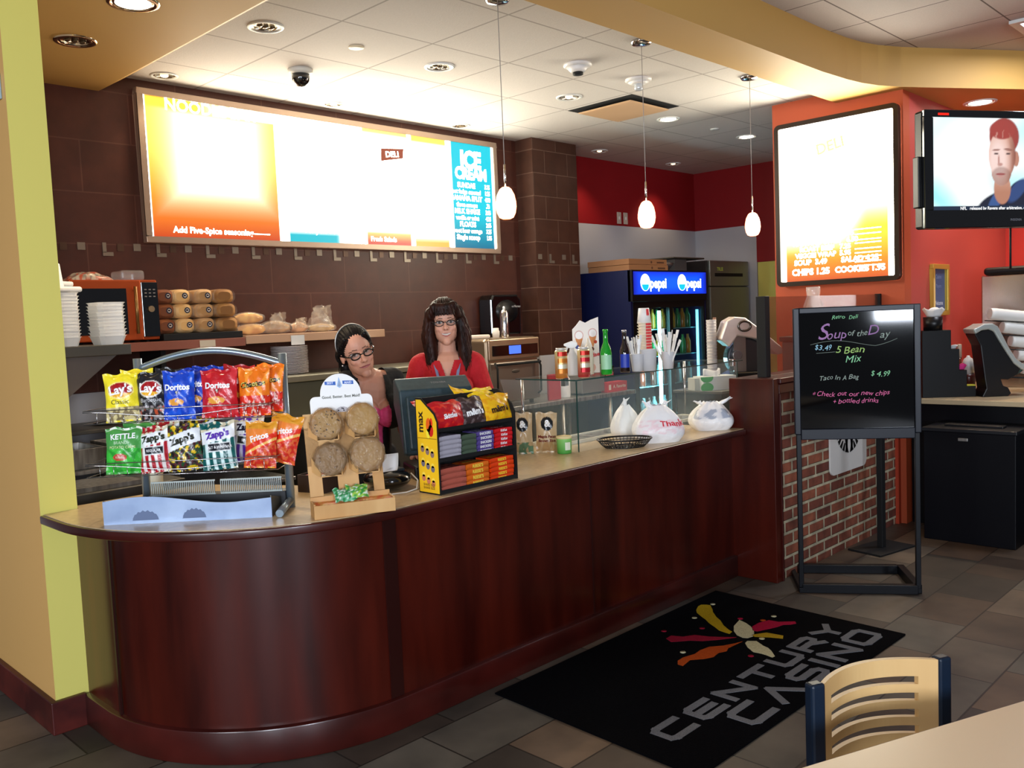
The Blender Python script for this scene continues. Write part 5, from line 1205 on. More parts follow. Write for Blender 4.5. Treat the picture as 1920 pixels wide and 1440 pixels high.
rows = ('bottom', 'middle', 'top'); CLR = [('a06038', '7a4428'), ('ecc890', 'd8a868'), ('d0a878', 'a87c4c'), ('b08048', '84582c')]
for c, (x, nm) in enumerate(((2.325, 'first column beside the microwave'), (2.445, 'second, palest column'), (2.575, 'third column'), (2.72, 'fourth, darkest column'))):
    for r in range(3):
        loaf('bagged bread loaf, %s row of the %s' % (rows[r], nm), x+.004*r*(-1)**c, 5.14+.01*r, 1.601+.0885*r, .118 if c < 3 else .14, .087, .28, *CLR[c], seed=c*3+r, emb=c < 3)
def roll(label, x, y, z, L, r, rz, c1='e8b45c', c2='c8883c', seed=1, grp='bagged rolls on the pale shelf'):
    t = thing('baguette', label, 'bread', (x, y, z), rz, grp); b = MB()
    f = lambda u, v: (-L/2+L*v, r*math.sin(2*PI*u)*max(.15, math.sin(PI*min(.98, max(.02, v))))**.45, r+r*math.cos(2*PI*u)*max(.15, math.sin(PI*min(.98, max(.02, v))))**.45)
    b.grid(f, 20, 18, 0, crust(c1, c2, seed)); obj('roll', b, vmat('bread_crust', .8), t, flat=True)
    b = MB(); g = lambda u, v: (-L/2*1.12+L*1.12*v, r*1.12*math.sin(2*PI*u)*(.55+.5*math.sin(PI*v))*(1+.08*nz(u*3, v*3, 3, seed)), max(.001, r+r*1.15*math.cos(2*PI*u)*(.55+.5*math.sin(PI*v))))
    b.grid(g, 20, 14); obj('clear_wrap', b, mat('bread_wrap', 'f0e8d8', .12, alpha=.16, coat=1), t)
roll('lower golden roll in a clear bag at the left end of the pale shelf', 2.92, 5.23, 1.569, .22, .037, .1, seed=2)
roll('upper golden roll in a clear bag lying on another roll', 2.91, 5.24, 1.644, .20, .035, .05, seed=3)
roll('tan bagged roll in the middle of the pale shelf', 3.10, 5.24, 1.569, .20, .042, -.1, 'b89468', '8e6a44', 4)
roll('small round bagged bun right of the tan roll', 3.28, 5.24, 1.569, .14, .036, .2, 'd8a878', 'b07c50', 5)
roll('flat tan bagged bread at the right end of the pale shelf', 3.46, 5.24, 1.569, .20, .028, 0, 'c8ac78', 'a88850', 6)
def crumple(label, x, y, z, w, h, seed, c='clear'):
    t = thing('plastic_wrap', label, 'plastic wrap', (x, y, z)); b = MB()
    b.grid(lambda u, v: (w*(u-.5)*(1-v*.45)+.02*nz(u, v, 5, seed), .03*math.sin(u*7+v*3)+.02*nz(u, v, 6, seed+2), h*v+.012*nz(u, v, 6, seed+4)*(v > .05)), 14, 14)
    b.grid(lambda u, v: (w*(u-.5)*(1-v*.45)+.02*nz(u, v, 5, seed), .05+.02*math.sin(u*5+v*6), h*v*.92+.010*nz(u, v, 6, seed+9)*(v > .05)), 14, 14)
    obj('film', b, mat('crumpled_film', 'e8d8c0', .15, alpha=.30, coat=1), t)
crumple('tall crumpled clear bag end standing at the right of the pale shelf', 3.44, 5.17, 1.60, .20, .15, 3)
crumple('crumpled clear bag mouth over the tan roll', 3.10, 5.17, 1.60, .14, .11, 6)
crumple('small crumpled bag end over the round bun', 3.27, 5.17, 1.60, .10, .07, 9)

# ------------------------------------------------ back left prep area
t = thing('steel_rack', 'low open steel rack of pans behind the chip rack', 'rack', (0, 0, 0))
b = MB()
for x in (1.34, 2.70):
    for y in (4.52, 5.40): b.box(x, x+.03, y, y+.03, 0, 1.10)
obj('legs', b, steel, t)
for z in (.30, .72, .93, 1.08): obj('shelf_board', MB().box(1.335, 2.74, 4.50 if z < 1 else 4.95, 5.44, z, z+.02), steel if z < 1 else dsteel, t, bev=.003)
def pan(label, x, y, z, w, d, h, grp='steel pans on the low rack', m=None):
    b = MB(); i = .012
    vs = []
    for (s0, zz) in ((0, h), (i, h), (i*2, .003)): vs += [(-w/2+s0, -d/2+s0, zz), (w/2-s0, -d/2+s0, zz), (w/2-s0, d/2-s0, zz), (-w/2+s0, d/2-s0, zz)]
    vs += [(-w/2+i, -d/2+i, 0), (w/2-i, -d/2+i, 0), (w/2-i, d/2-i, 0), (-w/2+i, d/2-i, 0)]
    fs = [(j, (j+1) % 4, 4+(j+1) % 4, 4+j) for j in range(4)]+[(4+j, 4+(j+1) % 4, 8+(j+1) % 4, 8+j) for j in range(4)]+[(8, 9, 10, 11), (15, 14, 13, 12)]+[(j, 12+j, 12+(j+1) % 4, (j+1) % 4) for j in range(4)]
    b.add(vs, fs); return tag(obj('steel_pan', b, m or steel, loc=(x, y, z), bev=.002), label, 'pan', grp)
pan('steel pan at the left on the rack shelf just above counter height', 1.55, 4.72, .951, .30, .36, .10)
pan('steel pan second from the left on the rack shelf', 1.90, 4.72, .951, .30, .36, .10)
pan('steel pan at the left on the lower rack shelf', 1.55, 4.72, .741, .30, .36, .10)
pan('deep steel pan at the right on the lower rack shelf', 1.92, 4.72, .741, .30, .36, .13)
pan('steel pan behind the chip bags on the rack', 2.25, 4.72, .951, .30, .36, .10)
tag(obj('black_plate', MB().lathe([(.02, 0), (.10, .008), (.105, .012), (.10, .013)], 24), black, loc=(1.98, 5.20, 1.101)), 'black oval plate lying on the top shelf of the steel rack', 'plate')
tag(obj('drain_grate', MB().box(-.16, .16, -.14, .14, 0, .02), steel, loc=(1.55, 4.30, .901)), 'flat steel drain tray low at the left end behind the counter', 'tray')
tag(obj('prep_stand', MB().box(1.32, 1.9, 4.12, 4.48, 0, .90), dsteel, bev=.004), 'plain steel stand beside the left wall behind the counter', 'stand')
# steel prep unit
t = thing('prep_unit', 'long grey steel refrigerated prep unit behind the two workers', 'prep unit', (0, 0, 0))
obj('cabinet', MB().box(2.92, 4.42, 4.90, 5.42, .02, 1.26), mat('prep_grey', '5a5c50', .45, .7), t, bev=.006)
obj('top_edge', MB().box(2.90, 4.44, 4.88, 5.44, 1.261, 1.30), mat('prep_edge', '8f8c7c', .35, .8), t, bev=.006)
obj('work_ledge', MB().box(2.92, 4.42, 4.66, 4.899, .955, .985), dsteel, t, bev=.004)
obj('lower_front', MB().box(2.94, 4.40, 4.70, 4.899, .05, .954), dsteel, t)
tag(obj('cutting_board', MB().box(2.95, 3.45, 4.67, 4.88, .986, 1.006), mat('white_board', 'd8cfb8', .5), bev=.004), 'long white cutting board on the ledge of the steel prep unit', 'cutting board')
pl_ = MB().lathe([(.07, 0), (.118, .006), (.122, .009), (.118, .0095), (.07, .003)], 30)
p0 = tag(obj('white_plate', pl_, mat('plate_white', 'e4dcda', .35), loc=(3.16, 5.18, 1.3005)), 'white plate in the tall stack on the steel prep unit', 'plate', 'stacked white plates on the prep unit')
for i in range(1, 20): q = p0.copy(); C.objects.link(q); q.location = (3.16+random.uniform(-.002, .002), 5.18, 1.3005+.0092*i)
# steel work table with the rapid oven
t = thing('work_table', 'steel work table along the back wall under the countertop oven', 'table', (0, 0, 0))
obj('tabletop', MB().box(4.46, 6.36, 4.72, 5.28, .895, .93), steel, t, bev=.004)
for x in (4.5, 5.4, 6.02):
    for y in (4.75, 5.22): obj('leg', MB().tube([(x, y, 0), (x, y, .895)], .02, 10), steel, t)
obj('lower_shelf', MB().box(4.48, 6.34, 4.74, 5.26, .25, .27), dsteel, t)
obj('shade_panel', MB().box(4.48, 6.34, 5.262, 5.275, .02, .89), mat('shadow_panel', '1c1a1a', .6), t)  # added dark sheet stands in for the shade under the table
t = thing('countertop_oven', 'steel rapid cook oven with a rounded top and blue display', 'oven', (4.60, 4.76, .93))
obj('cabinet', MB().box(0, .58, .03, .49, .03, .53), mat('oven_steel', 'a8927a', .3, .9), t, bev=.03, seg=4)
obj('front_panel', MB().box(.01, .57, .008, .03, .36, .525), mat('oven_steel', 'a8927a', .3, .9), t, bev=.015, seg=3)
obj('display_strip', MB().box(.045, .545, .003, .008, .395, .475), gb, t, bev=.003)
obj('display', MB().box(.22, .35, .001, .003, .405, .468), mat('blue_display', '3050c0', .3, emit='3a5ad8', es=1.2), t)
obj('door', MB().box(.02, .56, .01, .03, .04, .345), mat('oven_door_steel', '8f8074', .35, .8), t, bev=.008)
obj('door_badge', MB().ell((.29, .008, .27), (.045, .003, .014)), mat('badge_dark', '5a5048', .4, .5), t)
for s_ in (.05, .53): obj('door_arm', MB().tube([(s_, 0, .08), (s_, -.03, .10), (s_, -.035, .30), (s_, -.01, .345)], .008, 8), mblack, t)
obj('door_handle', MB().tube([(.05, -.033, .33), (.53, -.033, .33)], .010, 10), mblack, t)
for x in (.05, .53):
    for y in (.08, .44): obj('foot', MB().lathe([(.018, 0), (.018, .03)], 10, c=(x, y)), mblack, t)
OT = 1.461
t = thing('squeeze_bottle', 'tall shiny silver bottle standing on the countertop oven', 'bottle', (5.00, 4.98, OT))
obj('bottle', MB().lathe([(.035, 0), (.036, .005), (.036, .19), (.03, .205), (.012, .222)], 22), chrome, t)
obj('tip', MB().lathe([(.010, .222), (.009, .240), (.004, .245)], 12), white, t)
tag(obj('small_jar', MB().lathe([(.028, 0), (.030, .05), (.024, .058), (.024, .075), (.0, .076)], 18), mat('jar_white', 'd8d4cc', .4), loc=(4.88, 4.96, OT)), 'small white jar left of the silver bottle on the oven', 'jar')
tag(obj('folded_towel', MB().box(-.10, .10, -.06, .06, 0, .028), mat('towel_white', 'd8cfc4', .9), loc=(4.72, 5.02, OT), bev=.01), 'folded white towel at the left on the countertop oven', 'towel')
t = thing('towel_dispenser', 'black paper towel dispenser on the brown tiled wall', 'dispenser', (5.40, 5.34, 1.47))
obj('housing', MB().prism([(-.19, 0), (.17, 0), (.18, .30), (.14, .345), (-.16, .345), (-.19, .30)], .0, .158, 'y'), gb, t, bev=.02, seg=3)
obj('front_bulge', MB().ell((0, .01, .20), (.14, .05, .10)), black, t)
b = MB().text('enMotion', .028, lambda x, y: (.07+x, -.043, .24+y)); obj('badge', b, mat('badge_light', 'c0c0c0', .4), t, flat=True)
# goods on the work table
tag(obj('red_binder', MB().box(-.075, .075, -.01, .01, 0, .21), mat('red_vinyl', 'a81c30', .5), loc=(5.36, 4.80, .93), bev=.004), 'red upright folder right of the oven, seen under the glass shelf', 'folder')
t = thing('cleaner_bottle', 'white plastic bottle next to the red folder', 'bottle', (5.56, 4.86, .93))
obj('bottle', MB().lathe([(.045, 0), (.048, .01), (.048, .15), (.03, .185), (.02, .19)], 22), white, t); obj('cap', MB().lathe([(.022, .19), (.022, .215), (.015, .218)], 16), mat('cap_grey', 'a0a4a0', .4), t)
t = thing('steel_warmer', 'grey steel countertop warmer box with red lettering', 'warmer', (5.72, 4.80, .93))
obj('cabinet', MB().box(0, .30, 0, .30, .015, .25), mat('warmer_steel', '8c8782', .4, .6), t, bev=.006); obj('front_lettering', MB().text('Nemco', .05, lambda x, y: (.19+x, -.001, .17+y), shear=.3), mat('red_letter', 'c82828', .5), t, flat=True)
for x in (.03, .27):
    for y in (.03, .27): obj('foot', MB().lathe([(.01, 0), (.01, .015)], 8, c=(x, y)), mblack, t)
tag(obj('black_box', MB().box(-.12, .12, -.10, .10, 0, .22), mat('dark_box', '16100f', .5), loc=(6.20, 5.02, .93), bev=.01), 'dark box with a pink scrawl behind the red carton', 'box')
obj('pink_lettering', MB().text('Sriracha', .06, lambda x, y: (x, -.1015, .15+y), shear=.3, bold=.02), mat('pink_letter', 'd86a80', .5), bpy.data.objects['black_box'], flat=True)
t = thing('red_carton', 'red printed carton standing on the steel table under the glass shelf', 'carton', (6.16, 4.82, .93))
obj('carton', MB().box(-.14, .14, -.05, .05, 0, .085), mat('carton_red', 'c01c24', .5), t, bev=.002)
obj('lettering', MB().text('A. Favorite', .04, lambda x, y: (.03+x, -.051, .045+y), bold=.02).box(-.12, -.09, -.0512, -.0502, .02, .065), mat('carton_cream', 'e0d0c0', .5), t, flat=True)

# ------------------------------------------------ drinks cooler
t = thing('drinks_cooler', 'black and blue two door drinks cooler with a lit blue header', 'drinks cooler', (6.50, 4.85, 0))
navy = mat('cooler_navy', '0a1440', .4); W2, D2, H2 = 1.25, .68, 2.0
b = MB().box(0, .03, 0, D2, 0, H2).box(W2-.03, W2, 0, D2, 0, H2).box(.03, W2-.03, D2-.03, D2, 0, H2).box(.03, W2-.03, 0, D2-.03, 0, .12).box(.03, W2-.03, .03, D2-.03, 1.72, H2)
obj('cabinet', b, navy, t)
obj('top_front', MB().box(0, W2, -.02, .03, 1.71, 2.0), black, t, bev=.004)
b = MB(); L0, L1, B0, B1 = .02, W2-.02, 1.775, 1.985
b.grid(lambda u, v: (L0+(L1-L0)*u, -.023, B0+(B1-B0)*v), 60, 12, 0, lambda u, v: lerp((.0, .006, .25), (.0, .07, .95), min(1, 6*min(u, 1-u, v*.4+.03, (1-v)*.4+.03))), sm=False)
for cx_ in (.20, .80):
    for r_, c in ((.075, (1.6, 1.7, 1.8)),): b.add([(cx_+r_*math.cos(a), -.0245, 1.885+r_*1.05*math.sin(a)) for a in [2*PI*i/24 for i in range(24)]], [list(range(24))], col=c)
    b.add([(cx_+.055*math.cos(a), -.0255, 1.868+.055*1.05*math.sin(a)) for a in [PI+PI*i/12 for i in range(13)]], [list(range(13))], col=(.0, .35, .5))
    b.text('pepsi', .13, lambda x, y, c_=cx_: (c_+.205+x, -.0250, 1.875+y), col=(1.6, 1.7, 1.8), bold=.03)
obj('lit_header', b, vmat('cooler_header_lit', .3, emit=1.15), t, flat=True)
b = MB().box(.03, .09, -.005, .03, .12, 1.71).box(W2-.05, W2-.03, -.005, .03, .12, 1.71).box(.60, .66, -.005, .03, .12, 1.71).box(.09, .60, -.005, .03, 1.65, 1.71).box(.66, W2-.05, -.005, .03, 1.65, 1.71).box(.09, .60, -.005, .03, .12, .2).box(.66, W2-.05, -.005, .03, .12, .2)
obj('door_frame', b, black, t)
cg = mat('cooler_glass', '0a2026', .03, alpha=.20, coat=1)
obj('door_glass', MB().box(.09, .60, .005, .012, .2, 1.65), cg, t); obj('door_glass', MB().box(.66, W2-.05, .005, .012, .2, 1.65), cg, t)
tube_m = mat('cyan_tube_lit', 'ffffff', .5, emit='8ff4ff', es=22)
obj('light_tube', MB().tube([(.50, .045, .22), (.50, .045, 1.62)], .016, 8), tube_m, t)
obj('light_tube', MB().tube([(W2-.07, .06, .22), (W2-.07, .06, 1.62)], .014, 8), mat('cyan_tube_dim', 'ffffff', .5, emit='5ad8f0', es=2.2), t)
obj('inner_liner', MB().box(.035, W2-.035, D2-.045, D2-.031, .12, 1.70), mat('cooler_liner', '8a9498', .5), t)
for z in (.30, .60, .90, 1.18, 1.44): obj('shelf', MB().box(.04, W2-.04, .09, D2-.05, z, z+.008), mat('cooler_shelf', '8ab0b8', .3, .6), t)
rb = MB().lathe([(.030, 0), (.032, .01), (.032, .12), (.014, .165), (.014, .19)], 12)
dm = [mat('drink_'+n_, c, .2) for n_, c in (('brown', '3a1a10'), ('red', '8a1a20'), ('green', '2a6a3a'), ('clear', '7a9aa0'), ('blue', '203a8a'), ('amber', '9a6a20'))]
bots = [obj('bottle', rb, m_, None, (0, 0, -5)) for m_ in dm]
k = 0
for z, zn in ((.309, 'fifth'), (.609, 'fourth'), (.909, 'third'), (1.189, 'second'), (1.449, 'top')):
    for i in range(13):
        if random.random() < .15: continue
        x = 6.50+.08+.087*i+random.uniform(-.005, .005)
        kk = (i*3+int(z*10)) % 6; k += 1
        sb = bots[kk].copy(); C.objects.link(sb); sb.location = (x, 4.85+.14, z)
        tag(sb, '%s drink bottle on the %s shelf inside the glass door cooler' % (('brown', 'red', 'green', 'clear', 'blue', 'amber')[kk], zn), 'bottle', '%s drink bottles on the %s cooler shelf' % (('brown', 'red', 'green', 'clear', 'blue', 'amber')[kk], zn))
for o in bots: bpy.data.objects.remove(o)
l = bpy.data.lights.new('cooler_tube_glow', 'POINT'); l.energy = 14; l.color = (.55, .95, 1); l.shadow_soft_size = .05
o = bpy.data.objects.new('cooler_tube_glow', l); C.objects.link(o); o.location = (6.75, 4.90, 1.0)
# boxes on the cooler
for i, lab in enumerate(('lower flat brown pizza box on top of the drinks cooler', 'upper flat brown pizza box on top of the drinks cooler')):
    t = thing('pizza_box', lab, 'box', (6.56, 4.90, 2.001+.054*i), .02*i)
    obj('box_body', MB().box(0, .62, 0, .48, 0, .052), mat('kraft_card', '9a6c48', .7), t, bev=.003)
    obj('printed_mark', MB().box(.45, .57, -.001, 0, .015, .03).ell((.36, 0, .025), (.014, .001, .012)), mat('kraft_print', '5a3a28', .7), t)
tag(obj('steel_bowl', MB().lathe([(.06, 0), (.11, .05), (.135, .085), (.13, .085), (.10, .045), (.05, .006)], 24), steel, loc=(7.34, 5.10, 2.001)), 'round steel bowl beside the pizza boxes on the cooler', 'bowl')
t = thing('sheet_pan', 'large flat grey lid lying over the right half of the cooler top', 'pan', (7.52, 5.15, 2.001))
obj('lid', MB().box(-.20, .36, -.22, .24, .125, .14), dsteel, t, bev=.006); obj('box_under', MB().box(-.03, .18, -.12, .16, 0, .125), mat('grey_box', '6c6660', .6), t)
# steel refrigerator
t = thing('steel_refrigerator', 'tall stainless refrigerator with a louvred top beside the drinks cooler', 'refrigerator', (7.98, 4.95, 0))
obj('cabinet', MB().box(0, .82, .03, .68, .10, 2.12), mat('fridge_side', '2a2422', .5), t)
fs_ = mat('fridge_steel', '8f938c', .38, .75)
obj('door', MB().box(.03, .81, 0, .03, .14, 1.845), fs_, t, bev=.006)
obj('top_panel', MB().box(.03, .81, 0, .03, 1.855, 2.12), fs_, t, bev=.006)
obj('vent_slot', MB().box(.12, .68, -.003, 0, 1.955, 1.99), mblack, t)
obj('badge', MB().text('TRUE', .05, lambda x, y: (.22+x, -.003, 2.03+y), bold=.03), mat('badge_green', 'c8e060', .5), t, flat=True)
obj('handle', MB().box(.06, .085, -.03, 0, 1.0, 1.3), chrome, t)
obj('foot', MB().box(.06, .76, .1, .6, 0, .10), mblack, t)
t = thing('wall_outlet', 'left white switch plate on the red wall above the cooler', 'outlet', (7.43, 5.66, 2.60)); obj('plate', MB().box(-.035, .035, -.006, -.0005, -.06, .06), mat('plate_cream', 'c8b8a8', .4), t, bev=.003); obj('switch', MB().box(-.008, .008, -.010, -.006, -.015, .015), white, t)
dup(t, (7.54, 5.66, 2.60), label='right white switch plate on the red wall above the cooler')

# ------------------------------------------------ equipment behind the far end of the counter
t = thing('equipment_cabinet', 'black equipment cabinet behind the far end of the counter', 'cabinet', (0, 0, 0))
obj('cabinet', MB().box(5.28, 6.42, 3.20, 3.56, 0, 1.03), mat('cabinet_charcoal', '1a1818', .5), t, bev=.006)
obj('worktop', MB().box(5.26, 6.44, 3.18, 3.58, 1.03, 1.05), dsteel, t, bev=.003)
t = thing('tissue_box', 'open white and green box of wrapping sheets on the black cabinet', 'box', (5.41, 3.33, 1.05), math.radians(-28))
b = MB(); b.box(-.13, .13, -.07, .07, 0, .095, col='c8ccc8')
for cx_, zz in ((-.10, .09), (-.10, .02)): b.add([(cx_+.05*math.cos(a), -.071, min(.095, max(0, zz+.035*math.sin(a)))) for a in [2*PI*i/18 for i in range(18)]], [list(range(18))], col='2a9a3a')
obj('carton', b, card, t, flat=True)
b = MB(); b.grid(lambda u, v: (-.10+.15*u, -.02+.03*math.sin(u*8), .09+.05*v+.008*math.sin(u*9)), 12, 4); obj('sheets', b, white, t, solid=.004)
t = thing('paper_tray', 'open white carton flap at the left of the green tissue box', 'box', (5.31, 3.41, 1.05), math.radians(-28)); obj('carton', MB().box(-.04, .04, -.04, .06, 0, .085), mat('dull_white_card', 'b0b0a8', .7), t, bev=.002)
t = thing('cup_tube', 'tall white tube of stacked cups standing behind the tissue box', 'cup dispenser', (5.66, 3.50, 1.05))
b = MB(); 
for i in range(22): z = .0+.022*i; b.lathe([(.034, z), (.0375, z+.018), (.0375, z+.021), (.034, z+.022)], 18)
obj('cup_column', b, mat('cup_white', 'b8b4b4', .5), t)
obj('bracket', MB().box(.037, .055, -.01, .01, 0, .50), mat('bracket_tan', '7a5a4a', .5), t)
# meat slicer: chrome hood over a dark rounded base
t = thing('meat_slicer', 'silver and black meat slicer with a rounded chrome guard', 'slicer', (5.84, 3.33, 1.05), math.radians(-43))
obj('base', MB().prism([(-.20, 0), (.22, 0), (.22, .05), (.12, .10), (-.10, .10), (-.20, .05)], -.14, .14, 'y'), mat('slicer_dark', '15181c', .25, .4), t, bev=.015, seg=3)
obj('motor_housing', MB().prism(arc((0, .20), .14, 0, 2*PI, 24)[:-1], -.03, .10, 'y'), mat('slicer_grey', '4a4e54', .3, .6), t, bev=.012)
obj('knob', MB().tube([(-.08, -.03, .22), (-.08, -.075, .22)], .035, 20), mat('knob_grey', '8a8c90', .25, .8), t, bev=.004)
prf = [(-.21, .34), (-.16, .47), (-.10, .50), (-.02, .49), (.07, .42), (.24, .27), (.26, .22), (.21, .21), (.06, .33), (-.08, .36), (-.14, .28)]
obj('chrome_guard', MB().prism(prf, -.09, .07, 'y'), mat('guard_chrome', 'e4d8d0', .38, .6), t, bev=.012, seg=3)
obj('guard_ring', MB().tube([(-.03+.045*math.cos(a), -.095, .43+.035*math.sin(a)) for a in [2*PI*i/20 for i in range(20)]], .009, 8, closed=True), mat('ring_dark', '6a6460', .2, .9), t)
obj('side_plate', MB().box(-.10, -.01, -.05, -.03, .1, .36), mat('plate_greyish', '8a8480', .3, .6), t)
t = thing('back_counter', 'brown back counter behind the smoked screen', 'counter', (0, 0, 0)); obj('cabinet', MB().box(5.30, 6.45, 2.80, 3.12, 0, 1.0), mat('brown_cabinet', '3a241c', .5), t); obj('worktop', MB().box(5.28, 6.46, 2.78, 3.14, 1.0, 1.02), dsteel, t)
t = thing('espresso_machine', 'grey boxy coffee machine behind the smoked screen', 'coffee machine', (5.85, 2.785, 1.02))
obj('body', MB().box(0, .5, .02, .26, .0, .34), mat('machine_grey', '5a5654', .4, .5), t, bev=.01)
obj('top_tray', MB().box(-.02, .52, 0, .27, .34, .375), mat('machine_dark', '2a1c18', .4), t, bev=.006)
tag(obj('milk_jug', MB().lathe([(.045, 0), (.05, .05), (.04, .10), (.042, .11)], 20), white, loc=(5.96, 2.95, 1.3955)), 'white jug on top of the grey coffee machine', 'jug')
tag(obj('steel_tamper', MB().lathe([(.045, 0), (.045, .012), (.012, .02), (.012, .09), (.05, .10), (.05, .108)], 20), steel, loc=(5.60, 2.92, 1.02)), 'small steel pedestal tool behind the smoked screen', 'tool')
tag(obj('glass_jar', MB().lathe([(.055, 0), (.07, .02), (.072, .10), (.045, .135), (.05, .15), (.05, .165), (.044, .165)], 22), mat('jar_glass', 'e8e0d8', .05, alpha=.35, coat=1), loc=(6.18, 2.96, 1.3955)), 'round clear glass jar, its neck showing above the smoked screen', 'jar')
bpy.data.objects['glass_jar'].scale = (1, 1, 2.1)
# ------------------------------------------------ coffee bar on the right
t = thing('coffee_bar', 'coffee condiment bar with a beige laminate top and black base', 'counter', (0, 0, 0))
bl = mat('beige_laminate', 'b8a584', .4)
obj('worktop', MB().box(6.42, 7.90, .2, 2.415, .885, .92), bl, t, bev=.004)
obj('base', MB().box(6.56, 7.88, .22, 2.41, 0, .885), mat('black_laminate', '030309', .4, spec=.25), t)
t = thing('waste_cabinet', 'black waste bin cabinet with a slotted top in front of the coffee bar', 'bin', (6.14, 1.62, 0))
obj('cabinet', MB().box(0, .40, 0, .56, 0, .735), mat('black_laminate', '030309', .4, spec=.25), t, bev=.004)
obj('top', MB().box(-.008, .41, -.008, .57, .735, .76), mat('dark_top', '0e1016', .4), t, bev=.004)
obj('slot_rim', MB().box(.10, .18, .10, .46, .760, .775), mat('slot_black', '101014', .4), t, bev=.004)
obj('handle', MB().box(-.008, .0, .28, .34, .68, .70), steel, t, bev=.002)
# organizer, local x to the right as seen from the room
t = thing('condiment_organizer', 'stepped black condiment organizer on the coffee bar', 'organizer', (6.47, 2.30, .92), math.radians(-52))
obj('steps', MB().prism([(0, 0), (.36, 0), (.36, .075), (.30, .075), (.30, .19), (.25, .19), (.25, .34), (.195, .34), (.195, .475), (0, .475)], -.0, .13, 'y'), mat('organizer_black', '030304', .4, spec=.3), t, bev=.003)
b = MB().lathe([(.062, .475), (.064, .57), (.060, .57)], 24, c=(.095, .065)); obj('filter_cup', b, black, t)
f0 = Vector((6.47, 2.30, .92)); RO = math.radians(-52); ox, oy = Vector((math.cos(RO), math.sin(RO), 0)), Vector((-math.sin(RO), math.cos(RO), 0))
def OR(x, y, z): return f0+ox*x+oy*y+Vector((0, 0, z))
def frill(name, label, x, y, z, r, h, c, seed, cat='napkins'):
    b = MB(); b.grid(lambda u, v: (r*(.75+.45*v)*math.cos(2*PI*u)*(1+.10*math.sin(7*2*PI*u+seed)*v), r*(.75+.45*v)*math.sin(2*PI*u)*(1+.10*math.sin(5*2*PI*u)*v), h*v*(1+.18*math.sin(3*2*PI*u+seed))), 40, 5)
    return tag(obj(name, b, mat(name+'_paper', c, .7), loc=tuple(OR(x, y, z)), solid=.003), label, cat)
frill('coffee_filter', 'white fluted coffee filters on the cup of the organizer', .10, .065, .572, .058, .055, 'ececea', 1, 'coffee filters')
frill('sweetener_packets', 'pink sweetener packets in the third step of the organizer', .275, .055, .192, .032, .035, 'e8388a', 2, 'packets')
frill('sugar_packets', 'white sugar packets in the second step of the organizer', .225, .055, .342, .024, .022, 'd8d8d8', 3, 'packets')
tag(obj('yellow_packets', MB().box(-.028, .028, -.02, .02, 0, .010), mat('yellow_paper', 'c8c030', .6), loc=tuple(OR(.33, .03, .0755)), rz=RO), 'flat yellow packets in the lowest step of the organizer', 'packets')
t = thing('syrup_bottle', 'amber bottle with a pale cap between organizer and black stand', 'bottle', (6.80, 2.16, .92))
obj('bottle', MB().lathe([(.035, 0), (.035, .17), (.016, .22), (.014, .27)], 18), mat('amber_bottle', '6a2c14', .1, coat=1), t); obj('cap', MB().lathe([(.016, .27), (.016, .36), (.012, .365)], 14), mat('cap_sand', 'b8a088', .4), t)
tag(obj('sugar_shaker', MB().lathe([(.04, 0), (.042, .08), (.03, .11), (.012, .125), (.010, .135)], 18), mat('shaker_white', 'd8d8d4', .3), loc=(6.93, 2.14, 1.06)), 'white conical shaker behind the amber bottle', 'shaker')
tag(obj('brown_jar', MB().lathe([(.045, 0), (.048, .12), (.045, .14)], 18), mat('jar_brown', '4a1810', .3), loc=(6.93, 2.14, .92)), 'squat dark brown jar holding up the white shaker', 'jar')
# black stand with a curved silver edge (outline in its own plane, metres)
t = thing('coffee_grinder', 'black leaning machine with a curved silver edge on the coffee bar', 'machine', (6.64, 1.98, .92), math.radians(-47))
body = [(.03, .02), (.02, .0), (.20, .0), (.22, .02), (.20, .06), (.165, .075), (.15, .12), (.20, .115), (.265, .15), (.29, .20), (.15, .41), (.12, .46), (.04, .47), (-.025, .445), (-.03, .44), (.01, .36), (.04, .12), (.05, .06)]
obj('body', MB().prism(body, 0, .14, 'y'), mat('machine_black', '090a0e', .35), t, bev=.006)
edge = [(-.045, .475), (-.02, .485), (.03, .51), (.09, .51), (.125, .49), (.15, .44), (.20, .34), (.25, .26), (.295, .225), (.33, .21)]
lo_ = [(.315, .175), (.285, .185), (.235, .225), (.18, .31), (.12, .41), (.095, .455), (.06, .47), (.015, .465), (-.03, .44)]
obj('silver_edge', MB().prism(edge+lo_, -.012, .152, 'y'), mat('silver_trim', 'b0b8b4', .3, .35), t, bev=.010, seg=3)
obj('drip_tip', MB().prism([(.25, .19), (.33, .20), (.345, .215), (.30, .165), (.26, .14)], .02, .12, 'y'), mat('dark_green_trim', '22403a', .4), t, bev=.004)
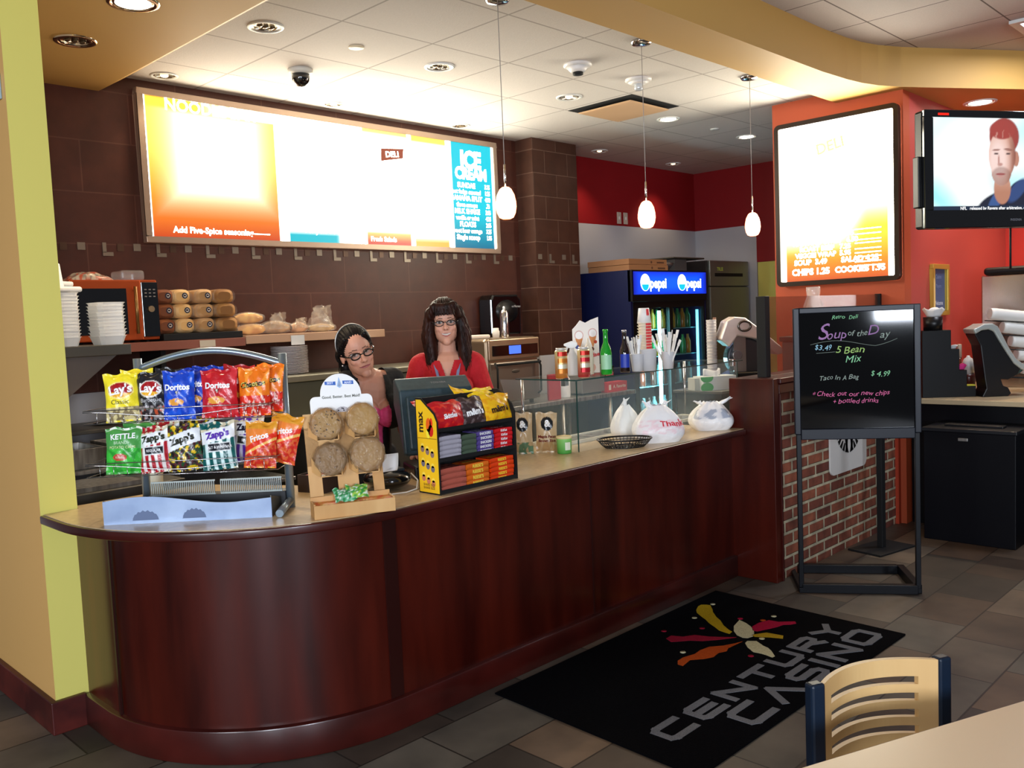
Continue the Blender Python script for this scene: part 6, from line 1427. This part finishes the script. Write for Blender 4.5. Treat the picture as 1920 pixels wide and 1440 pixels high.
# horizontal sleeves of cups in a wire dispenser
t = thing('cup_rack', 'dark wire rack holding rows of white cups on their side', 'rack', (6.93, 1.95, .92), math.radians(-45))
b = MB()
for i in range(5):
    z = .09+.10*i; b.tube([(-.03, -.02, z+.035), (.60, -.02, z-.02)], .004, 6).tube([(-.03, .10, z+.035), (.60, .10, z-.02)], .004, 6)
for x in (.3, .58): b.tube([(x, .10, 0), (x, .10, .62)], .006, 6).tube([(x, -.02, 0), (x, -.02, .60)], .006, 6)
obj('wire_frame', b, mblack, t)
SL = ('bottom', 'second from bottom', 'third from bottom', 'fourth from bottom', 'top')
for i in range(5):
    x0 = (.20, .16, .12, .06, -.03)[i]; z = .09+.10*i
    cmv = mat('cup_sleeve_white', 'dcdcd8', .45)
    s_ = MB(); a = Vector((x0, .04, z+.040+.045)); d_ = Vector((.78, 0, -.11)).normalized()
    pts = [a+d_*(.02*j) for j in range(26)]; rr_ = [.0435 if j % 2 == 0 else .0422 for j in range(26)]; rr_[0] = .038
    s_.tube(pts, rr_, 18)
    s_.T = None
    M_ = Matrix.Translation((6.93, 1.95, .92)) @ Matrix.Rotation(math.radians(-45), 4, 'Z')
    o = obj('cup_sleeve', s_, cmv); o.matrix_world = M_
    tag(o, 'long sleeve of white paper cups lying in the rack, %s row' % SL[i], 'cups', 'sleeves of paper cups')
# tall coffee urn
t = thing('coffee_urn', 'large steel coffee brewer with a rounded black lid at the right edge', 'coffee brewer', (7.46, 1.59, .92), 0)
ust = mat('urn_steel', 'b8aaa0', .22, .95)
obj('body', MB().box(0, .30, 0, .62, 0, .86), ust, t, bev=.01)
obj('lid', MB().box(-.02, .31, -.02, .60, .861, .92), black, t, bev=.025, seg=4)
obj('spout', MB().box(-.06, 0, .25, .32, .5, .58), black, t)
# framed notice
t = thing('framed_notice', 'narrow gold framed blue notice on the coral wall', 'picture', (7.14, 2.42, 1.685))
go = mat('gold_frame', 'c8a848', .35, .5)
w_, h_ = .175, .195
b = MB().box(-w_, w_, -.03, -.001, h_-.035, h_).box(-w_, w_, -.03, -.001, -h_, -h_+.035).box(-w_, -w_+.04, -.03, -.001, -h_+.035, h_-.035).box(w_-.04, w_, -.03, -.001, -h_+.035, h_-.035)
obj('frame', b, go, t, bev=.003)
b = MB(); b.add([(-w_+.035, -.006, -h_+.03), (w_-.035, -.006, -h_+.03), (w_-.035, -.006, h_-.03), (-w_+.035, -.006, h_-.03)], [(0, 1, 2, 3)], col='4a5a80')
b.text('Casino', .045, lambda x, y: (x, -.0065, .10+y), col='8a98b8'); b.text('Players', .04, lambda x, y: (x, -.0065, .03+y), col='8a98b8'); b.text('Welcome', .045, lambda x, y: (x, -.0065, -.10+y), col='c8d0e0', bold=.02)
obj('print', b, card, t, flat=True)
# small bracket on the left wall
t = thing('wall_bracket', 'pale blue metal bracket at the left edge of the photo on the yellow wall', 'bracket', (1.15, 3.90, 2.59))
obj('plate', MB().box(-.02, -.0005, -.05, .05, -.05, .05), mat('pale_blue_metal', 'a8c8dc', .3, .4), t, bev=.004)
obj('arm', MB().tube([(-.02, 0, 0), (-.06, 0, 0), (-.08, 0, -.03)], .012, 10), mat('pale_blue_metal', 'a8c8dc'), t)
# ------------------------------------------------ people
def remesh(mb, voxel, smooth=3):
    me = bpy.data.meshes.new('r'); me.from_pydata([tuple(v) for v in mb.v], [], mb.f)
    o = bpy.data.objects.new('r', me); C.objects.link(o); md = o.modifiers.new('r', 'REMESH'); md.mode = 'VOXEL'; md.voxel_size = voxel; md.use_smooth_shade = True
    if smooth: s_ = o.modifiers.new('s', 'SMOOTH'); s_.iterations = smooth; s_.factor = .5
    bpy.context.view_layer.update()
    r = bpy.data.meshes.new_from_object(o.evaluated_get(bpy.context.evaluated_depsgraph_get()))
    vs = [v.co.copy() for v in r.vertices]; fs = [list(p.vertices) for p in r.polygons]
    bpy.data.objects.remove(o); bpy.data.meshes.remove(me); bpy.data.meshes.remove(r); return vs, fs
def cap(b, p0, r0, p1, r1, n=16):
    """closed round cone"""
    p0, p1 = Vector(p0), Vector(p1); d = (p1-p0); L = d.length; d.normalize(); pts = []; rs = []
    for k in range(5): a = PI/2*k/5+.12; pts.append(p0-d*r0*math.cos(a)); rs.append(r0*math.sin(a))
    pts.append(p0); rs.append(r0); pts.append(p1); rs.append(r1)
    for k in range(5): a = PI/2*(4-k)/5+.12; pts.append(p1+d*r1*math.cos(a)); rs.append(r1*math.sin(a))
    b.tube(pts, rs, n)
def mesh_o(name, vs, fs, m, parent, cols=None, sub=0):
    b = MB(); b.v = vs; b.f = fs; b.m = [0]*len(fs); b.s = [True]*len(fs); b.c = cols or [(1, 1, 1)]*len(vs)
    return obj(name, b, m, parent, flat=True)
def gs(x, y, sx_, sy_): return math.exp(-(x/sx_)**2-(y/sy_)**2)
def person(label, loc, rz, headM, skin, pose, smile, rim=.0024):
    """headM maps head space (face towards -y, z up, origin mid head) to body space"""
    t = thing('person', label, 'person', loc, rz)
    b = MB()
    T = lambda p: headM @ Vector(p)
    def ell_h(c, r, nu=24, nv=16):
        k = MB(); k.ell(c, r, nu, nv); b.add([T(v) for v in k.v], k.f)
    ell_h((0, .018, .030), (.074, .092, .088)); ell_h((0, -.022, -.034), (.0605, .066, .082)); ell_h((0, -.060, -.096), (.023, .024, .022))
    for s_ in (-1, 1):
        ell_h((s_*.036, -.054, -.022), (.021, .024, .024)); ell_h((s_*.040, -.005, -.06), (.018, .045, .032)); ell_h((s_*.074, .012, -.008), (.009, .018, .030), 14, 10)
    k = MB(); cap(k, (0, -.083, .012), .007, (0, -.103, -.020), .0115); cap(k, (-.009, -.094, -.024), .008, (.009, -.094, -.024), .008); cap(k, (-.020, -.080, -.054), .006, (.020, -.080, -.054), .006)
    b.add([T(v) for v in k.v], k.f)
    nk0 = T((0, .022, -.075)); cap(b, nk0, .050, pose['neck'], .056)
    P = pose
    for a, ra, c, rc in P['bones']: cap(b, a, ra, c, rc)
    for c, r in P['blobs']: b.ell(c, r, 20, 14)
    # hands: palm, four fingers, thumb
    for s_, wr_, hd_ in P['hands']:
        wr_, hd_ = Vector(wr_), Vector(hd_).normalized(); side = Vector((s_, 0, 0)) if abs(hd_.x) < .9 else Vector((0, 1, 0)); side = (side-hd_*side.dot(hd_)).normalized(); up_ = hd_.cross(side)
        cap(b, wr_+hd_*.02, .024, wr_+hd_*.07, .028)
        for k_, (off, L_) in enumerate(((-.030, .055), (-.010, .068), (.010, .064), (.029, .050))):
            q0 = wr_+hd_*.085+side*off; q1 = q0+hd_*L_*.55+up_*.004; q2 = q1+hd_*L_*.4+up_*.016; cap(b, q0, .0095, q1, .0088, 10); cap(b, q1, .0088, q2, .008, 10)
        cap(b, wr_+hd_*.03+side*-.03, .012, wr_+hd_*.075+side*-.058, .010, 10)
    vs, fs = remesh(b, .0042, 2)
    # finer faces on the front of the head
    me_ = bpy.data.meshes.new('f'); me_.from_pydata([tuple(v) for v in vs], [], fs); bm = bmesh.new(); bm.from_mesh(me_); Hi = headM.inverted()
    def hin(v): q = Hi @ v.co; return q.y < -.015 and -.13 < q.z < .09 and abs(q.x) < .085
    ed_ = [e for e in bm.edges if hin(e.verts[0]) and hin(e.verts[1])]; bmesh.ops.subdivide_edges(bm, edges=ed_, cuts=1, use_grid_fill=True, smooth=.5)
    bm.verts.index_update(); vs = [v.co.copy() for v in bm.verts]; fs = [[v.index for v in f.verts] for f in bm.faces]; bm.free(); bpy.data.meshes.remove(me_)
    cols = []; sk = hx(skin); out = []
    for v in vs:
        h = Hi @ v; x, y, z = h; c = sk
        inh = z > -.125 and y < .0 and abs(x) < .085 and z < .12
        if inh:
            fr = max(0, min(1, -y/.03))
            # eye sockets
            for s_ in (-1, 1): h.y += fr*.0075*gs(x-s_*.031, z-.008, .017, .012)
            h.y += fr*.004*gs(x, z-.012, .02, .012)
            # mouth line and smile
            zc = -.0555+smile*.30*(x*x/.026**2)*.020
            if abs(x) < .034: h.y += fr*.0045*gs(0, z-zc, 1, .0032)*(1-abs(x)/.034)
            for s_ in (-1, 1): h.y += fr*.0035*gs(x-s_*(.036+.004*smile), z-zc, .006, .010); h.y -= fr*.004*smile*gs(x-s_*.036, z+.030, .014, .014)
            if y < -.035:
                lip = abs(x)/.029
                if lip < 1:
                    up2, lo2 = .0065*(1-lip**2), .0085*(1-lip**2)
                    if smile > .6:
                        gap = .0050*(1-lip**2)
                        if abs(z-zc) < gap: c = (.62, .56, .50) if lip < .85 else (.25, .05, .05)
                        elif -lo2-gap < z-zc < up2+gap*.4: c = lerp(sk, (.42, .07, .08), .75)
                    elif -lo2 < z-zc < up2: c = lerp(sk, (.40, .06, .09), .65) if abs(z-zc) > .0012 else (.16, .03, .04)
                for s_ in (-1, 1):
                    ex, ez = x-s_*.031, z-.008
                    zb = z-(.030-.25*(abs(x)-.018)*(1 if abs(x) > .036 else -.25))
                    if .012 < abs(x) < .050 and abs(zb) < .0030: c = lerp(sk, (.02, .010, .007), .75*(1-abs(zb)/.0034)+.25)
                    k_ = (ex/.0155)**2+(ez/.0070)**2
                    if k_ < 1 and x*s_ > 0: c = (.42, .38, .36) if (ex*ex+ez*ez) > .0068**2 else (.02, .010, .007)
                    elif k_ < 1.75 and ez > 0 and x*s_ > 0: c = (.02, .01, .01)
                    elif k_ < 2.4 and x*s_ > 0: c = lerp(sk, (.20, .07, .05), .35)
                    c = lerp(c, (.75, .25, .20), .22*gs(x-s_*.037, z+.030, .016, .014))
                if z < -.018 and z > -.032 and abs(abs(x)-.0075) < .0025 and z < -.024 and y < -.085: c = lerp(sk, (.12, .03, .02), .6)
            v2 = headM @ h; out.append(v2)
        else: out.append(v.copy())
        cols.append(tuple(c))
    sm_ = vmat('skin_tone', .5); sb = nodes(sm_)[2]; sb.inputs['Subsurface Weight'].default_value = .12; sb.inputs['Subsurface Radius'].default_value = (.012, .005, .003)
    mesh_o('body', out, fs, sm_, t, cols)
    # glasses
    g = MB(); gm_ = mat('black_glasses', '0a0708', .2, coat=.8)
    for s_ in (-1, 1):
        g.tube([T((s_*.0315+.0235*math.cos(a)*(1 if abs(math.cos(a)) < .9 else 1.0), -.097+.010*abs(.0315+.0235*math.cos(a)*1)/.05, .006+.0145*math.sin(a))) for a in [2*PI*i/22 for i in range(22)]], rim, 6, closed=True)
        g.tube([T((s_*.055, -.088, .010)), T((s_*.072, -.05, .010)), T((s_*.080, .012, .006))], rim*1.15, 6)
    g.tube([T((-.009, -.097, .010)), T((0, -.1, .0125)), T((.009, -.097, .010))], rim, 6)
    obj('glasses', g, gm_, t)
    lz = MB()
    for s_ in (-1, 1): lz.add([T((s_*.0315+.022*math.cos(a), -.0955+.010*abs(.0315+.022*math.cos(a))/.05, .006+.013*math.sin(a))) for a in [2*PI*i/18 for i in range(18)]], [list(range(18))])
    obj('lenses', lz, mat('lens', 'a8b0b8', .05, alpha=.08), t, flat=True)
    return t, T
def strands(b, roots, r, seg=12, n=5):
    for pts, rad in roots: b.tube(pts, rad, n)
def hairmat(name, c1, c2):
    m_ = mat(name, c1, .5, spec=.25); n, l, bb = nodes(m_)
    noisy(m_, c1, c2, 30, (1, 1, .12), 3, bump=.7, dist=.004); return m_
def cloth(name, c1, c2=None): return noisy(mat(name, c1, .85), c1, c2 or c1, 35, (1, 1, 1), 3, bump=.25)

# worker in red shirt, standing, smiling to the camera
HM2 = Matrix.Translation((0, -.05, 1.595)) @ Matrix.Rotation(math.radians(-3), 4, 'Y') @ Matrix.Rotation(math.radians(4), 4, 'X')
bones = [((0, .0, .95), .135, (0, .01, 1.15), .115), ((0, .01, 1.15), .115, (0, .0, 1.33), .125)]
for s_ in (-1, 1):
    bones += [((s_*.045, .01, 1.34), .080, (s_*.130, .015, 1.365), .055), ((s_*.145, .015, 1.36), .050, (s_*.195, .0, 1.10), .038), ((s_*.195, .0, 1.10), .036, (s_*.17, -.20, .98), .026),
              ((s_*.085, 0, .92), .088, (s_*.09, 0, .50), .055), ((s_*.09, 0, .50), .055, (s_*.09, .02, .09), .040), ((s_*.09, .03, .045), .042, (s_*.10, -.14, .032), .032), ((s_*.0, .0, .92), .12, (s_*.08, .0, .88), .10)]
pose2 = dict(neck=(0, .005, 1.36), bones=bones, blobs=[((-.06, -.085, 1.24), (.065, .06, .06)), ((.06, -.085, 1.24), (.065, .06, .06))], hands=[(-1, (-.17, -.20, .98), (.2, -1, -.15)), (1, (.17, -.20, .98), (-.2, -1, -.15))])
P2X, P2Y = 3.24, 3.69
t2, T2 = person('woman with long dark hair, glasses and red shirt, smiling behind the register', (P2X, P2Y, 0), math.radians(-41), HM2, 'd8a088', pose2, 1.0)
def shirt(name, t, m_, bones, blobs, cut, voxel=.0055, infl=.012, skip=()):
    b = MB()
    for a, ra, c, rc in bones: cap(b, a, ra+infl, c, rc+infl)
    for c, r in blobs: b.ell(c, tuple(x+infl for x in r), 20, 14)
    vs, fs = remesh(b, voxel, 3)
    vs = [v+Vector((0, .003*noise.noise((v.x*14, v.y*14, v.z*9)), 0))+Vector((.004*noise.noise((v.x*12+5, v.y*12, v.z*8)), 0, 0)) for v in vs]
    keep = [not cut(v) for v in vs]; f2 = [f for f in fs if all(keep[i] for i in f)]
    mp_ = {}; nv = []
    for f in f2:
        for i in f:
            if i not in mp_: mp_[i] = len(nv); nv.append(vs[i])
    return mesh_o(name, nv, [[mp_[i] for i in f] for f in f2], m_, t)
redm = cloth('red_jersey', 'b81822', 'c41e2a')
tb = [bones[0], bones[1]]
for s_ in (-1, 1): tb += [((s_*.045, .01, 1.34), .082, (s_*.130, .015, 1.365), .060), ((s_*.145, .015, 1.36), .058, (s_*.188, .005, 1.20), .056)]
shirt('red_shirt', t2, redm, tb, pose2['blobs'], lambda v: (v.z > 1.395 and abs(v.x) < .068) or (v.y < 0 and v.z > 1.285+abs(v.x)*2.9 and abs(v.x) < .05) or v.z < .88, voxel=.004)
bl_ = cloth('dark_trousers', '14151c', '1c1e28')
shirt('trousers', t2, bl_, [bb for bb in bones if bb[0][2] <= .92 and bb[0][2] > .3], [], lambda v: v.z < .08 or v.z > 1.0)
# lanyard
def ribbon(pts, w_):
    b = MB(); vs = []
    for p in pts: vs += [(p[0]-w_, p[1], p[2]), (p[0]+w_, p[1], p[2])]
    b.add(vs, [(2*i, 2*i+1, 2*i+3, 2*i+2) for i in range(len(pts)-1)], 0, True); return b
lm_ = mat('lanyard_grey_blue', '7a82a8', .5)
for s_ in (-1, 1): obj('lanyard', ribbon([(s_*.070, -.05, 1.425), (s_*.066, -.105, 1.37), (s_*.050, -.148, 1.30), (s_*.026, -.162, 1.22), (s_*.006, -.160, 1.12)], .0075), lm_, t2, flat=True, solid=.002)
# long wavy hair
h2 = hairmat('dark_auburn_hair', '140906', '36180f')
b = MB()
def HE(b, T, c, r, nu=28, nv=18):
    k = MB(); k.ell(c, r, nu, nv); b.add([T(v) for v in k.v], k.f)
HE(b, T2, (0, .034, .042), (.092, .098, .098)); HE(b, T2, (0, .05, -.06), (.085, .062, .12))
for s_ in (-1, 1):
    k = MB(); cap(k, (s_*.072, .0, .06), .032, (s_*.098, .0, -.06), .038); cap(k, (s_*.098, .0, -.06), .040, (s_*.088, -.03, -.20), .034); cap(k, (s_*.088, -.03, -.20), .032, (s_*.075, -.055, -.275), .012); cap(k, (s_*.05, -.052, .095), .025, (s_*.077, -.035, .04), .018)
    b.add([T2(v) for v in k.v], k.f)
k = MB(); cap(k, (-.035, -.060, .092), .022, (.035, -.060, .092), .022); cap(k, (-.045, -.076, .062), .012, (.045, -.076, .062), .012); cap(k, (-.04, -.070, .078), .015, (.04, -.070, .078), .015); b.add([T2(v) for v in k.v], k.f)
vs, fs = remesh(b, .006, 2); I2 = HM2.inverted()
def wavy(v, I, M_, amp): h = I @ v; a = math.atan2(h.y, h.x); q = amp*(math.sin(a*34+h.z*45)+.6*math.sin(a*61-h.z*80)); nrm = Vector((h.x, h.y-.02, 0)).normalized(); return M_ @ (h+nrm*q)
vs = [wavy(v, I2, HM2, .0028) for v in vs]
mb_ = MB(); mb_.v = vs; mb_.f = fs; mb_.m = [0]*len(fs); mb_.s = [True]*len(fs); mb_.c = [(1, 1, 1)]*len(vs)
rnd = random.Random(4)
for i in range(240):
    a = rnd.uniform(-.55, PI+.55); x0, y0_ = .088*math.cos(a), .03+.09*math.sin(a)
    L_ = rnd.uniform(.20, .30); ph = rnd.uniform(0, 6.28); kx = rnd.uniform(.9, 1.22); pts = []
    for j in range(12):
        f = j/11; q = .011*math.sin(f*13+ph)*f; fr = -.035*f if abs(math.cos(a)) > .6 else 0
        pts.append(T2((x0*(1+(.22*math.sin(f*2.6)+.10*f)*kx*kx)+q, y0_+q*.6+fr-.02*f, .05-L_*f*1.05)))
    mb_.tube(pts, [.0045*(1-.8*(j/11)**2) for j in range(12)], 5)
for i in range(40):
    x0 = rnd.uniform(-.055, .055); ph = rnd.uniform(-1, 1); pts = [T2((x0*(.5+.62*f)+.004*ph*f, .01-.098*math.sin(f*PI/2)-.002, .138-.090*f**1.6+.002*ph)) for f in [j/8 for j in range(9)]]; mb_.tube(pts, [.004*(1-.6*j/8) for j in range(9)], 5)
obj('long_hair', mb_, h2, t2, flat=True)

# worker in black cardigan, leaning forward with head tilted
HM1 = Matrix.Translation((-.10, -.19, 1.475)) @ Matrix.Rotation(math.radians(-8), 4, 'Z') @ Matrix.Rotation(math.radians(-17), 4, 'Y') @ Matrix.Rotation(math.radians(10), 4, 'X')
bones = [((0, .05, .95), .135, (0, -.0, 1.12), .112), ((0, -.0, 1.12), .112, (0, -.08, 1.28), .112)]
for s_ in (-1, 1):
    bones += [((s_*.05, -.09, 1.31), .072, (s_*.118, -.085, 1.325), .050), ((s_*.132, -.085, 1.32), .050, (s_*.175, -.09, 1.07), .038), ((s_*.175, -.09, 1.07), .036, (s_*.18, -.21, .955), .026),
              ((s_*.085, .05, .92), .088, (s_*.09, .03, .50), .055), ((s_*.09, .03, .50), .055, (s_*.09, .04, .09), .040), ((s_*.09, .05, .045), .042, (s_*.10, -.12, .032), .032), ((0, .05, .92), .12, (s_*.08, .05, .88), .10)]
pose1 = dict(neck=(-.02, -.10, 1.34), bones=bones, blobs=[((-.062, -.160, 1.175), (.070, .070, .072)), ((.062, -.160, 1.175), (.070, .070, .072))], hands=[(-1, (-.18, -.21, .955), (.1, -1, -.05)), (1, (.18, -.21, .955), (-.1, -1, -.05))])
t1, T1 = person('woman with tied back hair, black glasses and pink top, behind the cookie stand', (2.624, 3.629, 0), math.radians(-14), HM1, 'd49a80', pose1, .5, .0034)
pk = cloth('pink_cotton', 'e0447c', 'f05a90')
tb = [bones[0], bones[1]]
shirt('pink_top', t1, pk, tb, pose1['blobs'], lambda v: v.z > 1.245 or (v.z > 1.195+abs(v.x)*.5 and v.y < -.05) or v.z < .88, infl=.006)
bk_ = cloth('black_knit', '08080a', '141416')
tb = [bones[0], bones[1]]
for s_ in (-1, 1): tb += [((s_*.05, -.09, 1.31), .072, (s_*.118, -.085, 1.325), .050), ((s_*.165, -.085, 1.265), .052, (s_*.215, -.11, 1.02), .042), ((s_*.215, -.11, 1.02), .040, (s_*.195, -.26, .945), .032)]
shirt('black_cardigan', t1, bk_, tb, pose1['blobs'], lambda v: (v.y < -.06 and -.085-.1*max(0, 1.28-v.z) < v.x < .030+.06*max(0, 1.28-v.z)) or (abs(v.x) < .060 and v.z > 1.36) or v.z < .86, infl=.014)
shirt('trousers', t1, bl_, [bb for bb in bones if bb[0][2] <= .92 and bb[0][2] > .3], [], lambda v: v.z < .08 or v.z > 1.0)
h1 = hairmat('black_brown_hair', '060505', '151012')
b = MB()
HE(b, T1, (0, .031, .038), (.0835, .094, .095)); HE(b, T1, (-.035, .125, -.03), (.045, .05, .05)); HE(b, T1, (-.045, .12, -.085), (.03, .03, .05))
for s_ in (-1, 1):
    k = MB(); cap(k, (s_*.066, -.015, .055), .014, (s_*.077, .03, .0), .016); cap(k, (s_*.05, -.05, .088), .012, (s_*.068, -.02, .05), .012); b.add([T1(v) for v in k.v], k.f)
vs, fs = remesh(b, .0045, 4); I1 = HM1.inverted()
def comb(v): h = I1 @ v; a = math.atan2(h.z-.0, h.x); nrm = Vector((h.x, h.y-.03, h.z-.03)).normalized(); return HM1 @ (h+nrm*.0011*(math.sin(a*46+h.y*22)+.5*math.sin(a*81)))
vs = [comb(v) for v in vs]; mb_ = MB(); mb_.v = vs; mb_.f = fs; mb_.m = [0]*len(fs); mb_.s = [True]*len(fs); mb_.c = [(1, 1, 1)]*len(vs)
for i in range(26):
    ph = rnd.uniform(0, 6.28); a = rnd.uniform(-.6, .6); pts = [T1((-.045+.02*math.sin(a)+.03*f*math.sin(ph), .15+.01*math.cos(ph)+.02*f, -.03-.11*f)) for f in [j/6 for j in range(7)]]; mb_.tube(pts, [.004*(1-.7*j/6) for j in range(7)], 5)
obj('tied_hair', mb_, h1, t1, flat=True)
obj('headband', MB().tube([T1((.0865*math.cos(a), .018+.012*math.sin(a), .036+.0985*math.sin(a))) for a in [PI*i/30-.05 for i in range(32)]], .0035, 8), mat('silver_band', 'a09a94', .3, .8), t1)
obj('earring', MB().ell(tuple(T1((-.084, .006, -.040))), (.0035,)*3, 10, 8), mat('pearl', 'e8e4e0', .2), t1)
